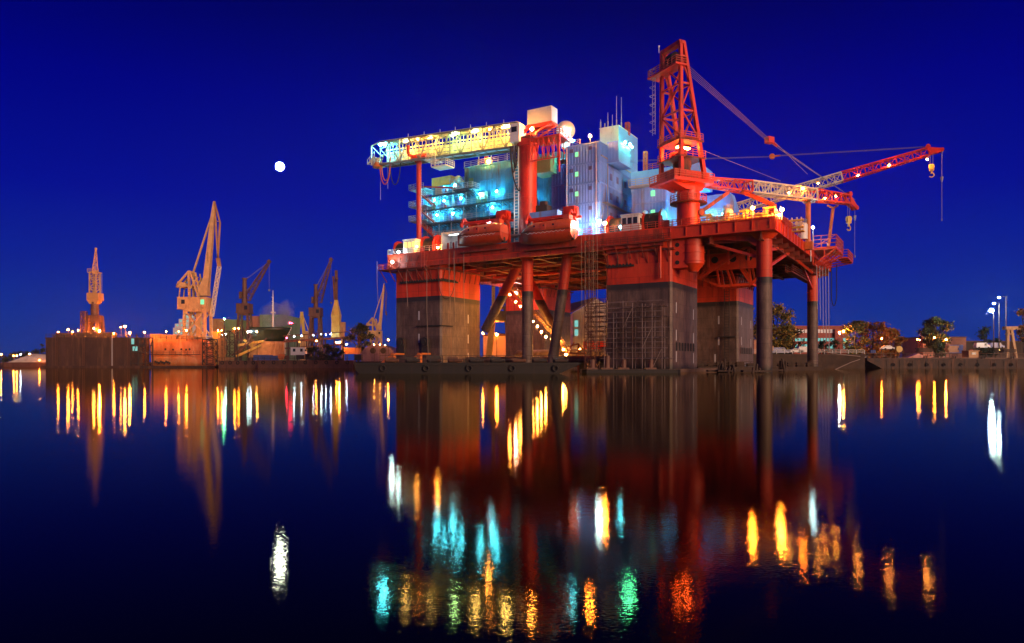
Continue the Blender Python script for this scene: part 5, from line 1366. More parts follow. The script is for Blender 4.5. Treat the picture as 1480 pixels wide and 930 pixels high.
# ---------------------------------------------------------------- harbour cranes
def A_frame_crane(px, D, k, name, label, mm, flip=1, jib_dark='brown', lamp=True):
    """level luffing crane: portal, house, A-frame with counterweight, solid boom, fly jib with its hanging lattice; measures in pixels of the tall crane, scaled by k"""
    m = D / K * k
    t = thing(name, label, 'harbour crane', Frame(G(px, D)))
    def q(dx, dy, y=0): return V((dx * m * flip, y * m, dy * m))      # dx right of foot, dy up, y depth
    mt = [M[mm]]
    for sx in (-1, 1):
        for sy in (-1, 1):
            mb = MB(); mb.bar(q(sx * 21, 0, sy * 14), q(sx * 15, 34, sy * 11), 6 * m, None, 5 * m); mb.bar(q(sx * 15, 34, sy * 11), q(sx * 14.5, 74, sy * 10), 3.6 * m); part(t, 'portal_leg', mb, mt)
    mb = MB()
    for y in (-11, 11):
        mb.bar(q(-17, 28, y), q(17, 28, y), 5 * m); mb.bar(q(-16, 36, y), q(16, 36, y), 3 * m); mb.bar(q(-15, 74, y), q(15, 74, y), 4 * m)
        mb.bar(q(-15, 36, y), q(0, 56, y), 2.2 * m); mb.bar(q(15, 36, y), q(0, 56, y), 2.2 * m); mb.bar(q(0, 56, y), q(-14, 74, y), 2.2 * m); mb.bar(q(0, 56, y), q(14, 74, y), 2.2 * m)
    for s in (-15, 15):
        for z in (36, 74): mb.bar(q(s, z, -11), q(s, z, 11), 3 * m)
    mb.bar(q(2, 0, 0), q(2, 74, 0), 7 * m)
    part(t, 'portal_bracing', mb, mt)
    mb = MB(); a, b = q(-25, 76, -11), q(17, 95, 11); mb.box(a.x, a.y, a.z, b.x, b.y, b.z - 3 * m); mb.box(a.x - .3 * m, a.y - .6 * m, b.z - 3 * m, b.x, b.y, b.z - 2 * m); mb.box(a.x, a.y - 1.5 * m, a.z - .8 * m, b.x, b.y + 1.5 * m, a.z)
    hs = part(t, 'machinery_house', mb, mt)
    mb = MB(); a, b = q(-19, 83, -11.4), q(-14, 89, -11.1); mb.box(a.x, a.y, a.z, b.x, b.y, b.z); part(t, 'window', mb, [M['glass']], hs)
    mb = MB(); a, b = q(8, 78, -13), q(16, 92, -11.2); mb.box(a.x, a.y, a.z, b.x, b.y, b.z); cb = part(t, 'driver_cab', mb, mt)
    mb = MB(); a, b = q(9.5, 82, -13.4), q(14.5, 89, -13.1); mb.box(a.x, a.y, a.z, b.x, b.y, b.z); part(t, 'window', mb, [M['w_green'] if lamp else M['glass']], cb)
    mb = MB()
    for y in (-7, 7):
        mb.bar(q(-9, 93, y), q(-10, 130, y), 3 * m); mb.bar(q(4, 93, y), q(-8, 130, y), 2.6 * m); mb.bar(q(-9, 104, y), q(3, 122, y), 2 * m)
        mb.bar(q(-10, 130, y), q(-27, 110, y), 2.6 * m); mb.bar(q(-27, 110, y), q(-10, 108, y), 2.6 * m); mb.bar(q(-22, 110, y), q(-24, 93, y), 1.4 * m); mb.bar(q(0, 128, y), q(5, 96, y), 1.6 * m)
    for z in (108, 130): mb.bar(q(-10, z, -7), q(-10, z, 7), 2.6 * m)
    part(t, 'back_frame', mb, mt)
    mb = MB(); a, b = q(-28, 107, -7), q(-14, 112, 7); mb.loft([[q(-29, 107, -7), q(-14, 107, -7), q(-14, 113, -7), q(-26, 116, -7)], [q(-29, 107, 7), q(-14, 107, 7), q(-14, 113, 7), q(-26, 116, 7)]], False); part(t, 'counterweight', mb, mt)
    mb = MB()
    rings = []
    for (dx, dy, w, d) in ((8, 95, 16, 14), (9, 106, 13, 12), (13, 120, 8, 9), (18, 170, 6.4, 7), (22, 214, 4.5, 5), (24, 232, 2.5, 4)):
        rings.append([q(dx - w / 2, dy, -d / 2), q(dx + w / 2, dy, -d / 2), q(dx + w / 2, dy, d / 2), q(dx - w / 2, dy, d / 2)])
    mb.loft(rings, False); part(t, 'boom', mb, mt)
    mb = MB(); mb.bar(q(-7, 128, 0), q(21, 214, 0), 2.2 * m); part(t, 'tie_rod', mb, mt)
    mb = MB()
    for y in (-1.6, 1.6): mb.bar(q(24, 232, y), q(32, 202, y), 1.0 * m); mb.bar(q(32, 202, y), q(29, 150, y), 1.2 * m); mb.bar(q(24, 232, y), q(29, 150, y), 1.2 * m)
    mb.bar(q(23, 205, 0), q(32, 202, 0), 1.0 * m); mb.bar(q(29, 150, 0), q(31, 138, 0), 4.5 * m)
    part(t, 'fly_jib', mb, [M[jib_dark]])
    mb = MB(); mb.lattice(q(31, 138, 0), q(20, 66, 0), 4.5 * m, 4 * m, 4.5 * m, 4 * m, 11, .7 * m, .45 * m) if k > .8 else mb.tube(q(31, 138, 0), q(31, 120, 0), .4 * m, n=4)
    part(t, 'hanging_jib', mb, [M['ivory' if k > .8 else 'dark']])
    return t
A_frame_crane(286, 284, 1.0, 'level_luffing_crane', 'tallest cream level luffing crane with a solid tapering boom and drooping fly jib', 'cream', 1, 'tan')
A_frame_crane(543.5, 320, .49, 'level_luffing_crane', 'small cream level luffing crane beside the corner column, behind the round dark tree', 'cream', 1, 'brown', False)

def column_crane(px, D, pts, name, label, mm):
    """portal crane with a round column and lattice jib. pts: pixel rows/columns read off for this crane"""
    q = Px(px, D)
    t = thing(name, label, 'harbour crane', q.fr); mt = [M[mm]]; m = q.m
    hw = pts['w'] / 2 * m; zp = q(px, pts['portal']).z; zh = q(px, pts['house']).z; zc = q(px, pts['top']).z
    for sx in (-1, 1):
        for sy in (-1, 1):
            mb = MB(); mb.bar((sx * hw * 1.05, sy * hw, 0), (sx * hw * .7, sy * hw * .7, zp), .9, None, .7); part(t, 'portal_leg', mb, mt)
    mb = MB()
    for y in (-1, 1):
        for f in (.45, .98):
            w = hw * (1.05 - .35 * f); mb.bar((-w, y * w, zp * f), (w, y * w, zp * f), .8)
        mb.bar((-hw, y * hw * .95, 1), (hw * .8, y * hw * .8, zp * .8), .3); mb.bar((hw, y * hw * .95, 1), (-hw * .8, y * hw * .8, zp * .8), .3)
    part(t, 'portal_bracing', mb, mt)
    mb = MB(); mb.box(-hw, -hw, zp, hw, hw, zh); mb.box(-hw * 1.1, -hw * 1.1, zp - .15, hw * 1.1, hw * 1.1, zp + .2); mb.box(-hw * 1.05, -hw * 1.05, zh, hw * 1.05, hw * 1.05, zh + .2); hs = part(t, 'machinery_house', mb, mt)
    mb = MB(); mb.box(hw * .3, -hw - .08, zp + (zh - zp) * .35, hw * .8, -hw - .02, zp + (zh - zp) * .8); part(t, 'window', mb, [M['glass']], hs)
    mb = MB(); r = pts['cw'] / 2 * m; mb.tube((0, 0, zh), (0, 0, zc), r * 1.25, r * .9, n=14); mb.tube((0, 0, zc), (0, 0, zc + .5), r * 1.3, n=14); mb.box(-r * 2.2, -r, zh + (zc - zh) * .22, -r, r, zh + (zc - zh) * .5)
    part(t, 'column', mb, mt)
    j0 = q(*pts['jib0']); j1 = q(*pts['jib1'])
    mb = MB(); mb.lattice(j0, j1, 1.9, 2.6, .7, .7, 12, .3, .16); mb.bar(j1 - V((.5, 0, .2)), j1 + V((.5, 0, .6)), 1.3); part(t, 'jib', mb, mt)
    mb = MB()
    for y in (-.5, .5): mb.tube((r * .6, y, zc), (j1.x, y, j1.z), .07, n=4); mb.tube((r * .6, y, zc * .86), (j0.x + (j1.x - j0.x) * .45, y, j0.z + (j1.z - j0.z) * .45), .1, n=4)
    mb.tube((j1.x, 0, j1.z), (j1.x, 0, q(px, pts['hook']).z), .06, n=4); mb.ball((j1.x, 0, q(px, pts['hook']).z), .5, 8, 6)
    part(t, 'wire_rope', mb, [M['wire']])
    return t
column_crane(353.5, 300, dict(w=18, portal=453, house=440, top=404, cw=6.5, jib0=(356, 433), jib1=(389, 379), hook=420), 'jib_crane', 'brown column crane with a lattice jib leaning over the ship bow', 'brown')
column_crane(456.5, 310, dict(w=16.5, portal=457, house=446, top=413, cw=5.5, jib0=(460, 437), jib1=(478.5, 376), hook=438), 'jib_crane', 'brown column crane with a steep lattice jib next to the thin yellow mast crane', 'brown')
# crane on the floating dock, jib seen end on
q = Px(137, D0 + 4, 10.5); m = q.m
t = thing('dock_crane', 'rusty dock crane seen end on with a pointed lattice jib, standing on the floating dock', 'harbour crane', q.fr)
mb = MB()
for sx in (-1, 1):
    for sy in (-1, 1): mb.bar((sx * 9 * m, sy * 6 * m, 0), (sx * 6.5 * m, sy * 5 * m, q(137, 457).z), 1.3)
mb.box(-8.5 * m, -6 * m, q(137, 466).z, 8.5 * m, 6 * m, q(137, 456).z); part(t, 'portal', mb, [M['brown']])
mb = MB(); mb.tube((0, 0, q(137, 456).z), (0, 0, q(137, 437).z), 5.4 * m, n=14); mb.tube((0, 0, q(137, 448).z), (0, 0, q(137, 447).z), 6.5 * m, n=14); part(t, 'column', mb, [M['brown']])
mb = MB(); z0, z1 = q(137, 438).z, q(137, 424).z; mb.box(-8.5 * m, -6 * m, z0 + .8, 8.5 * m, 8 * m, z1); mb.prism([(-8.5 * m, z0 + .8), (8.5 * m, z0 + .8), (5 * m, z0 - .5), (-5 * m, z0 - .5)], -5 * m, 5 * m); part(t, 'machinery_house', mb, [M['tan']])
mb = MB(); mb.lattice((0, 0, z1), (0, 0, q(137, 394).z), 11 * m, 9 * m, 10 * m, 9 * m, 4, .42, .22)
mb.rail([(-8 * m, -5 * m, q(137, 394).z), (8 * m, -5 * m, q(137, 394).z)], 1.2, 1.2, .12); mb.box(-8 * m, -5 * m, q(137, 395).z, 8 * m, 5 * m, q(137, 394).z); part(t, 'tower', mb, [M['cream']])
mb = MB(); mb.lattice(q(137.5, 394, -2), q(138.5, 361, -7), 7.5 * m, 6 * m, 1.2 * m, 1.2 * m, 8, .22, .13); mb.ball(q(138.5, 360, -7), .5, 8, 6); part(t, 'jib', mb, [M['cream']])
mb = MB()
for s in (-.4, .4): mb.bar((8.6 * m + s, 0, z1), (8.6 * m + s, 0, q(137, 396).z), .12)
part(t, 'caged_ladder', mb, [M['steel']])
# thin mast crane, jib seen end on
q = Px(486, 305); m = q.m
t = thing('mast_crane', 'thin dark masted crane on a yellow body beside the box shaped lookout', 'harbour crane', q.fr)
mb = MB(); zs_ = [q(486, y).z for y in (490, 466, 456, 440, 434)]
mb.loft([[(-w * m, -w * m, z), (w * m, -w * m, z), (w * m, w * m, z), (-w * m, w * m, z)] for w, z in zip((6.5, 5.5, 6.2, 3.0, 2.2), zs_)], False); part(t, 'body', mb, [M['yellow']])
mb = MB(); mb.bar((0, 0, zs_[4]), (0, 0, q(486, 391).z), 4.0 * m, None, 2.0 * m); mb.bar((0, -3, zs_[4]), (.2, -6, q(486, 402).z), 2.4 * m, None, 1.2 * m); mb.ball((.6, -2, q(486, 404).z), .8, 8, 6); part(t, 'mast', mb, [M['brown']])
mb = MB(); mb.box(6.4 * m, -4 * m, q(486, 478).z, 13 * m, 4 * m, q(486, 466).z); mb.box(6 * m, -4 * m, q(486, 479).z, 13.5 * m, 4 * m, q(486, 478).z); mb.bar((9.5 * m, 0, 0), (9.5 * m, 0, q(486, 479).z), 1.2); part(t, 'lookout', mb, [M['tan']])
# distant yellow slewing crane
q = Px(438, 420); m = q.m
t = thing('yellow_crane', 'small distant yellow crane with an A shaped jib past the ship bow', 'harbour crane', q.fr)
mb = MB(); mb.bar((-3, 0, q(431, 488).z), q(436, 451), 1.1, None, .8); mb.bar(q(440, 488), q(436, 451), 1.6, None, .9); part(t, 'jib', mb, [M['yellow']])
mb = MB(); mb.bar(q(436, 451), q(446, 478), .35); part(t, 'tie_rod', mb, [M['yellow']])
mb = MB(); a, b = q(431, 488), q(446, 479); mb.box(q(442, 0).x, -2, 0, b.x, 2, b.z); mb.box(a.x, -2, 0, q(441, 0).x, 2, a.z + 1); part(t, 'cab', mb, [M['cream']])
# far crane jibs beyond the harbour, tiny on the horizon
for px, D, top, lb in ((1300, 700, 489, 'tiny distant crane on the skyline beside the round tree'), (1397, 700, 491, 'tiny distant crane on the skyline near the bright lamp posts')):
    q = Px(px, D); mb = MB(); mb.bar((0, 0, 0), (0, 0, q(px, top + 8).z), 2); mb.bar((0, 0, q(px, top + 9).z), (6 if px < 1350 else -3.5, 0, q(px, top).z), .9); solo('far_crane', lb, 'harbour crane', mb, [M['dark']], q.fr)

# ---------------------------------------------------------------- the docked ship, sheds, boxes
q = Px(395, 292, 1.0); m = q.m
ship = thing('docked_ship', 'green lit black bowed ship over a pale orange lower bow, white mast, in dry dock', 'ship', q.fr)
def sring(x0, x1, z0, z1, w0, w1, yc=0):
    return [(x0, yc - w0, z0), (x1, yc - w1, z1), (x1, yc + w1, z1), (x0, yc + w0, z0)]
zt_, zm_, zb_ = q(395, 474).z, q(395, 494).z, q(395, 514).z
def shiprings(zlo, zhi, xs_lo, xs_hi, wl, wh):
    r = []
    for a, b, c, d in zip(xs_lo, xs_hi, wl, wh):
        ring = []
        for k in range(6):
            f = k / 5; ring.append((a + (b - a) * f, -(c + (d - c) * f ** 1.6), zlo + (zhi - zlo) * f))
        for k in range(5, -1, -1):
            f = k / 5; ring.append((a + (b - a) * f, (c + (d - c) * f ** 1.6), zlo + (zhi - zlo) * f))
        r.append(ring)
    return r
X = lambda px: q(px, 500).x
mb = MB(); mb.loft(shiprings(zm_, zt_, [X(372), X(384), X(395), X(404), X(409), X(411)], [X(368), X(384), X(398), X(410), X(417), X(421)], [5.5, 5.5, 4.6, 2.9, 1.3, .2], [6, 6, 5.6, 4.2, 2.2, .25]), True); part(ship, 'upper_hull', mb, [M['shiphull']])
mb = MB(); mb.loft(shiprings(zb_ - 1, zm_ - .02, [X(364), X(378), X(392), X(401), X(407), X(412)], [X(372), X(384), X(395), X(404), X(409), X(411)], [4, 4, 3.4, 2, .9, .3], [5.5, 5.5, 4.6, 2.9, 1.3, .2]), True); part(ship, 'lower_hull', mb, [M['bow']])
mb = MB(); mb.bar((X(411.6), 0, zm_ - 5), (X(411.2), 0, zm_ + .4), .7); mb.bar((X(411.2), 0, zm_ + .4), (X(421), 0, zt_ + .1), .5); part(ship, 'stem_bar', mb, [M['ivory']])
mb = MB(); mb.tube((X(394.5), 0, zt_ - 2), (X(394.5), 0, q(395, 438).z), .45, .3, n=8); mb.tube((X(394.5), 0, q(395, 438).z), (X(394.5), 0, q(395, 420).z), .28, .1, n=6); mb.box(X(392), -1, q(395, 453).z, X(397.5), 1, q(395, 451).z)
for y_ in (430, 436, 442): mb.bar((X(394.5) - .2, -1.4, q(395, y_).z), (X(394.5) - .2, 1.4, q(395, y_).z), .16)
part(ship, 'mast', mb, [M['white']])
for k, (px0, y0, px1, y1) in enumerate(((345, 514, 375, 492), (350, 516, 384, 500), (355, 510, 372, 486), (352, 500, 388, 494), (362, 512, 392, 490), (360, 492, 375, 505))):
    a, b = q(px0, y0), q(px1, y1); mb = MB(); mb.bar((a.x, -7 + k * .3, a.z), (b.x, -6.2 + k * .3, b.z), .9 if k % 2 else .6); part(ship, 'staging_prop', mb, [M['yellow' if k % 2 else 'brown']])
def shed(px0, px1, ptop, D, dep, name, label, cat, mm, roof=None, gable=0, ridge=.5, z=gz):
    q = Px((px0 + px1) / 2, D, z); w = (px1 - px0) / 2 * q.m; h = q(px0, ptop).z
    t = thing(name, label, cat, q.fr)
    mb = MB(); mb.box(-w, 0, -1.0, w, dep, h)
    nr = max(2, int(2 * w / 1.6))
    for k in range(nr + 1):
        x = -w + k * 2 * w / nr; mb.box(x - .09, -.07, 0, x + .09, 0, h - .1)
    part(t, 'wall', mb, [M[mm]])
    mb = MB()
    if gable:
        g = gable * q.m; mb.prism([(-w - .4, h + .002), (w + .4, h + .002), (w + .4, h + .3), (-w + 2 * w * ridge, h + g), (-w - .4, h + .3)], -.4, dep + .4)
    else: mb.box(-w - .3, -.3, h, w + .3, dep + .3, h + .35)
    part(t, 'roof', mb, [M[roof or mm]])
    return t, w, h
t, w, h = shed(376, 409, 456, 370, 30, 'warehouse', 'square green clad warehouse standing behind the docked ship', 'warehouse', 'green')
t, w, h = shed(361, 376, 458, 372, 20, 'warehouse', 'terracotta red shed wall between the column crane and the green warehouse', 'warehouse', 'orangewall')
t, w, h = shed(326, 346, 463, 360, 30, 'warehouse', 'low green warehouse half hidden by the great cream crane', 'warehouse', 'green')
t, w, h = shed(308, 326, 462, 362, 20, 'warehouse', 'tan warehouse wall just beside the great cream crane portal', 'warehouse', 'tan')
# far ship superstructure seen through the tall crane's legs
q = Px(265, 380); t = thing('ship_superstructure', 'white stepped ship superstructure far behind the tall cream crane', 'ship', q.fr)
for k, (a, b, y0, y1) in enumerate(((250, 283, 490, 474), (252, 280, 474, 468), (257, 277, 468, 461), (262, 274, 461, 456))):
    A, B_ = q(a, y1), q(b, y0); mb = MB(); mb.box(A.x, k * .5, max(0, B_.z), B_.x, 8 - k * .5, A.z); dk = part(t, 'deck_house', mb, [M['white']])
    for j in range(4):
        x = A.x + (B_.x - A.x) * (j + .4) / 4.2; mb = MB(); mb.box(x, k * .5 - .08, (max(0, B_.z) + A.z) / 2 - .2, x + .9, k * .5 - .02, (max(0, B_.z) + A.z) / 2 + .6); part(t, 'window', mb, [M['w_cyan']], dk)
# containers and cabins on the quay
def box_unit(px0, px1, pt, pb, D, name, label, cat, mm, win=0, dep=2.6):
    q = Px((px0 + px1) / 2, D, pz(pb, D)); w = (px1 - px0) / 2 * q.m; h = q(px0, pt).z
    t = thing(name, label, cat, q.fr)
    mb = MB(); mb.box(-w, 0, 0, w, dep, h)
    for k in range(int(w * 2 / .5)): mb.box(-w + .1 + k * .5, -.05, .12, -w + .3 + k * .5, 0, h - .12)
    mb.box(-w - .05, -.08, h - .12, w + .05, dep + .05, h + .05); mb.box(-w - .05, -.08, -.02, w + .05, dep + .05, .12)
    part(t, 'shell', mb, [M[mm]])
    for k in range(win):
        x = -w + 2 * w * (k + .5) / win; mb = MB(); mb.box(x - .45, -.12, h * .45, x + .45, -.06, h * .85); part(t, 'window', mb, [M['glass']])
    return t
box_unit(366, 378, 513.5, 521, 262, 'container', 'blue container nearer the lattice lamp tower, under the pale bow', 'container', 'bluebox')
box_unit(378.6, 391, 513.5, 521, 262.5, 'container', 'middle blue container of the row under the pale bow', 'container', 'bluebox')
box_unit(391.6, 400, 514.5, 521, 263, 'container', 'short blue container nearest the white site cabin', 'container', 'bluebox')
box_unit(420, 441, 502.5, 513.5, 262, 'site_cabin', 'white site cabin with two dark windows on the quay edge', 'cabin', 'white', 2)
box_unit(497, 520, 503, 512, 268, 'container', 'long tan container beside the round dark tree', 'container', 'tan')
for k, (px0, px1, y0, y1, lb) in enumerate(((428, 437, 513.5, 519.5, 'dark skip beneath the white site cabin'), (441, 449, 512, 519.5, 'dark skip next to the bushes by the white site cabin'), (512, 522, 513, 521, 'dark skip near the corner column'))):
    box_unit(px0, px1, y0, y1, 256, 'skip', lb, 'skip', 'dark')
# long elevated conveyor / staging behind the bushes
q = Px(455, 285); t = thing('pipe_bridge', 'long dark pipe bridge on trestles running behind the bushes', 'pipe bridge', q.fr)
A, B_ = q(410, 494), q(503, 488)
mb = MB(); mb.bar((A.x, 0, A.z), (B_.x, 0, B_.z), .8); mb.bar((A.x, 0, A.z + 2.2), (B_.x, 0, B_.z + 2.2), .35); mb.bar((A.x, 2, A.z - 2.6), (B_.x, 2, B_.z - 2.6), .6); part(t, 'deck', mb, [M['brown']])
for k in range(7):
    f = (k + .5) / 7; x = A.x + (B_.x - A.x) * f; mb = MB(); mb.bar((x, 0, 0), (x, 0, A.z + 1), .5); part(t, 'trestle', mb, [M['dark']])
# tents / quonset halls with round openings next to the corner column
q = Px(546, 270); t = thing('arched_tent', 'pale purple arched tent with two dark round openings beside the corner column', 'tent', q.fr)
mb = MB(); w = 25 * q.m; h = q(546, 498).z; poly = [(-w, -1)] + [(-w * math.cos(PI * k / 16), h * math.sin(PI * k / 16) ** .6) for k in range(0, 17)] + [(w, -1)]
mb.prism(poly, 0, 14); part(t, 'canopy', mb, [M['tent']])
for dx in (-7, 8):
    mb = MB(); c = q(546 + dx, 506); mb.tube((c.x, -.02, c.z - .3), (c.x, -.12, c.z - .3), 1.1, n=16); part(t, 'opening', mb, [M['black']])
# storage hall with a pale gable behind the scaffolds
q = Px(852, 205); t = thing('storage_hall', 'pale clad hall with a brown pitched roof and lit side windows behind the scaffolding', 'hall', q.fr)
mb = MB(); a, b, c = q(828, 452), q(862, 432), q(905, 455); mb.prism([(a.x, 0), (c.x, 0), (c.x, c.z), (b.x, b.z), (a.x, a.z)], 0, 26)
for k in range(14):
    x = a.x + .3 + k * .95; mb.box(x, -.08, 0, x + .18, 0, a.z - .2)
part(t, 'wall', mb, [M['tarp']])
mb = MB(); e = q(806, 459); r_ = q(826, 432)
mb.add([(a.x, -.3, a.z + .1), (b.x, -.3, b.z + .1), (b.x - 7, 28, b.z + .1), (a.x - 7, 28, a.z + .1), (a.x, -.3, a.z + .5), (b.x, -.3, b.z + .5), (b.x - 7, 28, b.z + .5), (a.x - 7, 28, a.z + .5)], [(0, 1, 2, 3), (4, 7, 6, 5), (0, 4, 5, 1), (1, 5, 6, 2), (2, 6, 7, 3), (3, 7, 4, 0)]); part(t, 'roof', mb, [M['roof']])
for py in (468, 481):
    c = q(833, py); mb = MB(); mb.box(c.x - .5, -.2, c.z - .9, c.x + .5, -.12, c.z + .9); part(t, 'window', mb, [M['w_cyan']])
mb = MB(); c = q(850, 502); mb.box(a.x + 3, -2.0, c.z - .8, a.x + 12, -.2, c.z + 1.6); part(t, 'loading_hatch', mb, [M['crane_red']])
# yellow portal crane leg and shed seen through the legs of the platform
q = Px(722, 196); t = thing('gantry_crane', 'yellow portal crane with a lit arch seen between the platform columns', 'gantry crane', q.fr)
mt = [M['yellow']]
for (xa, xb) in ((706, 713), (737, 732)):
    a, b = q(xa, 508), q(xb, 443)
    for y in (0, 6): mb = MB(); mb.bar((a.x, y, 0), (b.x, y, b.z), 1.5, None, 1.3); part(t, 'portal_leg', mb, mt)
mb = MB(); a, b = q(709, 450), q(738, 445); mb.box(a.x, -.4, q(0, 464).z, b.x, 6.4, q(0, 450).z); mb.box(q(712, 0).x, -.2, q(0, 445).z, q(737, 0).x, 6.2, q(0, 444).z); part(t, 'portal_beam', mb, mt)
mb = MB(); c = q(713, 430); mb.bar((c.x, 1, q(0, 444).z), (c.x, 1, q(0, 404).z), .9); mb.lattice((q(726, 0).x, 1, q(0, 444).z), (q(728, 0).x, 1, q(0, 404).z), 2.6, 2, 2.6, 2, 5, .3, .2); part(t, 'tower', mb, mt)
q2 = Px(722, 215); t2, w, h = shed(699, 746, 486, 216, 12, 'lit_shed', 'cream shed glowing in lamplight behind the yellow portal crane', 'shed', 'ivory', 'brown', 4)

# ---------------------------------------------------------------- afloat at the foot of the platform
q = Px(676, 103, 0)
t = thing('work_barge', 'long black work barge with clutter lying before the platform columns', 'barge', q.fr)
a, b = q(513, 517), q(838, 517)
mb = MB(); mb.loft([[(a.x, 0, -.6), (a.x + 1.0, 0, -.6), (a.x + 1, 9, -.6), (a.x, 9, -.6)][:4], ], False, False) if False else mb.prism([(a.x + 1.2, -.6), (b.x - 4.2, -.6), (b.x, 1.3), (b.x, 1.55), (a.x, 1.55), (a.x, .6)], 0, 9)
mb.box(a.x - .1, -.15, 1.2, b.x - .2, -.0, 1.56); part(t, 'hull', mb, [M['barge']])
for k in range(5):
    x = a.x + 4 + k * 6.1; mb = MB(); mb.path([(x + .38 * math.cos(u * PI / 5), -.28, .75 + .38 * math.sin(u * PI / 5)) for u in range(11)], .12, 6); part(t, 'tyre', mb, [M['black']])
mb = MB(); mb.rail([(a.x + 2, 8.6, 1.55), (b.x - 1, 8.6, 1.55)], 1.1, 1.9, .07, 2); mb.rail([(a.x + 9, .5, 1.55), (a.x + 19, .5, 1.55)], 1.0, 1.6, .06, 2); part(t, 'railing', mb, [M['dark']])
br_ = random.Random(11)
for k in range(9):
    x = a.x + 3.5 + k * 3.1; mb = MB(); s = br_.uniform(.5, 1.1); mb.box(x, 4, 1.56, x + s * 1.9, 5.6, 1.56 + s); mb.tube((x + .3, 3.6, 1.56 + .3), (x + 2.2, 3.4, 1.56 + .3), .25, n=8); part(t, 'deck_gear', mb, [M['dark' if k % 3 else 'brown']])
q = Px(925, 108, 0)
t = thing('mooring_pontoon', 'low dark mooring pontoon with rusty bollards by the near column', 'pontoon', q.fr)
a, b = q(842, 530), q(985, 530)
mb = MB(); mb.chbox(a.x, 0, -.5, b.x, 5, .55, .6); part(t, 'float', mb, [M['barge']])
for px in (858, 880, 904, 944):
    c = q(px, 520); mb = MB(); mb.tube((c.x, 2, .55), (c.x + .1, 2.2, 2.0 if px != 880 else 2.6), .45, .35, n=10); mb.box(c.x - .8, 1.4, .55, c.x + .8, 2.8, .8); part(t, 'bollard', mb, [M['brown']])
# rocks and dolphins near the end leg
for k, (px, D, h, lb) in enumerate(((1042, 118, 2.3, 'broken timber dolphin nearest the near column, leaning at the waterline'), (1056, 117, 1.5, 'short rotten pile cluster at the waterline before the end leg'), (1093, 112, 1.4, 'black pile stump touching the nearest round leg'), (1131, 130, 2.6, 'mooring dolphin between the two round legs'))):
    q = Px(px, D, 0); mb = MB(); rq = random.Random(k)
    for j in range(6):
        x, y = rq.uniform(-1, 1), rq.uniform(-.8, .8); mb.tube((x, y, -.6), (x * .6 + rq.uniform(-.4, .4), y * .6, h * rq.uniform(.35, 1)), .24, .18, n=7)
    mb.box(-2.2, -.7, .1, 2.2, .7, .4)
    solo('pile_cluster', lb, 'mooring dolphin', mb, [M['timber']], q.fr)
q = Px(1125, 150, 0); a, b = q(1010, 525), q(1190, 525)
mb = MB(); mb.box(a.x, 0, -.5, b.x, 5, .8); mb.rail([(a.x, .3, .8), (b.x, .3, .8)], 1.0, 2.2, .1, 2)
for k in range(12): mb.cbox((a.x + 1 + k * 2.1, 3, 1.2), br_.uniform(.6, 1.6), 1, br_.uniform(.5, 1.4))
solo('floating_jetty', 'long dark floating jetty passing behind the two round end legs', 'jetty', mb, [M['timber']], q.fr)

# ---------------------------------------------------------------- scaffolding
def scaffold(fr, nx, nz, dx, dz, dep, label, top=0, seed=1):
    t = thing('scaffold_tower', label, 'scaffolding', fr); r = random.Random(seed); w = nx * dx
    for i in range(nx + 1):
        for y in (0, dep):
            mb = MB(); h = nz * dz + r.uniform(-1.0, 1.6) + (top if i == nx // 2 else 0); mb.tube((i * dx, y, 0), (i * dx, y, h), .055, n=5); part(t, 'standard', mb, [M['scaff']])
    for k in range(1, nz + 1):
        mb = MB()
        for y in (0, dep): mb.tube((-.7, y, k * dz), (w + r.uniform(.2, 1.4), y, k * dz), .05, n=5); mb.tube((-.3, y, k * dz + 1), (w, y, k * dz + 1), .04, n=5)
        for i in range(nx + 1): mb.tube((i * dx, -.2, k * dz), (i * dx, dep + .2, k * dz), .045, n=4)
        part(t, 'ledger', mb, [M['scaff']])
        mb = MB(); a = r.uniform(-.6, w * .3); mb.box(a, .05, k * dz + .05, min(w + .6, a + w * r.uniform(.5, 1)), dep - .05, k * dz + .13); part(t, 'plank', mb, [M['dark' if k % 2 else 'timber']])
    mb = MB()
    for k in range(0, nz - 1, 2):
        i = r.randrange(nx); mb.tube((i * dx, 0, k * dz), ((i + 1) * dx, 0, (k + 2) * dz), .045, n=4)
    part(t, 'diagonal', mb, [M['scaff']])
    return t
xa = rx(872, -3)
scaffold(RIG.sub((xa, -2.6, .6)), 6, 6, 1.7, 1.7, 1.3, 'tall pipe scaffold in front of the near column face', 0, 2)
xa = rx(842, 4); scaffold(RIG.sub((xa, 6, .6)), 3, 6, 1.9, 1.9, 1.3, 'pipe scaffold beside the near column, in front of the pale hall', 0, 5)
xa = rx(818, 12); scaffold(RIG.sub((xa, 22, .6)), 3, 7, 2.0, 1.9, 1.4, 'pipe scaffold around the rear column, beside the pale hall', 0, 9)
q = RIG.sub((rx(855, -1), -1.6, .6)); t = thing('access_tower', 'slender access tower with ropes rising from the water to the deck lights', 'access tower', q)
mb = MB(); mb.lattice((0, 0, 0), (0, 0, 22), 1.5, 1.3, 1.5, 1.3, 15, .09, .06); part(t, 'frame', mb, [M['brown']])
for k in range(5):
    mb = MB(); x = -1.4 + k * .75; mb.path([(x, -.6, 23), (x + .15, -.7, 12), (x + .4 * (k % 2), -.6, 3)], .04, 4); part(t, 'hanging_rope', mb, [M['rope']])
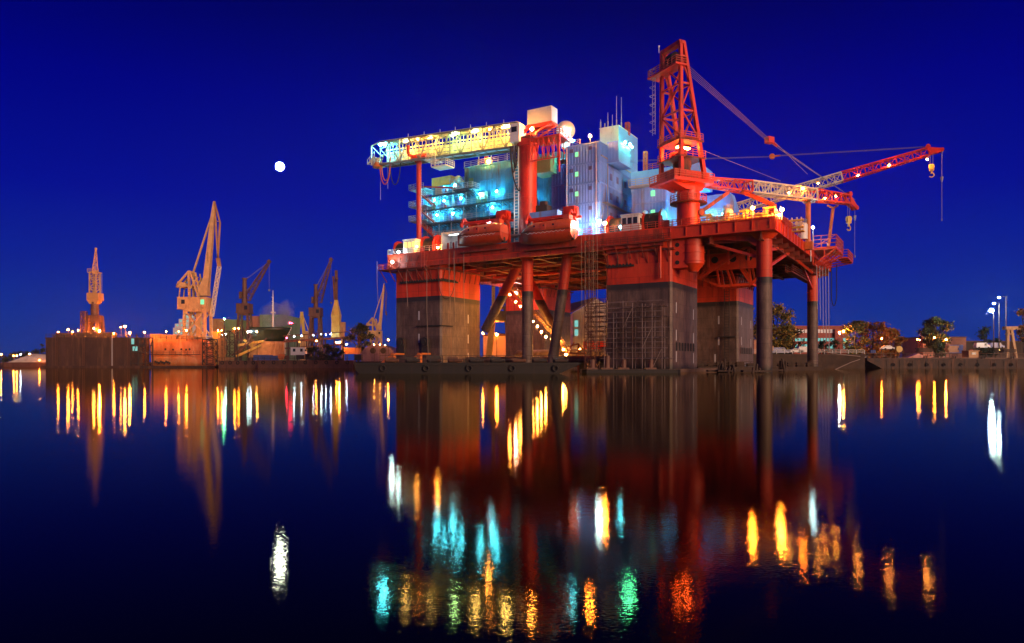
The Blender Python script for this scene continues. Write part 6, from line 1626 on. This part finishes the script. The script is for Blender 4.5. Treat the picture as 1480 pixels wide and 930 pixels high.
# slanting access stair with a chain of bulbs
pa, pb = rp(733, 411, 22), rp(822, 512, 15)
t = thing('access_stair', 'slanting stair below the deck hung with a chain of warm bulbs', 'stair', RIG, (pb.x, pb.y, pb.z))
mb = MB(); mb.stair(pa, pb, 1.2, 34); part(t, 'flight', mb, [M['brown']])
for k, (px, py) in enumerate(((737, 426), (745.5, 436.5), (752, 443), (770, 465), (776.5, 472), (782.5, 480), (789, 487), (797, 490.5), (808, 493), (814, 505), (818, 512.5))):
    f = (px - 733) / (822 - 733); y = 22 + (15 - 22) * f; mb = MB(); p_ = rp(px, py, y - .5); mb.bar(p_, p_ - V((0, 0, .9)), .06); mb.mat(1).ball(p_, .17 if k < 3 else .2, 8, 6); part(t, 'bulb', mb, [M['steel'], M['g_warm']])
p_ = rp(746, 424, 37); f_ = Frame(RIG.w((p_.x, p_.y, p_.z)), RIG.rz)
t = thing('underdeck_floodlight', 'white floodlight hung below the deck against the red rear column', 'floodlight', f_)
mb = MB(); mb.cbox((0, .3, .1), .9, .3, .5); mb.bar((0, .3, .1), (0, .3, ZB - p_.z), .1); part(t, 'bracket', mb, [M['dark']])
mb = MB(); mb.ball((0, 0, 0), .36, 12, 8); part(t, 'lens', mb, [glow('lamp_pinkish_white', (1, .45, .45), 900)])
q = Px(797, 140, 0); a, b = q(800, 508), q(836, 497); t = thing('loading_ramp', 'orange lit loading ramp frame at the foot of the bulb hung stair', 'ramp', q.fr)
mb = MB(); mb.bar((a.x, 0, a.z), (b.x, 0, b.z), .25); mb.bar((a.x + .5, 0, a.z - .4), (b.x + 1.5, 0, a.z - .4), .25); mb.bar((b.x, 0, b.z), (b.x + 1.5, 0, a.z - .4), .2); mb.bar((a.x + 2.5, 0, a.z - .4), (a.x + 4.0, 0, b.z + .3), .2); mb.bar((a.x, 0, 0), (a.x, 0, a.z), .3); mb.bar((b.x, 0, 0), (b.x, 0, b.z), .3); part(t, 'frame', mb, [M['orange']])

# ---------------------------------------------------------------- quay on the far side and its buildings
q = Px(1365, 224, 0); a, b = q(1253, 517.5), q(1500, 517.5)
t = thing('moored_barge', 'long brown empty barge with a raked end moored along the quay under the trees', 'barge', q.fr)
mb = MB(); mb.prism([(a.x + 5.5, -.5), (b.x, -.5), (b.x, a.z - .4), (a.x, a.z), (a.x, a.z - .8)], 0, 9)
for k in range(12): mb.box(a.x + 6 + k * 4, -.12, .4, a.x + 6.3 + k * 4, 0, a.z - .6)
mb.box(a.x, -.18, a.z - .7, b.x, 0, a.z - .3); part(t, 'hull', mb, [M['barge_brown']])
mb = MB(); mb.box(a.x + 7, 1.5, a.z - .5, b.x, 8, a.z + .1); part(t, 'coaming', mb, [M['brown']])
for k in range(9):
    x = a.x + 8 + k * 5.2; mb = MB(); mb.path([(x + .42 * math.cos(u * PI / 5), -.3, 1.15 + .42 * math.sin(u * PI / 5)) for u in range(11)], .14, 6); mb.bar((x, -.25, 1.6), (x, -.1, a.z), .05); part(t, 'tyre', mb, [M['black']])
for k in range(5):
    x = a.x + 9 + k * 9; mb = MB(); mb.tube((x, .7, a.z - .4), (x, .7, a.z + .45), .2, n=10); mb.tube((x + .7, .7, a.z - .4), (x + .7, .7, a.z + .45), .2, n=10); part(t, 'bollard', mb, [M['dark']])
mb = MB(); mb.box(b.x - 20, 2, a.z, b.x - 17, 5.5, a.z + 2.1); mb.box(b.x - 20.3, 1.8, a.z + 2.1, b.x - 16.7, 5.7, a.z + 2.3); dk_ = part(t, 'deck_house', mb, [M['tan']])
mb = MB(); mb.box(b.x - 19.2, 1.9, a.z + 1.0, b.x - 17.8, 1.98, a.z + 1.7); part(t, 'window', mb, [M['glass']], dk_)
q = Px(1330, 236, 1.4); a, b = q(1245, 503), q(1500, 502)
t = thing('quay_fence', 'rusty rail fence with stacked scrap along the quay behind the moored barge', 'fence', q.fr)
mb = MB(); mb.rail([(a.x, 0, 0), (b.x, 0, 0)], 3.4, 2.4, .14, 4); part(t, 'rail', mb, [M['brown']])
fr_ = random.Random(21)
for k in range(18):
    x = a.x + (b.x - a.x) * (k + fr_.random() * .6) / 18; mb = MB(); mb.box(x, -2, 0, x + fr_.uniform(.8, 2.6), -.6, fr_.uniform(.7, 2.2)); part(t, 'scrap_crate', mb, [M[('timber', 'orange', 'tan', 'brown')[k % 4]]])  # orange and tan crate colours stand in for sodium light on them
q = Px(1150, 215, 1.2); a, b = q(1088, 512), q(1250, 512)
t = thing('quay_wall', 'orange lit quay wall with timber rubbing strips behind the round legs', 'quay wall', q.fr)
mb = MB(); mb.box(a.x, 0, -2, b.x, 2, a.z); mb.box(a.x, -.2, a.z - .7, b.x, 0, a.z - .3); mb.box(a.x, -.2, .3, b.x, 0, .7); part(t, 'face', mb, [M['timber']])
mb = MB(); mb.rail([(a.x, .2, a.z), (b.x, .2, a.z)], 1.2, 2.4, .12, 2); part(t, 'railing', mb, [M['steel']])
# brick office
q = Px(1188, 330); t = thing('brick_office', 'two storey red brick office with rows of lit windows behind the end leg', 'office building', q.fr)
a, b = q(1146, 473), q(1226, 473); w0, w1, hh = a.x, b.x, a.z
mb = MB(); mb.box(w0, 0, -1, w1, 20, hh); part(t, 'wall', mb, [M['brick']])
mb = MB(); mb.box(w0 - .4, -.4, hh, w1 + .4, 20.4, hh + .6); part(t, 'roof', mb, [M['brick']])
for (y0, y1, mm, nn) in ((476.5, 481.5, 'greybox', 16), (489, 493.5, 'w_cyan', 16), (498, 504, 'w_cyan', 16)):
    for k in range(nn):
        if y0 > 495 and k % 4 == 1: continue
        x = w0 + 1 + k * (w1 - w0 - 2) / nn; ww = (w1 - w0 - 2) / nn
        mb = MB(); mb.box(x, -.14, q(0, y1).z, x + ww - .35, -.05, q(0, y0).z)
        wn = part(t, 'window', mb, [M['white' if mm == 'greybox' else mm]])
mb = MB(); mb.box(q(1205, 0).x, -1.5, -1, q(1216, 0).x, -.02, q(0, 476).z); part(t, 'stair_tower', mb, [M['brick']])
# sheds beyond the trees
shed(1306, 1322, 492, 420, 14, 'workshop', 'white lit workshop beyond the autumn trees', 'workshop', 'white', 'white', 3)
t, w, h = shed(1334, 1396, 488, 300, 16, 'workshop', 'long terracotta workshop under the round tree', 'workshop', 'orangewall', 'brown')
for k in range(3):
    mb = MB(); x = w * (.35 + .2 * k); mb.box(x - 1.0, -.14, h * .35, x + 1.0, -.08, h * .7); part(t, 'window', mb, [M['violet']])
t, w, h = shed(1396, 1500, 494, 340, 20, 'workshop', 'long low pale workshop behind the tall lamp posts', 'workshop', 'timber', 'roof')
shed(1090, 1110, 492, 260, 8, 'workshop', 'small orange hut between the near round leg and the far column', 'hut', 'orangewall', 'brown')
q = Px(1322, 260); t = thing('tarpaulin_stack', 'red tarpaulin heap beside the terracotta workshop', 'tarpaulin', q.fr)
mb = MB(); mb.prism([(-2.5, 0), (3.2, 0), (3.0, 2.2), (1.6, 3.0), (-1, 2.0), (-2.2, 1.6)], 0, 3); part(t, 'cover', mb, [M['carred']])
# rail gantry at the edge
q = Px(1478, 300); t = thing('gantry_crane', 'brown goliath gantry crane with splayed legs standing at the picture edge', 'gantry crane', q.fr)
mb = MB(); a, b = q(1453, 472), q(1500, 476); mb.box(a.x, 0, q(0, 477).z, b.x, 2, a.z); part(t, 'girder', mb, [M['tan']])
for px in (1459, 1464):
    c = q(px, 490); mb = MB(); mb.bar((c.x + (px - 1461) * .5, 0, 0), (c.x, 1, q(0, 477).z), 1.0); part(t, 'leg', mb, [M['tan']])
mb = MB(); mb.box(q(1457, 0).x, 0, q(0, 484).z, q(1466, 0).x, 2, q(0, 482).z); part(t, 'cross_beam', mb, [M['tan']])
# vehicles on the quay
def vehicle(px, D, pb, label, name, cat, mm, van=False):
    fr = Frame(G(px, D, pz(pb, D)), 0); t = thing(name, label, cat, fr)
    Lc, Hc = (5.2, 2.1) if van else (4.3, 1.45)
    mb = MB()
    prof = [(-Lc / 2, .35), (Lc / 2, .35), (Lc / 2, 1.0), (Lc / 2 - .9, 1.15), (Lc / 2 - 1.5, Hc), (-Lc / 2 + .1, Hc), (-Lc / 2, 1.1)] if van else [(-2.15, .3), (2.15, .3), (2.15, .75), (1.2, .9), (.6, Hc), (-1.0, Hc), (-1.7, .95), (-2.15, .85)]
    mb.prism(prof, 0, 1.8); part(t, 'body', mb, [M[mm]])
    mb = MB(); x0, x1 = (.2, Lc / 2 - 1.6) if van else (-1.1, .6); mb.box(x0, -.03, 1.05, x1, -.005, Hc - .15); part(t, 'window', mb, [M['glass']])
    for x in (-Lc / 2 + .9, Lc / 2 - .9):
        for y in (-.05, 1.65):
            mb = MB(); mb.tube((x, y, .33), (x, y + .2, .33), .33, n=12); part(t, 'wheel', mb, [M['black']])
    return t
vehicle(1129, 232, 512, 'dark blue van parked on the quay between the round legs', 'parked_van', 'van', 'carblue', True)
vehicle(1152, 236, 510.5, 'pale car parked beside the dark blue van', 'parked_car', 'car', 'carwhite')
vehicle(1166, 236, 510.5, 'white van parked close to the thin end leg', 'parked_van', 'van', 'carwhite', True)
vehicle(1285, 246, 506, 'pale car parked under the autumn trees', 'parked_car', 'car', 'carwhite')
vehicle(1422, 262, 504, 'white van parked below the bright lamp posts', 'parked_van', 'van', 'carwhite', True)
vehicle(1442, 262, 504, 'blue van parked below the bright lamp posts', 'parked_van', 'van', 'carblue', True)
# mooring lines
for pts, lb in (([(1180, 507, 170), (1210, 512, 190), (1252, 516.5, 223)], 'slack pale mooring line from the thin leg to the barge bow, upper one'), ([(1252, 516.5, 223), (1230, 524, 205), (1207, 534.5, 186)], 'pale mooring line running from the barge bow down to the water')):
    P3 = [P(*p_) for p_ in pts]; mb = MB()
    mb.path(P3, .11, 5); solo('mooring_line', lb, 'mooring line', mb, [M['rope']], W, P3[0])
# covered barge far to the side
q = Px(33, 300, 0); t = thing('covered_barge', 'low barge heaped with pale sand under a lamp, moored beyond the dock', 'barge', q.fr)
a, b = q(5, 524), q(66, 524)
mb = MB(); mb.prism([(a.x, .2), (b.x, -.3), (b.x, b.z), (a.x, a.z)], 0, 8); part(t, 'hull', mb, [M['brown']])
mb = MB(); A, B_, C_ = q(8, 522), q(40, 511.5), q(64, 513)
mb.loft([[(A.x, 1, A.z - .6), (A.x + .1, 2, A.z - .4), (A.x + .1, 6, A.z - .4), (A.x, 7, A.z - .6)], [(B_.x, .3, A.z - .8), (B_.x, 3, B_.z), (B_.x, 5, B_.z), (B_.x, 7.7, A.z - .8)], [(C_.x, .3, A.z - .8), (C_.x, 3, C_.z), (C_.x, 5, C_.z), (C_.x, 7.7, A.z - .8)]], True); part(t, 'cargo_cover', mb, [M['tarp']])
# quay pontoons with tyres before the docked ship
for k, (px0, px1, D, y, lb) in enumerate(((316, 372, 250, 521.5, 'low rusty pontoon with tyre fenders below the lattice lamp tower'), (373, 510, 244, 521, 'long brown pontoon with railings below the white site cabin'))):
    q = Px((px0 + px1) / 2, D, 0); a, b = q(px0, y), q(px1, y); t = thing('mooring_pontoon', lb, 'pontoon', q.fr)
    mb = MB(); mb.box(a.x, 0, -.5, b.x, 5, a.z); mb.box(a.x, -.15, a.z - .4, b.x, 0, a.z - .1); part(t, 'hull', mb, [M['brown']])
    for j in range(5 if k == 0 else 9):
        x = a.x + (b.x - a.x) * (j + .5) / (5 if k == 0 else 9); mb = MB(); mb.path([(x + .5 * math.cos(u * PI / 5), -.25, a.z - .75 + .5 * math.sin(u * PI / 5)) for u in range(11)], .16, 6); part(t, 'tyre', mb, [M['black']])
    mb = MB(); mb.rail([(a.x, .3, a.z), (b.x, .3, a.z)], 1.1, 2, .1, 2); part(t, 'railing', mb, [M['dark']])

# ---------------------------------------------------------------- clutter on the quays
def drum(px, D, pb, grp, lb, mm):
    q = Px(px, D, pz(pb, D)); mb = MB(); mb.tube((0, 0, 0), (0, 0, .95), .32, n=14)
    for z in (.02, .32, .62, .92): mb.tube((0, 0, z - .02), (0, 0, z + .02), .345, n=14)
    solo('oil_drum', lb, 'oil drum', mb, [M[mm]], q.fr, (0, 0, 0), grp)
for px in (1259, 1261.5, 1264): drum(px, 232, 510.5, 'drums on the barge quay', 'blue oil drum at the raked end of the moored barge', 'bluebox')
for px in (1402, 1404.5): drum(px, 232, 510, 'drums by the lamp posts', 'red oil drum on the quay before the parked vans', 'carred')
def reel(px, D, pb, r_, lb, mm):
    q = Px(px, D, pz(pb, D)); t = thing('cable_reel', lb, 'cable reel', q.fr)
    mb = MB()
    for y in (0, .9): mb.tube((0, y, r_), (0, y + .1, r_), r_, n=20)
    part(t, 'flange', mb, [M[mm]]); mb = MB(); mb.tube((0, .1, r_), (0, .9, r_), r_ * .7, n=16); part(t, 'cable', mb, [M['black']])
reel(406, 258, 520.5, 1.1, 'orange cable reel beside the short blue container', 'orange'); reel(414, 258, 520.5, .8, 'small brown cable reel beneath the pale ship bow', 'brown'); reel(1300, 228, 509.5, 1.0, 'yellow cable reel on the moored barge', 'yellow')
def stack(px, D, pb, w_, n_, lb, mm, seed):
    q = Px(px, D, pz(pb, D)); t = thing('timber_stack', lb, 'timber stack', q.fr); r = random.Random(seed)
    for k in range(n_):
        mb = MB(); o_ = r.uniform(-.25, .25)
        for j in range(4): mb.box(-w_ / 2 + o_, j * .5, k * .36, w_ / 2 + o_, j * .5 + .42, k * .36 + .28)
        part(t, 'timber_layer', mb, [M[mm]])
stack(1338, 229, 509.5, 4.4, 4, 'low timber stack on the moored barge under the round tree', 'timber', 1); stack(1378, 229, 509.5, 3.2, 6, 'tall timber stack on the moored barge', 'tan', 2); stack(1460, 229, 509.5, 4.0, 3, 'timber stack at the end of the moored barge near the gantry crane', 'timber', 3)
stack(330, 252, 521, 3.0, 3, 'timber stack on the rusty pontoon', 'tan', 4)
stack(1110, 214, 507, 3.0, 4, 'timber stack on the orange lit quay wall', 'tan', 5)
# ---------------------------------------------------------------- trees
def tree(px, D, ptop, wpx, name, label, mats_, seed, dens=1500, low=.15, lumps=16, z=gz, group=None, flat=1.0):
    q = Px(px, D, z); h = q(px, ptop).z; w = wpx / 2 * q.m; r = random.Random(seed)
    t = thing(name, label, 'tree' if name != 'bush' else 'bush', q.fr, group=group)
    mb = MB(); th = h * (low + .35); mb.tube((0, 0, -.6), (.1, 0, th * .6), .035 * h, .026 * h, n=8); mb.tube((.1, 0, th * .6), (-.1, .1, h * .8), .026 * h, .008 * h, n=7)
    cl = []
    for k in range(lumps):
        a, u = r.uniform(0, 2 * PI), r.uniform(-1, 1); rr_ = r.uniform(.45, .95)
        zz = h * (low + (1 - low) * (.5 + .5 * u * .86)); f = math.sqrt(max(.05, 1 - (u * .95) ** 2)) * (1 if u > -.3 else .85)
        c = V((w * rr_ * f * math.cos(a), w * rr_ * f * math.sin(a) * .9, zz)); cl.append((c, r.uniform(.22, .42) * min(w, h * .5)))
    cl.append((V((0, 0, h * .86)), w * .35))
    for c, s in cl[:10]:
        b0 = V((0, 0, th * r.uniform(.4, .9))); mb.tube(b0, c, .014 * h, .004 * h, n=5)
    part(t, 'trunk', mb, [M['bark']])
    mb = MB(); ls = q.m * 1.5
    for k in range(dens):
        c, s = cl[k % len(cl)]
        d = V((r.gauss(0, 1), r.gauss(0, 1), r.gauss(0, .8))); d = d * (s * .5)
        p0 = c + d
        if p0.z > h: p0.z = h - r.random() * .5
        mb.mat(0 if len(mats_) == 1 or r.random() < .62 else 1)
        a1 = V((r.uniform(-1, 1), r.uniform(-1, 1), r.uniform(-1, 1))).normalized(); a2 = a1.cross(V((r.uniform(-1, 1), r.uniform(-1, 1), 1))).normalized()
        e = ls * r.uniform(.6, 1.5)
        mb.add([p0 - a1 * e, p0 + a2 * e * .6, p0 + a1 * e, p0 - a2 * e * .6], [(0, 1, 2, 3)])
    part(t, 'crown', mb, [M[x] for x in mats_])
    return t
tree(518, 272, 466, 37, 'broadleaf_tree', 'round dark tree beside the cream crane and the corner column', ['leaf_d', 'leaf'], 1, 2600, .25)
tree(1118, 262, 437, 60, 'broadleaf_tree', 'big yellow green tree between the two round end legs', ['leaf_y', 'leaf'], 2, 6500, .1, 26)
tree(1098, 275, 455, 40, 'broadleaf_tree', 'dark tree showing just behind the nearest round leg', ['leaf'], 12, 1800, .1)
tree(1140, 280, 470, 40, 'broadleaf_tree', 'low dark tree standing against the brick office', ['leaf_d', 'leaf'], 13, 1500, .1)
tree(1190, 268, 490, 20, 'conifer', 'small dark conifer before the lit office windows', ['leaf_d'], 14, 700, .02)
tree(1206, 268, 491, 18, 'conifer', 'smaller bushy conifer by the office stair tower', ['leaf_d'], 15, 600, .02)
tree(1236, 256, 464, 40, 'broadleaf_tree', 'green leaved tree beside the white and orange lamps', ['leaf', 'leaf_y'], 3, 4200, .08, 22)
tree(1262, 258, 466, 46, 'broadleaf_tree', 'orange autumn tree in the middle of the clump', ['leaf_a', 'leaf_y'], 4, 5200, .06, 24)
tree(1288, 262, 475, 36, 'broadleaf_tree', 'orange brown autumn tree at the far end of the clump', ['leaf_a', 'leaf_y'], 5, 4000, .06, 20)
tree(1296, 275, 473, 12, 'poplar', 'thin pointed poplar behind the autumn clump', ['leaf_d'], 6, 500, .1)
tree(1353, 285, 458, 40, 'broadleaf_tree', 'round crowned tree standing over the terracotta workshop', ['leaf', 'leaf_d'], 7, 6500, .22, 30)
tree(1356, 262, 488, 26, 'bush', 'dark bush beneath the round crowned tree', ['leaf', 'leaf_d'], 8, 900, .0)
tree(1426, 290, 468, 34, 'broadleaf_tree', 'dark tree beside the brightest lamp post', ['leaf_d'], 9, 2000, .1)
tree(1482, 280, 440, 26, 'broadleaf_tree', 'tree with dark leaves cut off by the picture edge', ['leaf_a', 'leaf_d'], 10, 1500, .3)
for k, (px, w_, y, lb) in enumerate(((455, 30, 501, 'wide dark bush on the quay edge under the pipe bridge'), (472, 26, 497, 'taller dark bush on the quay edge beside the sodium lamp'), (487, 18, 503, 'small dark bush on the quay edge by the tan container'))):
    tree(px, 252, y, w_, 'bush', lb, ['leaf_d'], 30 + k, 900, .0, 12, 1.6)
# woods along the far shore
fm = MB(); r = random.Random(77)
for k in range(5200):
    seg_ = k % 2
    x = r.uniform(-700, -380) if seg_ == 0 else r.uniform(180, 700)
    y = 600 + r.uniform(0, 60)
    hmax = 8 + 3.4 * math.sin(x * .03) + 2.4 * math.sin(x * .097 + 1) + 1.3 * math.sin(x * .27)
    z = gz + hmax * r.random() ** .6; e = r.uniform(.7, 1.5)
    a1 = V((r.uniform(-1, 1), r.uniform(-1, 1), r.uniform(-1, 1))).normalized(); a2 = a1.cross(V((r.uniform(-1, 1), 1, r.uniform(-1, 1)))).normalized(); p0 = V((x, y, z))
    fm.add([p0 - a1 * e, p0 + a2 * e, p0 + a1 * e, p0 - a2 * e], [(0, 1, 2, 3)])
solo('far_woods', 'dark woods along the far shore', None, fm, [M['leaf_d']], kind='stuff')
tree(30, 560, 508, 50, 'broadleaf_tree', 'dark low tree on the far bank over the sand barge', ['leaf_d'], 40, 900, .0)
tree(52, 520, 504, 8, 'poplar', 'dark pointed poplar on the far bank next to the dock end', ['leaf_d'], 41, 300, .0)
tree(61, 480, 496, 7, 'poplar', 'tallest dark pointed poplar touching the dock end', ['leaf_d'], 42, 300, .0)

# ---------------------------------------------------------------- lamps of the shipyard
def lamp(px, py, D, mm, r, label, base=gz, grp=None, name='street_lamp', cat='lamp'):
    r = r * .56
    z = pz(py, D); fr = Frame(G(px, D, base)); t = thing(name, label, cat, fr, group=grp); h = max(.6, z - base)
    mb = MB(); mb.tube((0, .1, 0), (0, .1, h + r), .1, .07, n=6); mb.cbox((0, .2, h + r * .9), r * 2.4, .5, r * .5); part(t, 'post', mb, [M['dark']])
    mb = MB(); mb.ball((0, -.2, h), r, 12, 8); part(t, 'lens', mb, [M[mm]])
    return t
zd = 9.6
for (px, py, mm, r, lb) in (
    (84.5, 480, 'g_sod', .26, 'small sodium lamp at the seaward end of the floating dock'),
    (99, 476.7, 'g_sod', .42, 'sodium lamp on the dock just before the short lattice mast'),
    (105.5, 480, 'g_sod', .26, 'small sodium lamp under the dock lattice mast'),
    (113.5, 477.6, 'g_sod', .26, 'small sodium lamp touching the dock lattice mast foot'),
    (136, 475, 'g_warm', .30, 'warm lamp inside the portal of the dock crane'),
    (144.3, 478.8, 'g_sodbig', .55, 'brightest sodium lamp at the foot of the dock crane'),
    (165, 482.5, 'g_sod', .34, 'low sodium lamp on the dock past the dock crane'),
    (175, 473, 'g_sod', .22, 'small sodium lamp close beside the highest dock lamp'),
    (181, 472, 'g_sodbig', .48, 'highest sodium lamp on the dock wall'),
    (188, 481.6, 'g_sodbig', .48, 'bright sodium lamp at the dock end frame'),
    (209.4, 480.7, 'g_sod', .34, 'sodium lamp over the stern of the orange hull'),
    (240.6, 479.5, 'g_sod', .36, 'sodium lamp over the middle of the orange hull'),
    (258.6, 479.5, 'g_sod', .30, 'smaller sodium lamp at the foot of the tall cream crane'),
    (269.7, 478, 'g_sod', .44, 'bright sodium lamp against the tall cream crane portal')):
    lamp(px, py, D0 + 1.5, mm, r, lb, zd, 'sodium lamps along the dock')
for (px, py, D, mm, r, lb) in (
    (304.5, 459, 300, 'g_white', .42, 'cool white lamp high beside the tall cream crane'),
    (324.3, 461.3, 300, 'g_green', .52, 'green lamp on the warehouse roof beside the cool white one'),
    (315.5, 478, 279, 'g_sod', .36, 'sodium lamp on the pillar, first of its pair'),
    (320.5, 478, 279, 'g_sod', .30, 'sodium lamp on the pillar, second of its pair'),
    (339.5, 475.2, 268, 'g_sod', .36, 'sodium lamp on the lattice tower, first of its pair'),
    (345, 475.2, 268, 'g_sod', .34, 'sodium lamp on the lattice tower, second of its pair'),
    (327, 483.5, 290, 'g_small', .3, 'small white lamp below the green one'),
    (321, 484.5, 290, 'g_small', .22, 'tiny white lamp below the pillar pair'),
    (358.5, 480, 284, 'g_small', .34, 'bluish white lamp at the brown column crane foot'),
    (362.5, 479.5, 284, 'g_small', .34, 'bluish white lamp next to the brown column crane leg, nearer the ship'),
    (371.5, 480, 282, 'g_warm', .3, 'warm lamp at the stern of the docked ship'),
    (419, 467.2, 284, 'g_red', .42, 'red lamp at the tip of the docked ship bow'),
    (422, 467.4, 284, 'g_red', .34, 'second red lamp just ahead of the docked ship bow'),
    (414.5, 488.7, 280, 'g_red', .42, 'low red lamp under the docked ship bow'),
    (425.5, 486.5, 300, 'g_small', .3, 'white lamp nearest the low red lamp'),
    (436, 485.5, 300, 'g_small', .28, 'white lamp at the foot of the distant yellow crane'),
    (453, 485, 300, 'g_small', .24, 'faint white lamp before the steep jib crane'),
    (464.5, 483, 300, 'g_small', .32, 'white lamp between the steep jib crane and the mast crane'),
    (471, 484, 300, 'g_small', .26, 'dim white lamp close to the mast crane'),
    (478.5, 483, 300, 'g_small', .32, 'white lamp touching the yellow body of the mast crane'),
    (433, 494.5, 282, 'w_warm', .8, 'dull amber lamp under the pipe bridge'),
    (457.5, 493, 280, 'g_sod', .32, 'sodium lamp among the bushes under the pipe bridge'),
    (486.5, 495.3, 266, 'g_sod', .24, 'small sodium lamp close beside the bright one at the tan container'),
    (490.5, 495, 266, 'g_sodbig', .44, 'bright sodium lamp beside the tan container'),
    (502.5, 487, 280, 'g_warm', .3, 'warm lamp just before the round dark tree'),
    (501, 498, 275, 'g_small', .24, 'faint white lamp under the round dark tree'),
    (561.5, 491.6, 262, 'g_sod', .4, 'sodium lamp over the arched tent'),
    (698, 482.5, 200, 'g_sod', .36, 'sodium lamp beside the lit shed under the platform'),
    (718, 484, 208, 'g_sod', .6, 'sodium lamp in the arch of the yellow portal crane, before the lit shed'),
    (838, 506, 196, 'g_warm', .5, 'warm lamp at the foot of the pale hall behind the scaffolding'),
    (541, 498.5, 266, 'g_warm', .16, 'tiny warm bulb on the arched tent, first of three'),
    (549, 498.5, 266, 'g_warm', .16, 'tiny warm bulb on the arched tent, middle of three'),
    (557, 499, 266, 'g_warm', .16, 'tiny warm bulb on the arched tent, last of three'),
    (1213, 481.5, 255, 'g_white', .48, 'cool white lamp beside an orange one at the brick office'),
    (1218.6, 479, 255, 'g_sodbig', .44, 'orange lamp beside a cool white one at the brick office'),
    (1274, 489.5, 248, 'g_sod', .34, 'tiny warm lamp among the autumn leaves'),
    (1325.5, 491, 290, 'g_sod', .34, 'sodium lamp before the white workshop'),
    (1329, 491.5, 290, 'g_sod', .26, 'smaller sodium lamp next to the one before the white workshop'),
    (1338.5, 491, 290, 'g_sod', .28, 'small sodium lamp on the terracotta workshop corner'),
    (1350, 488.3, 280, 'g_sod', .42, 'sodium lamp shining through the round tree foot'),
    (1366.8, 491.3, 280, 'g_sodbig', .40, 'bright sodium lamp on the terracotta workshop front'),
    (1410, 500, 270, 'g_sod', .34, 'reddish sodium lamp among the parked vans'),
    (1444.5, 506, 262, 'w_yel', .5, 'pale yellow lamp low between the parked vans'),
    (2, 512.5, 420, 'g_sod', .5, 'sodium lamp at the very edge over the sand barge'),
    (20, 514.5, 420, 'g_sod', .42, 'sodium lamp of the close pair over the sand barge'),
    (24.5, 514.5, 420, 'g_sod', .42, 'second sodium lamp of the close pair over the sand barge'),
    (30, 512.5, 420, 'g_small', .34, 'small white lamp over the sand barge'),
    (43, 512, 420, 'g_warm', .4, 'warm lamp on the far bank near the dock end'),
    (57.5, 521, 298, 'g_sod', .22, 'red tinted lamp on the stern of the sand barge')):
    lamp(px, py, D, mm, r, lb)
for (px, py, mm, r, pyb, lb) in ((1433, 449, 'g_white', .62, 503, 'brightest cool white street lamp on the shortest of three tall posts'), (1436.5, 439, 'g_white', .3, 503, 'cool white street lamp on the middle of three tall posts'), (1444, 430.2, 'g_white', .28, 503, 'cool white street lamp on the tallest of three posts')):
    D = 260; z0 = pz(pyb, D); z = pz(py, D); ex = {1433: 3.2, 1436.5: 7.5, 1444: 10}[px] * D / K; fr = Frame(G(px, D, z0) + V((ex, 0, 0)))
    t = thing('street_lamp', lb, 'lamp', fr); h = z - z0
    mb = MB(); mb.tube((0, 0, 0), (0, 0, h + .2), .2, .12, n=8); mb.bar((.6 if px == 1444 else 0, 0, h + .25), (-ex, 0, h + .25), .14); part(t, 'post', mb, [M['concrete']])
    mb = MB(); mb.ball((-ex, 0, h), r, 12, 8); part(t, 'lens', mb, [M[mm]])

# ---------------------------------------------------------------- steam over the docked ship
def steam():
    m = bpy.data.materials.new('drifting_steam'); m.use_nodes = True
    nt = m.node_tree; N = nt.nodes; L = nt.links; N.clear()
    o = N.new('ShaderNodeOutputMaterial'); v = N.new('ShaderNodeVolumePrincipled'); L.new(v.outputs[0], o.inputs['Volume'])
    v.inputs['Color'].default_value = (.9, .8, .85, 1)
    tc = N.new('ShaderNodeTexCoord'); n = N.new('ShaderNodeTexNoise'); n.inputs['Scale'].default_value = .22; n.inputs['Detail'].default_value = 3
    L.new(tc.outputs['Object'], n.inputs['Vector'])
    # fade towards the outline of the plume
    g = N.new('ShaderNodeSeparateXYZ'); L.new(tc.outputs['Generated'], g.inputs[0])
    r = N.new('ShaderNodeMapRange'); r.inputs[1].default_value = .38; r.inputs[2].default_value = .68; L.new(n.outputs['Fac'], r.inputs[0])
    f = N.new('ShaderNodeMapRange'); f.inputs[1].default_value = 1; f.inputs[2].default_value = .25; L.new(g.outputs['Z'], f.inputs[0])
    mu = N.new('ShaderNodeMath'); mu.operation = 'MULTIPLY'; L.new(r.outputs[0], mu.inputs[0]); L.new(f.outputs[0], mu.inputs[1])
    f2 = N.new('ShaderNodeMapRange'); f2.inputs[1].default_value = 0; f2.inputs[2].default_value = .6; L.new(g.outputs['X'], f2.inputs[0])
    m2 = N.new('ShaderNodeMath'); m2.operation = 'MULTIPLY'; L.new(mu.outputs[0], m2.inputs[0]); L.new(f2.outputs[0], m2.inputs[1])
    m3 = N.new('ShaderNodeMath'); m3.operation = 'MULTIPLY'; m3.inputs[1].default_value = .6; L.new(m2.outputs[0], m3.inputs[0])
    L.new(m3.outputs[0], v.inputs['Density'])
    return m
q = Px(395, 305, pz(478, 305)); mb = MB()
mb.prism([q(374, 478).xz, q(420, 466).xz, q(421, 452).xz, q(413, 430).xz, q(402, 440).xz, q(388, 434).xz, q(374, 445).xz, q(368, 460).xz], 0, 9)
solo('steam_plume', 'pinkish steam drifting up behind the docked ship mast', 'steam', mb, [steam()], q.fr, kind='stuff')
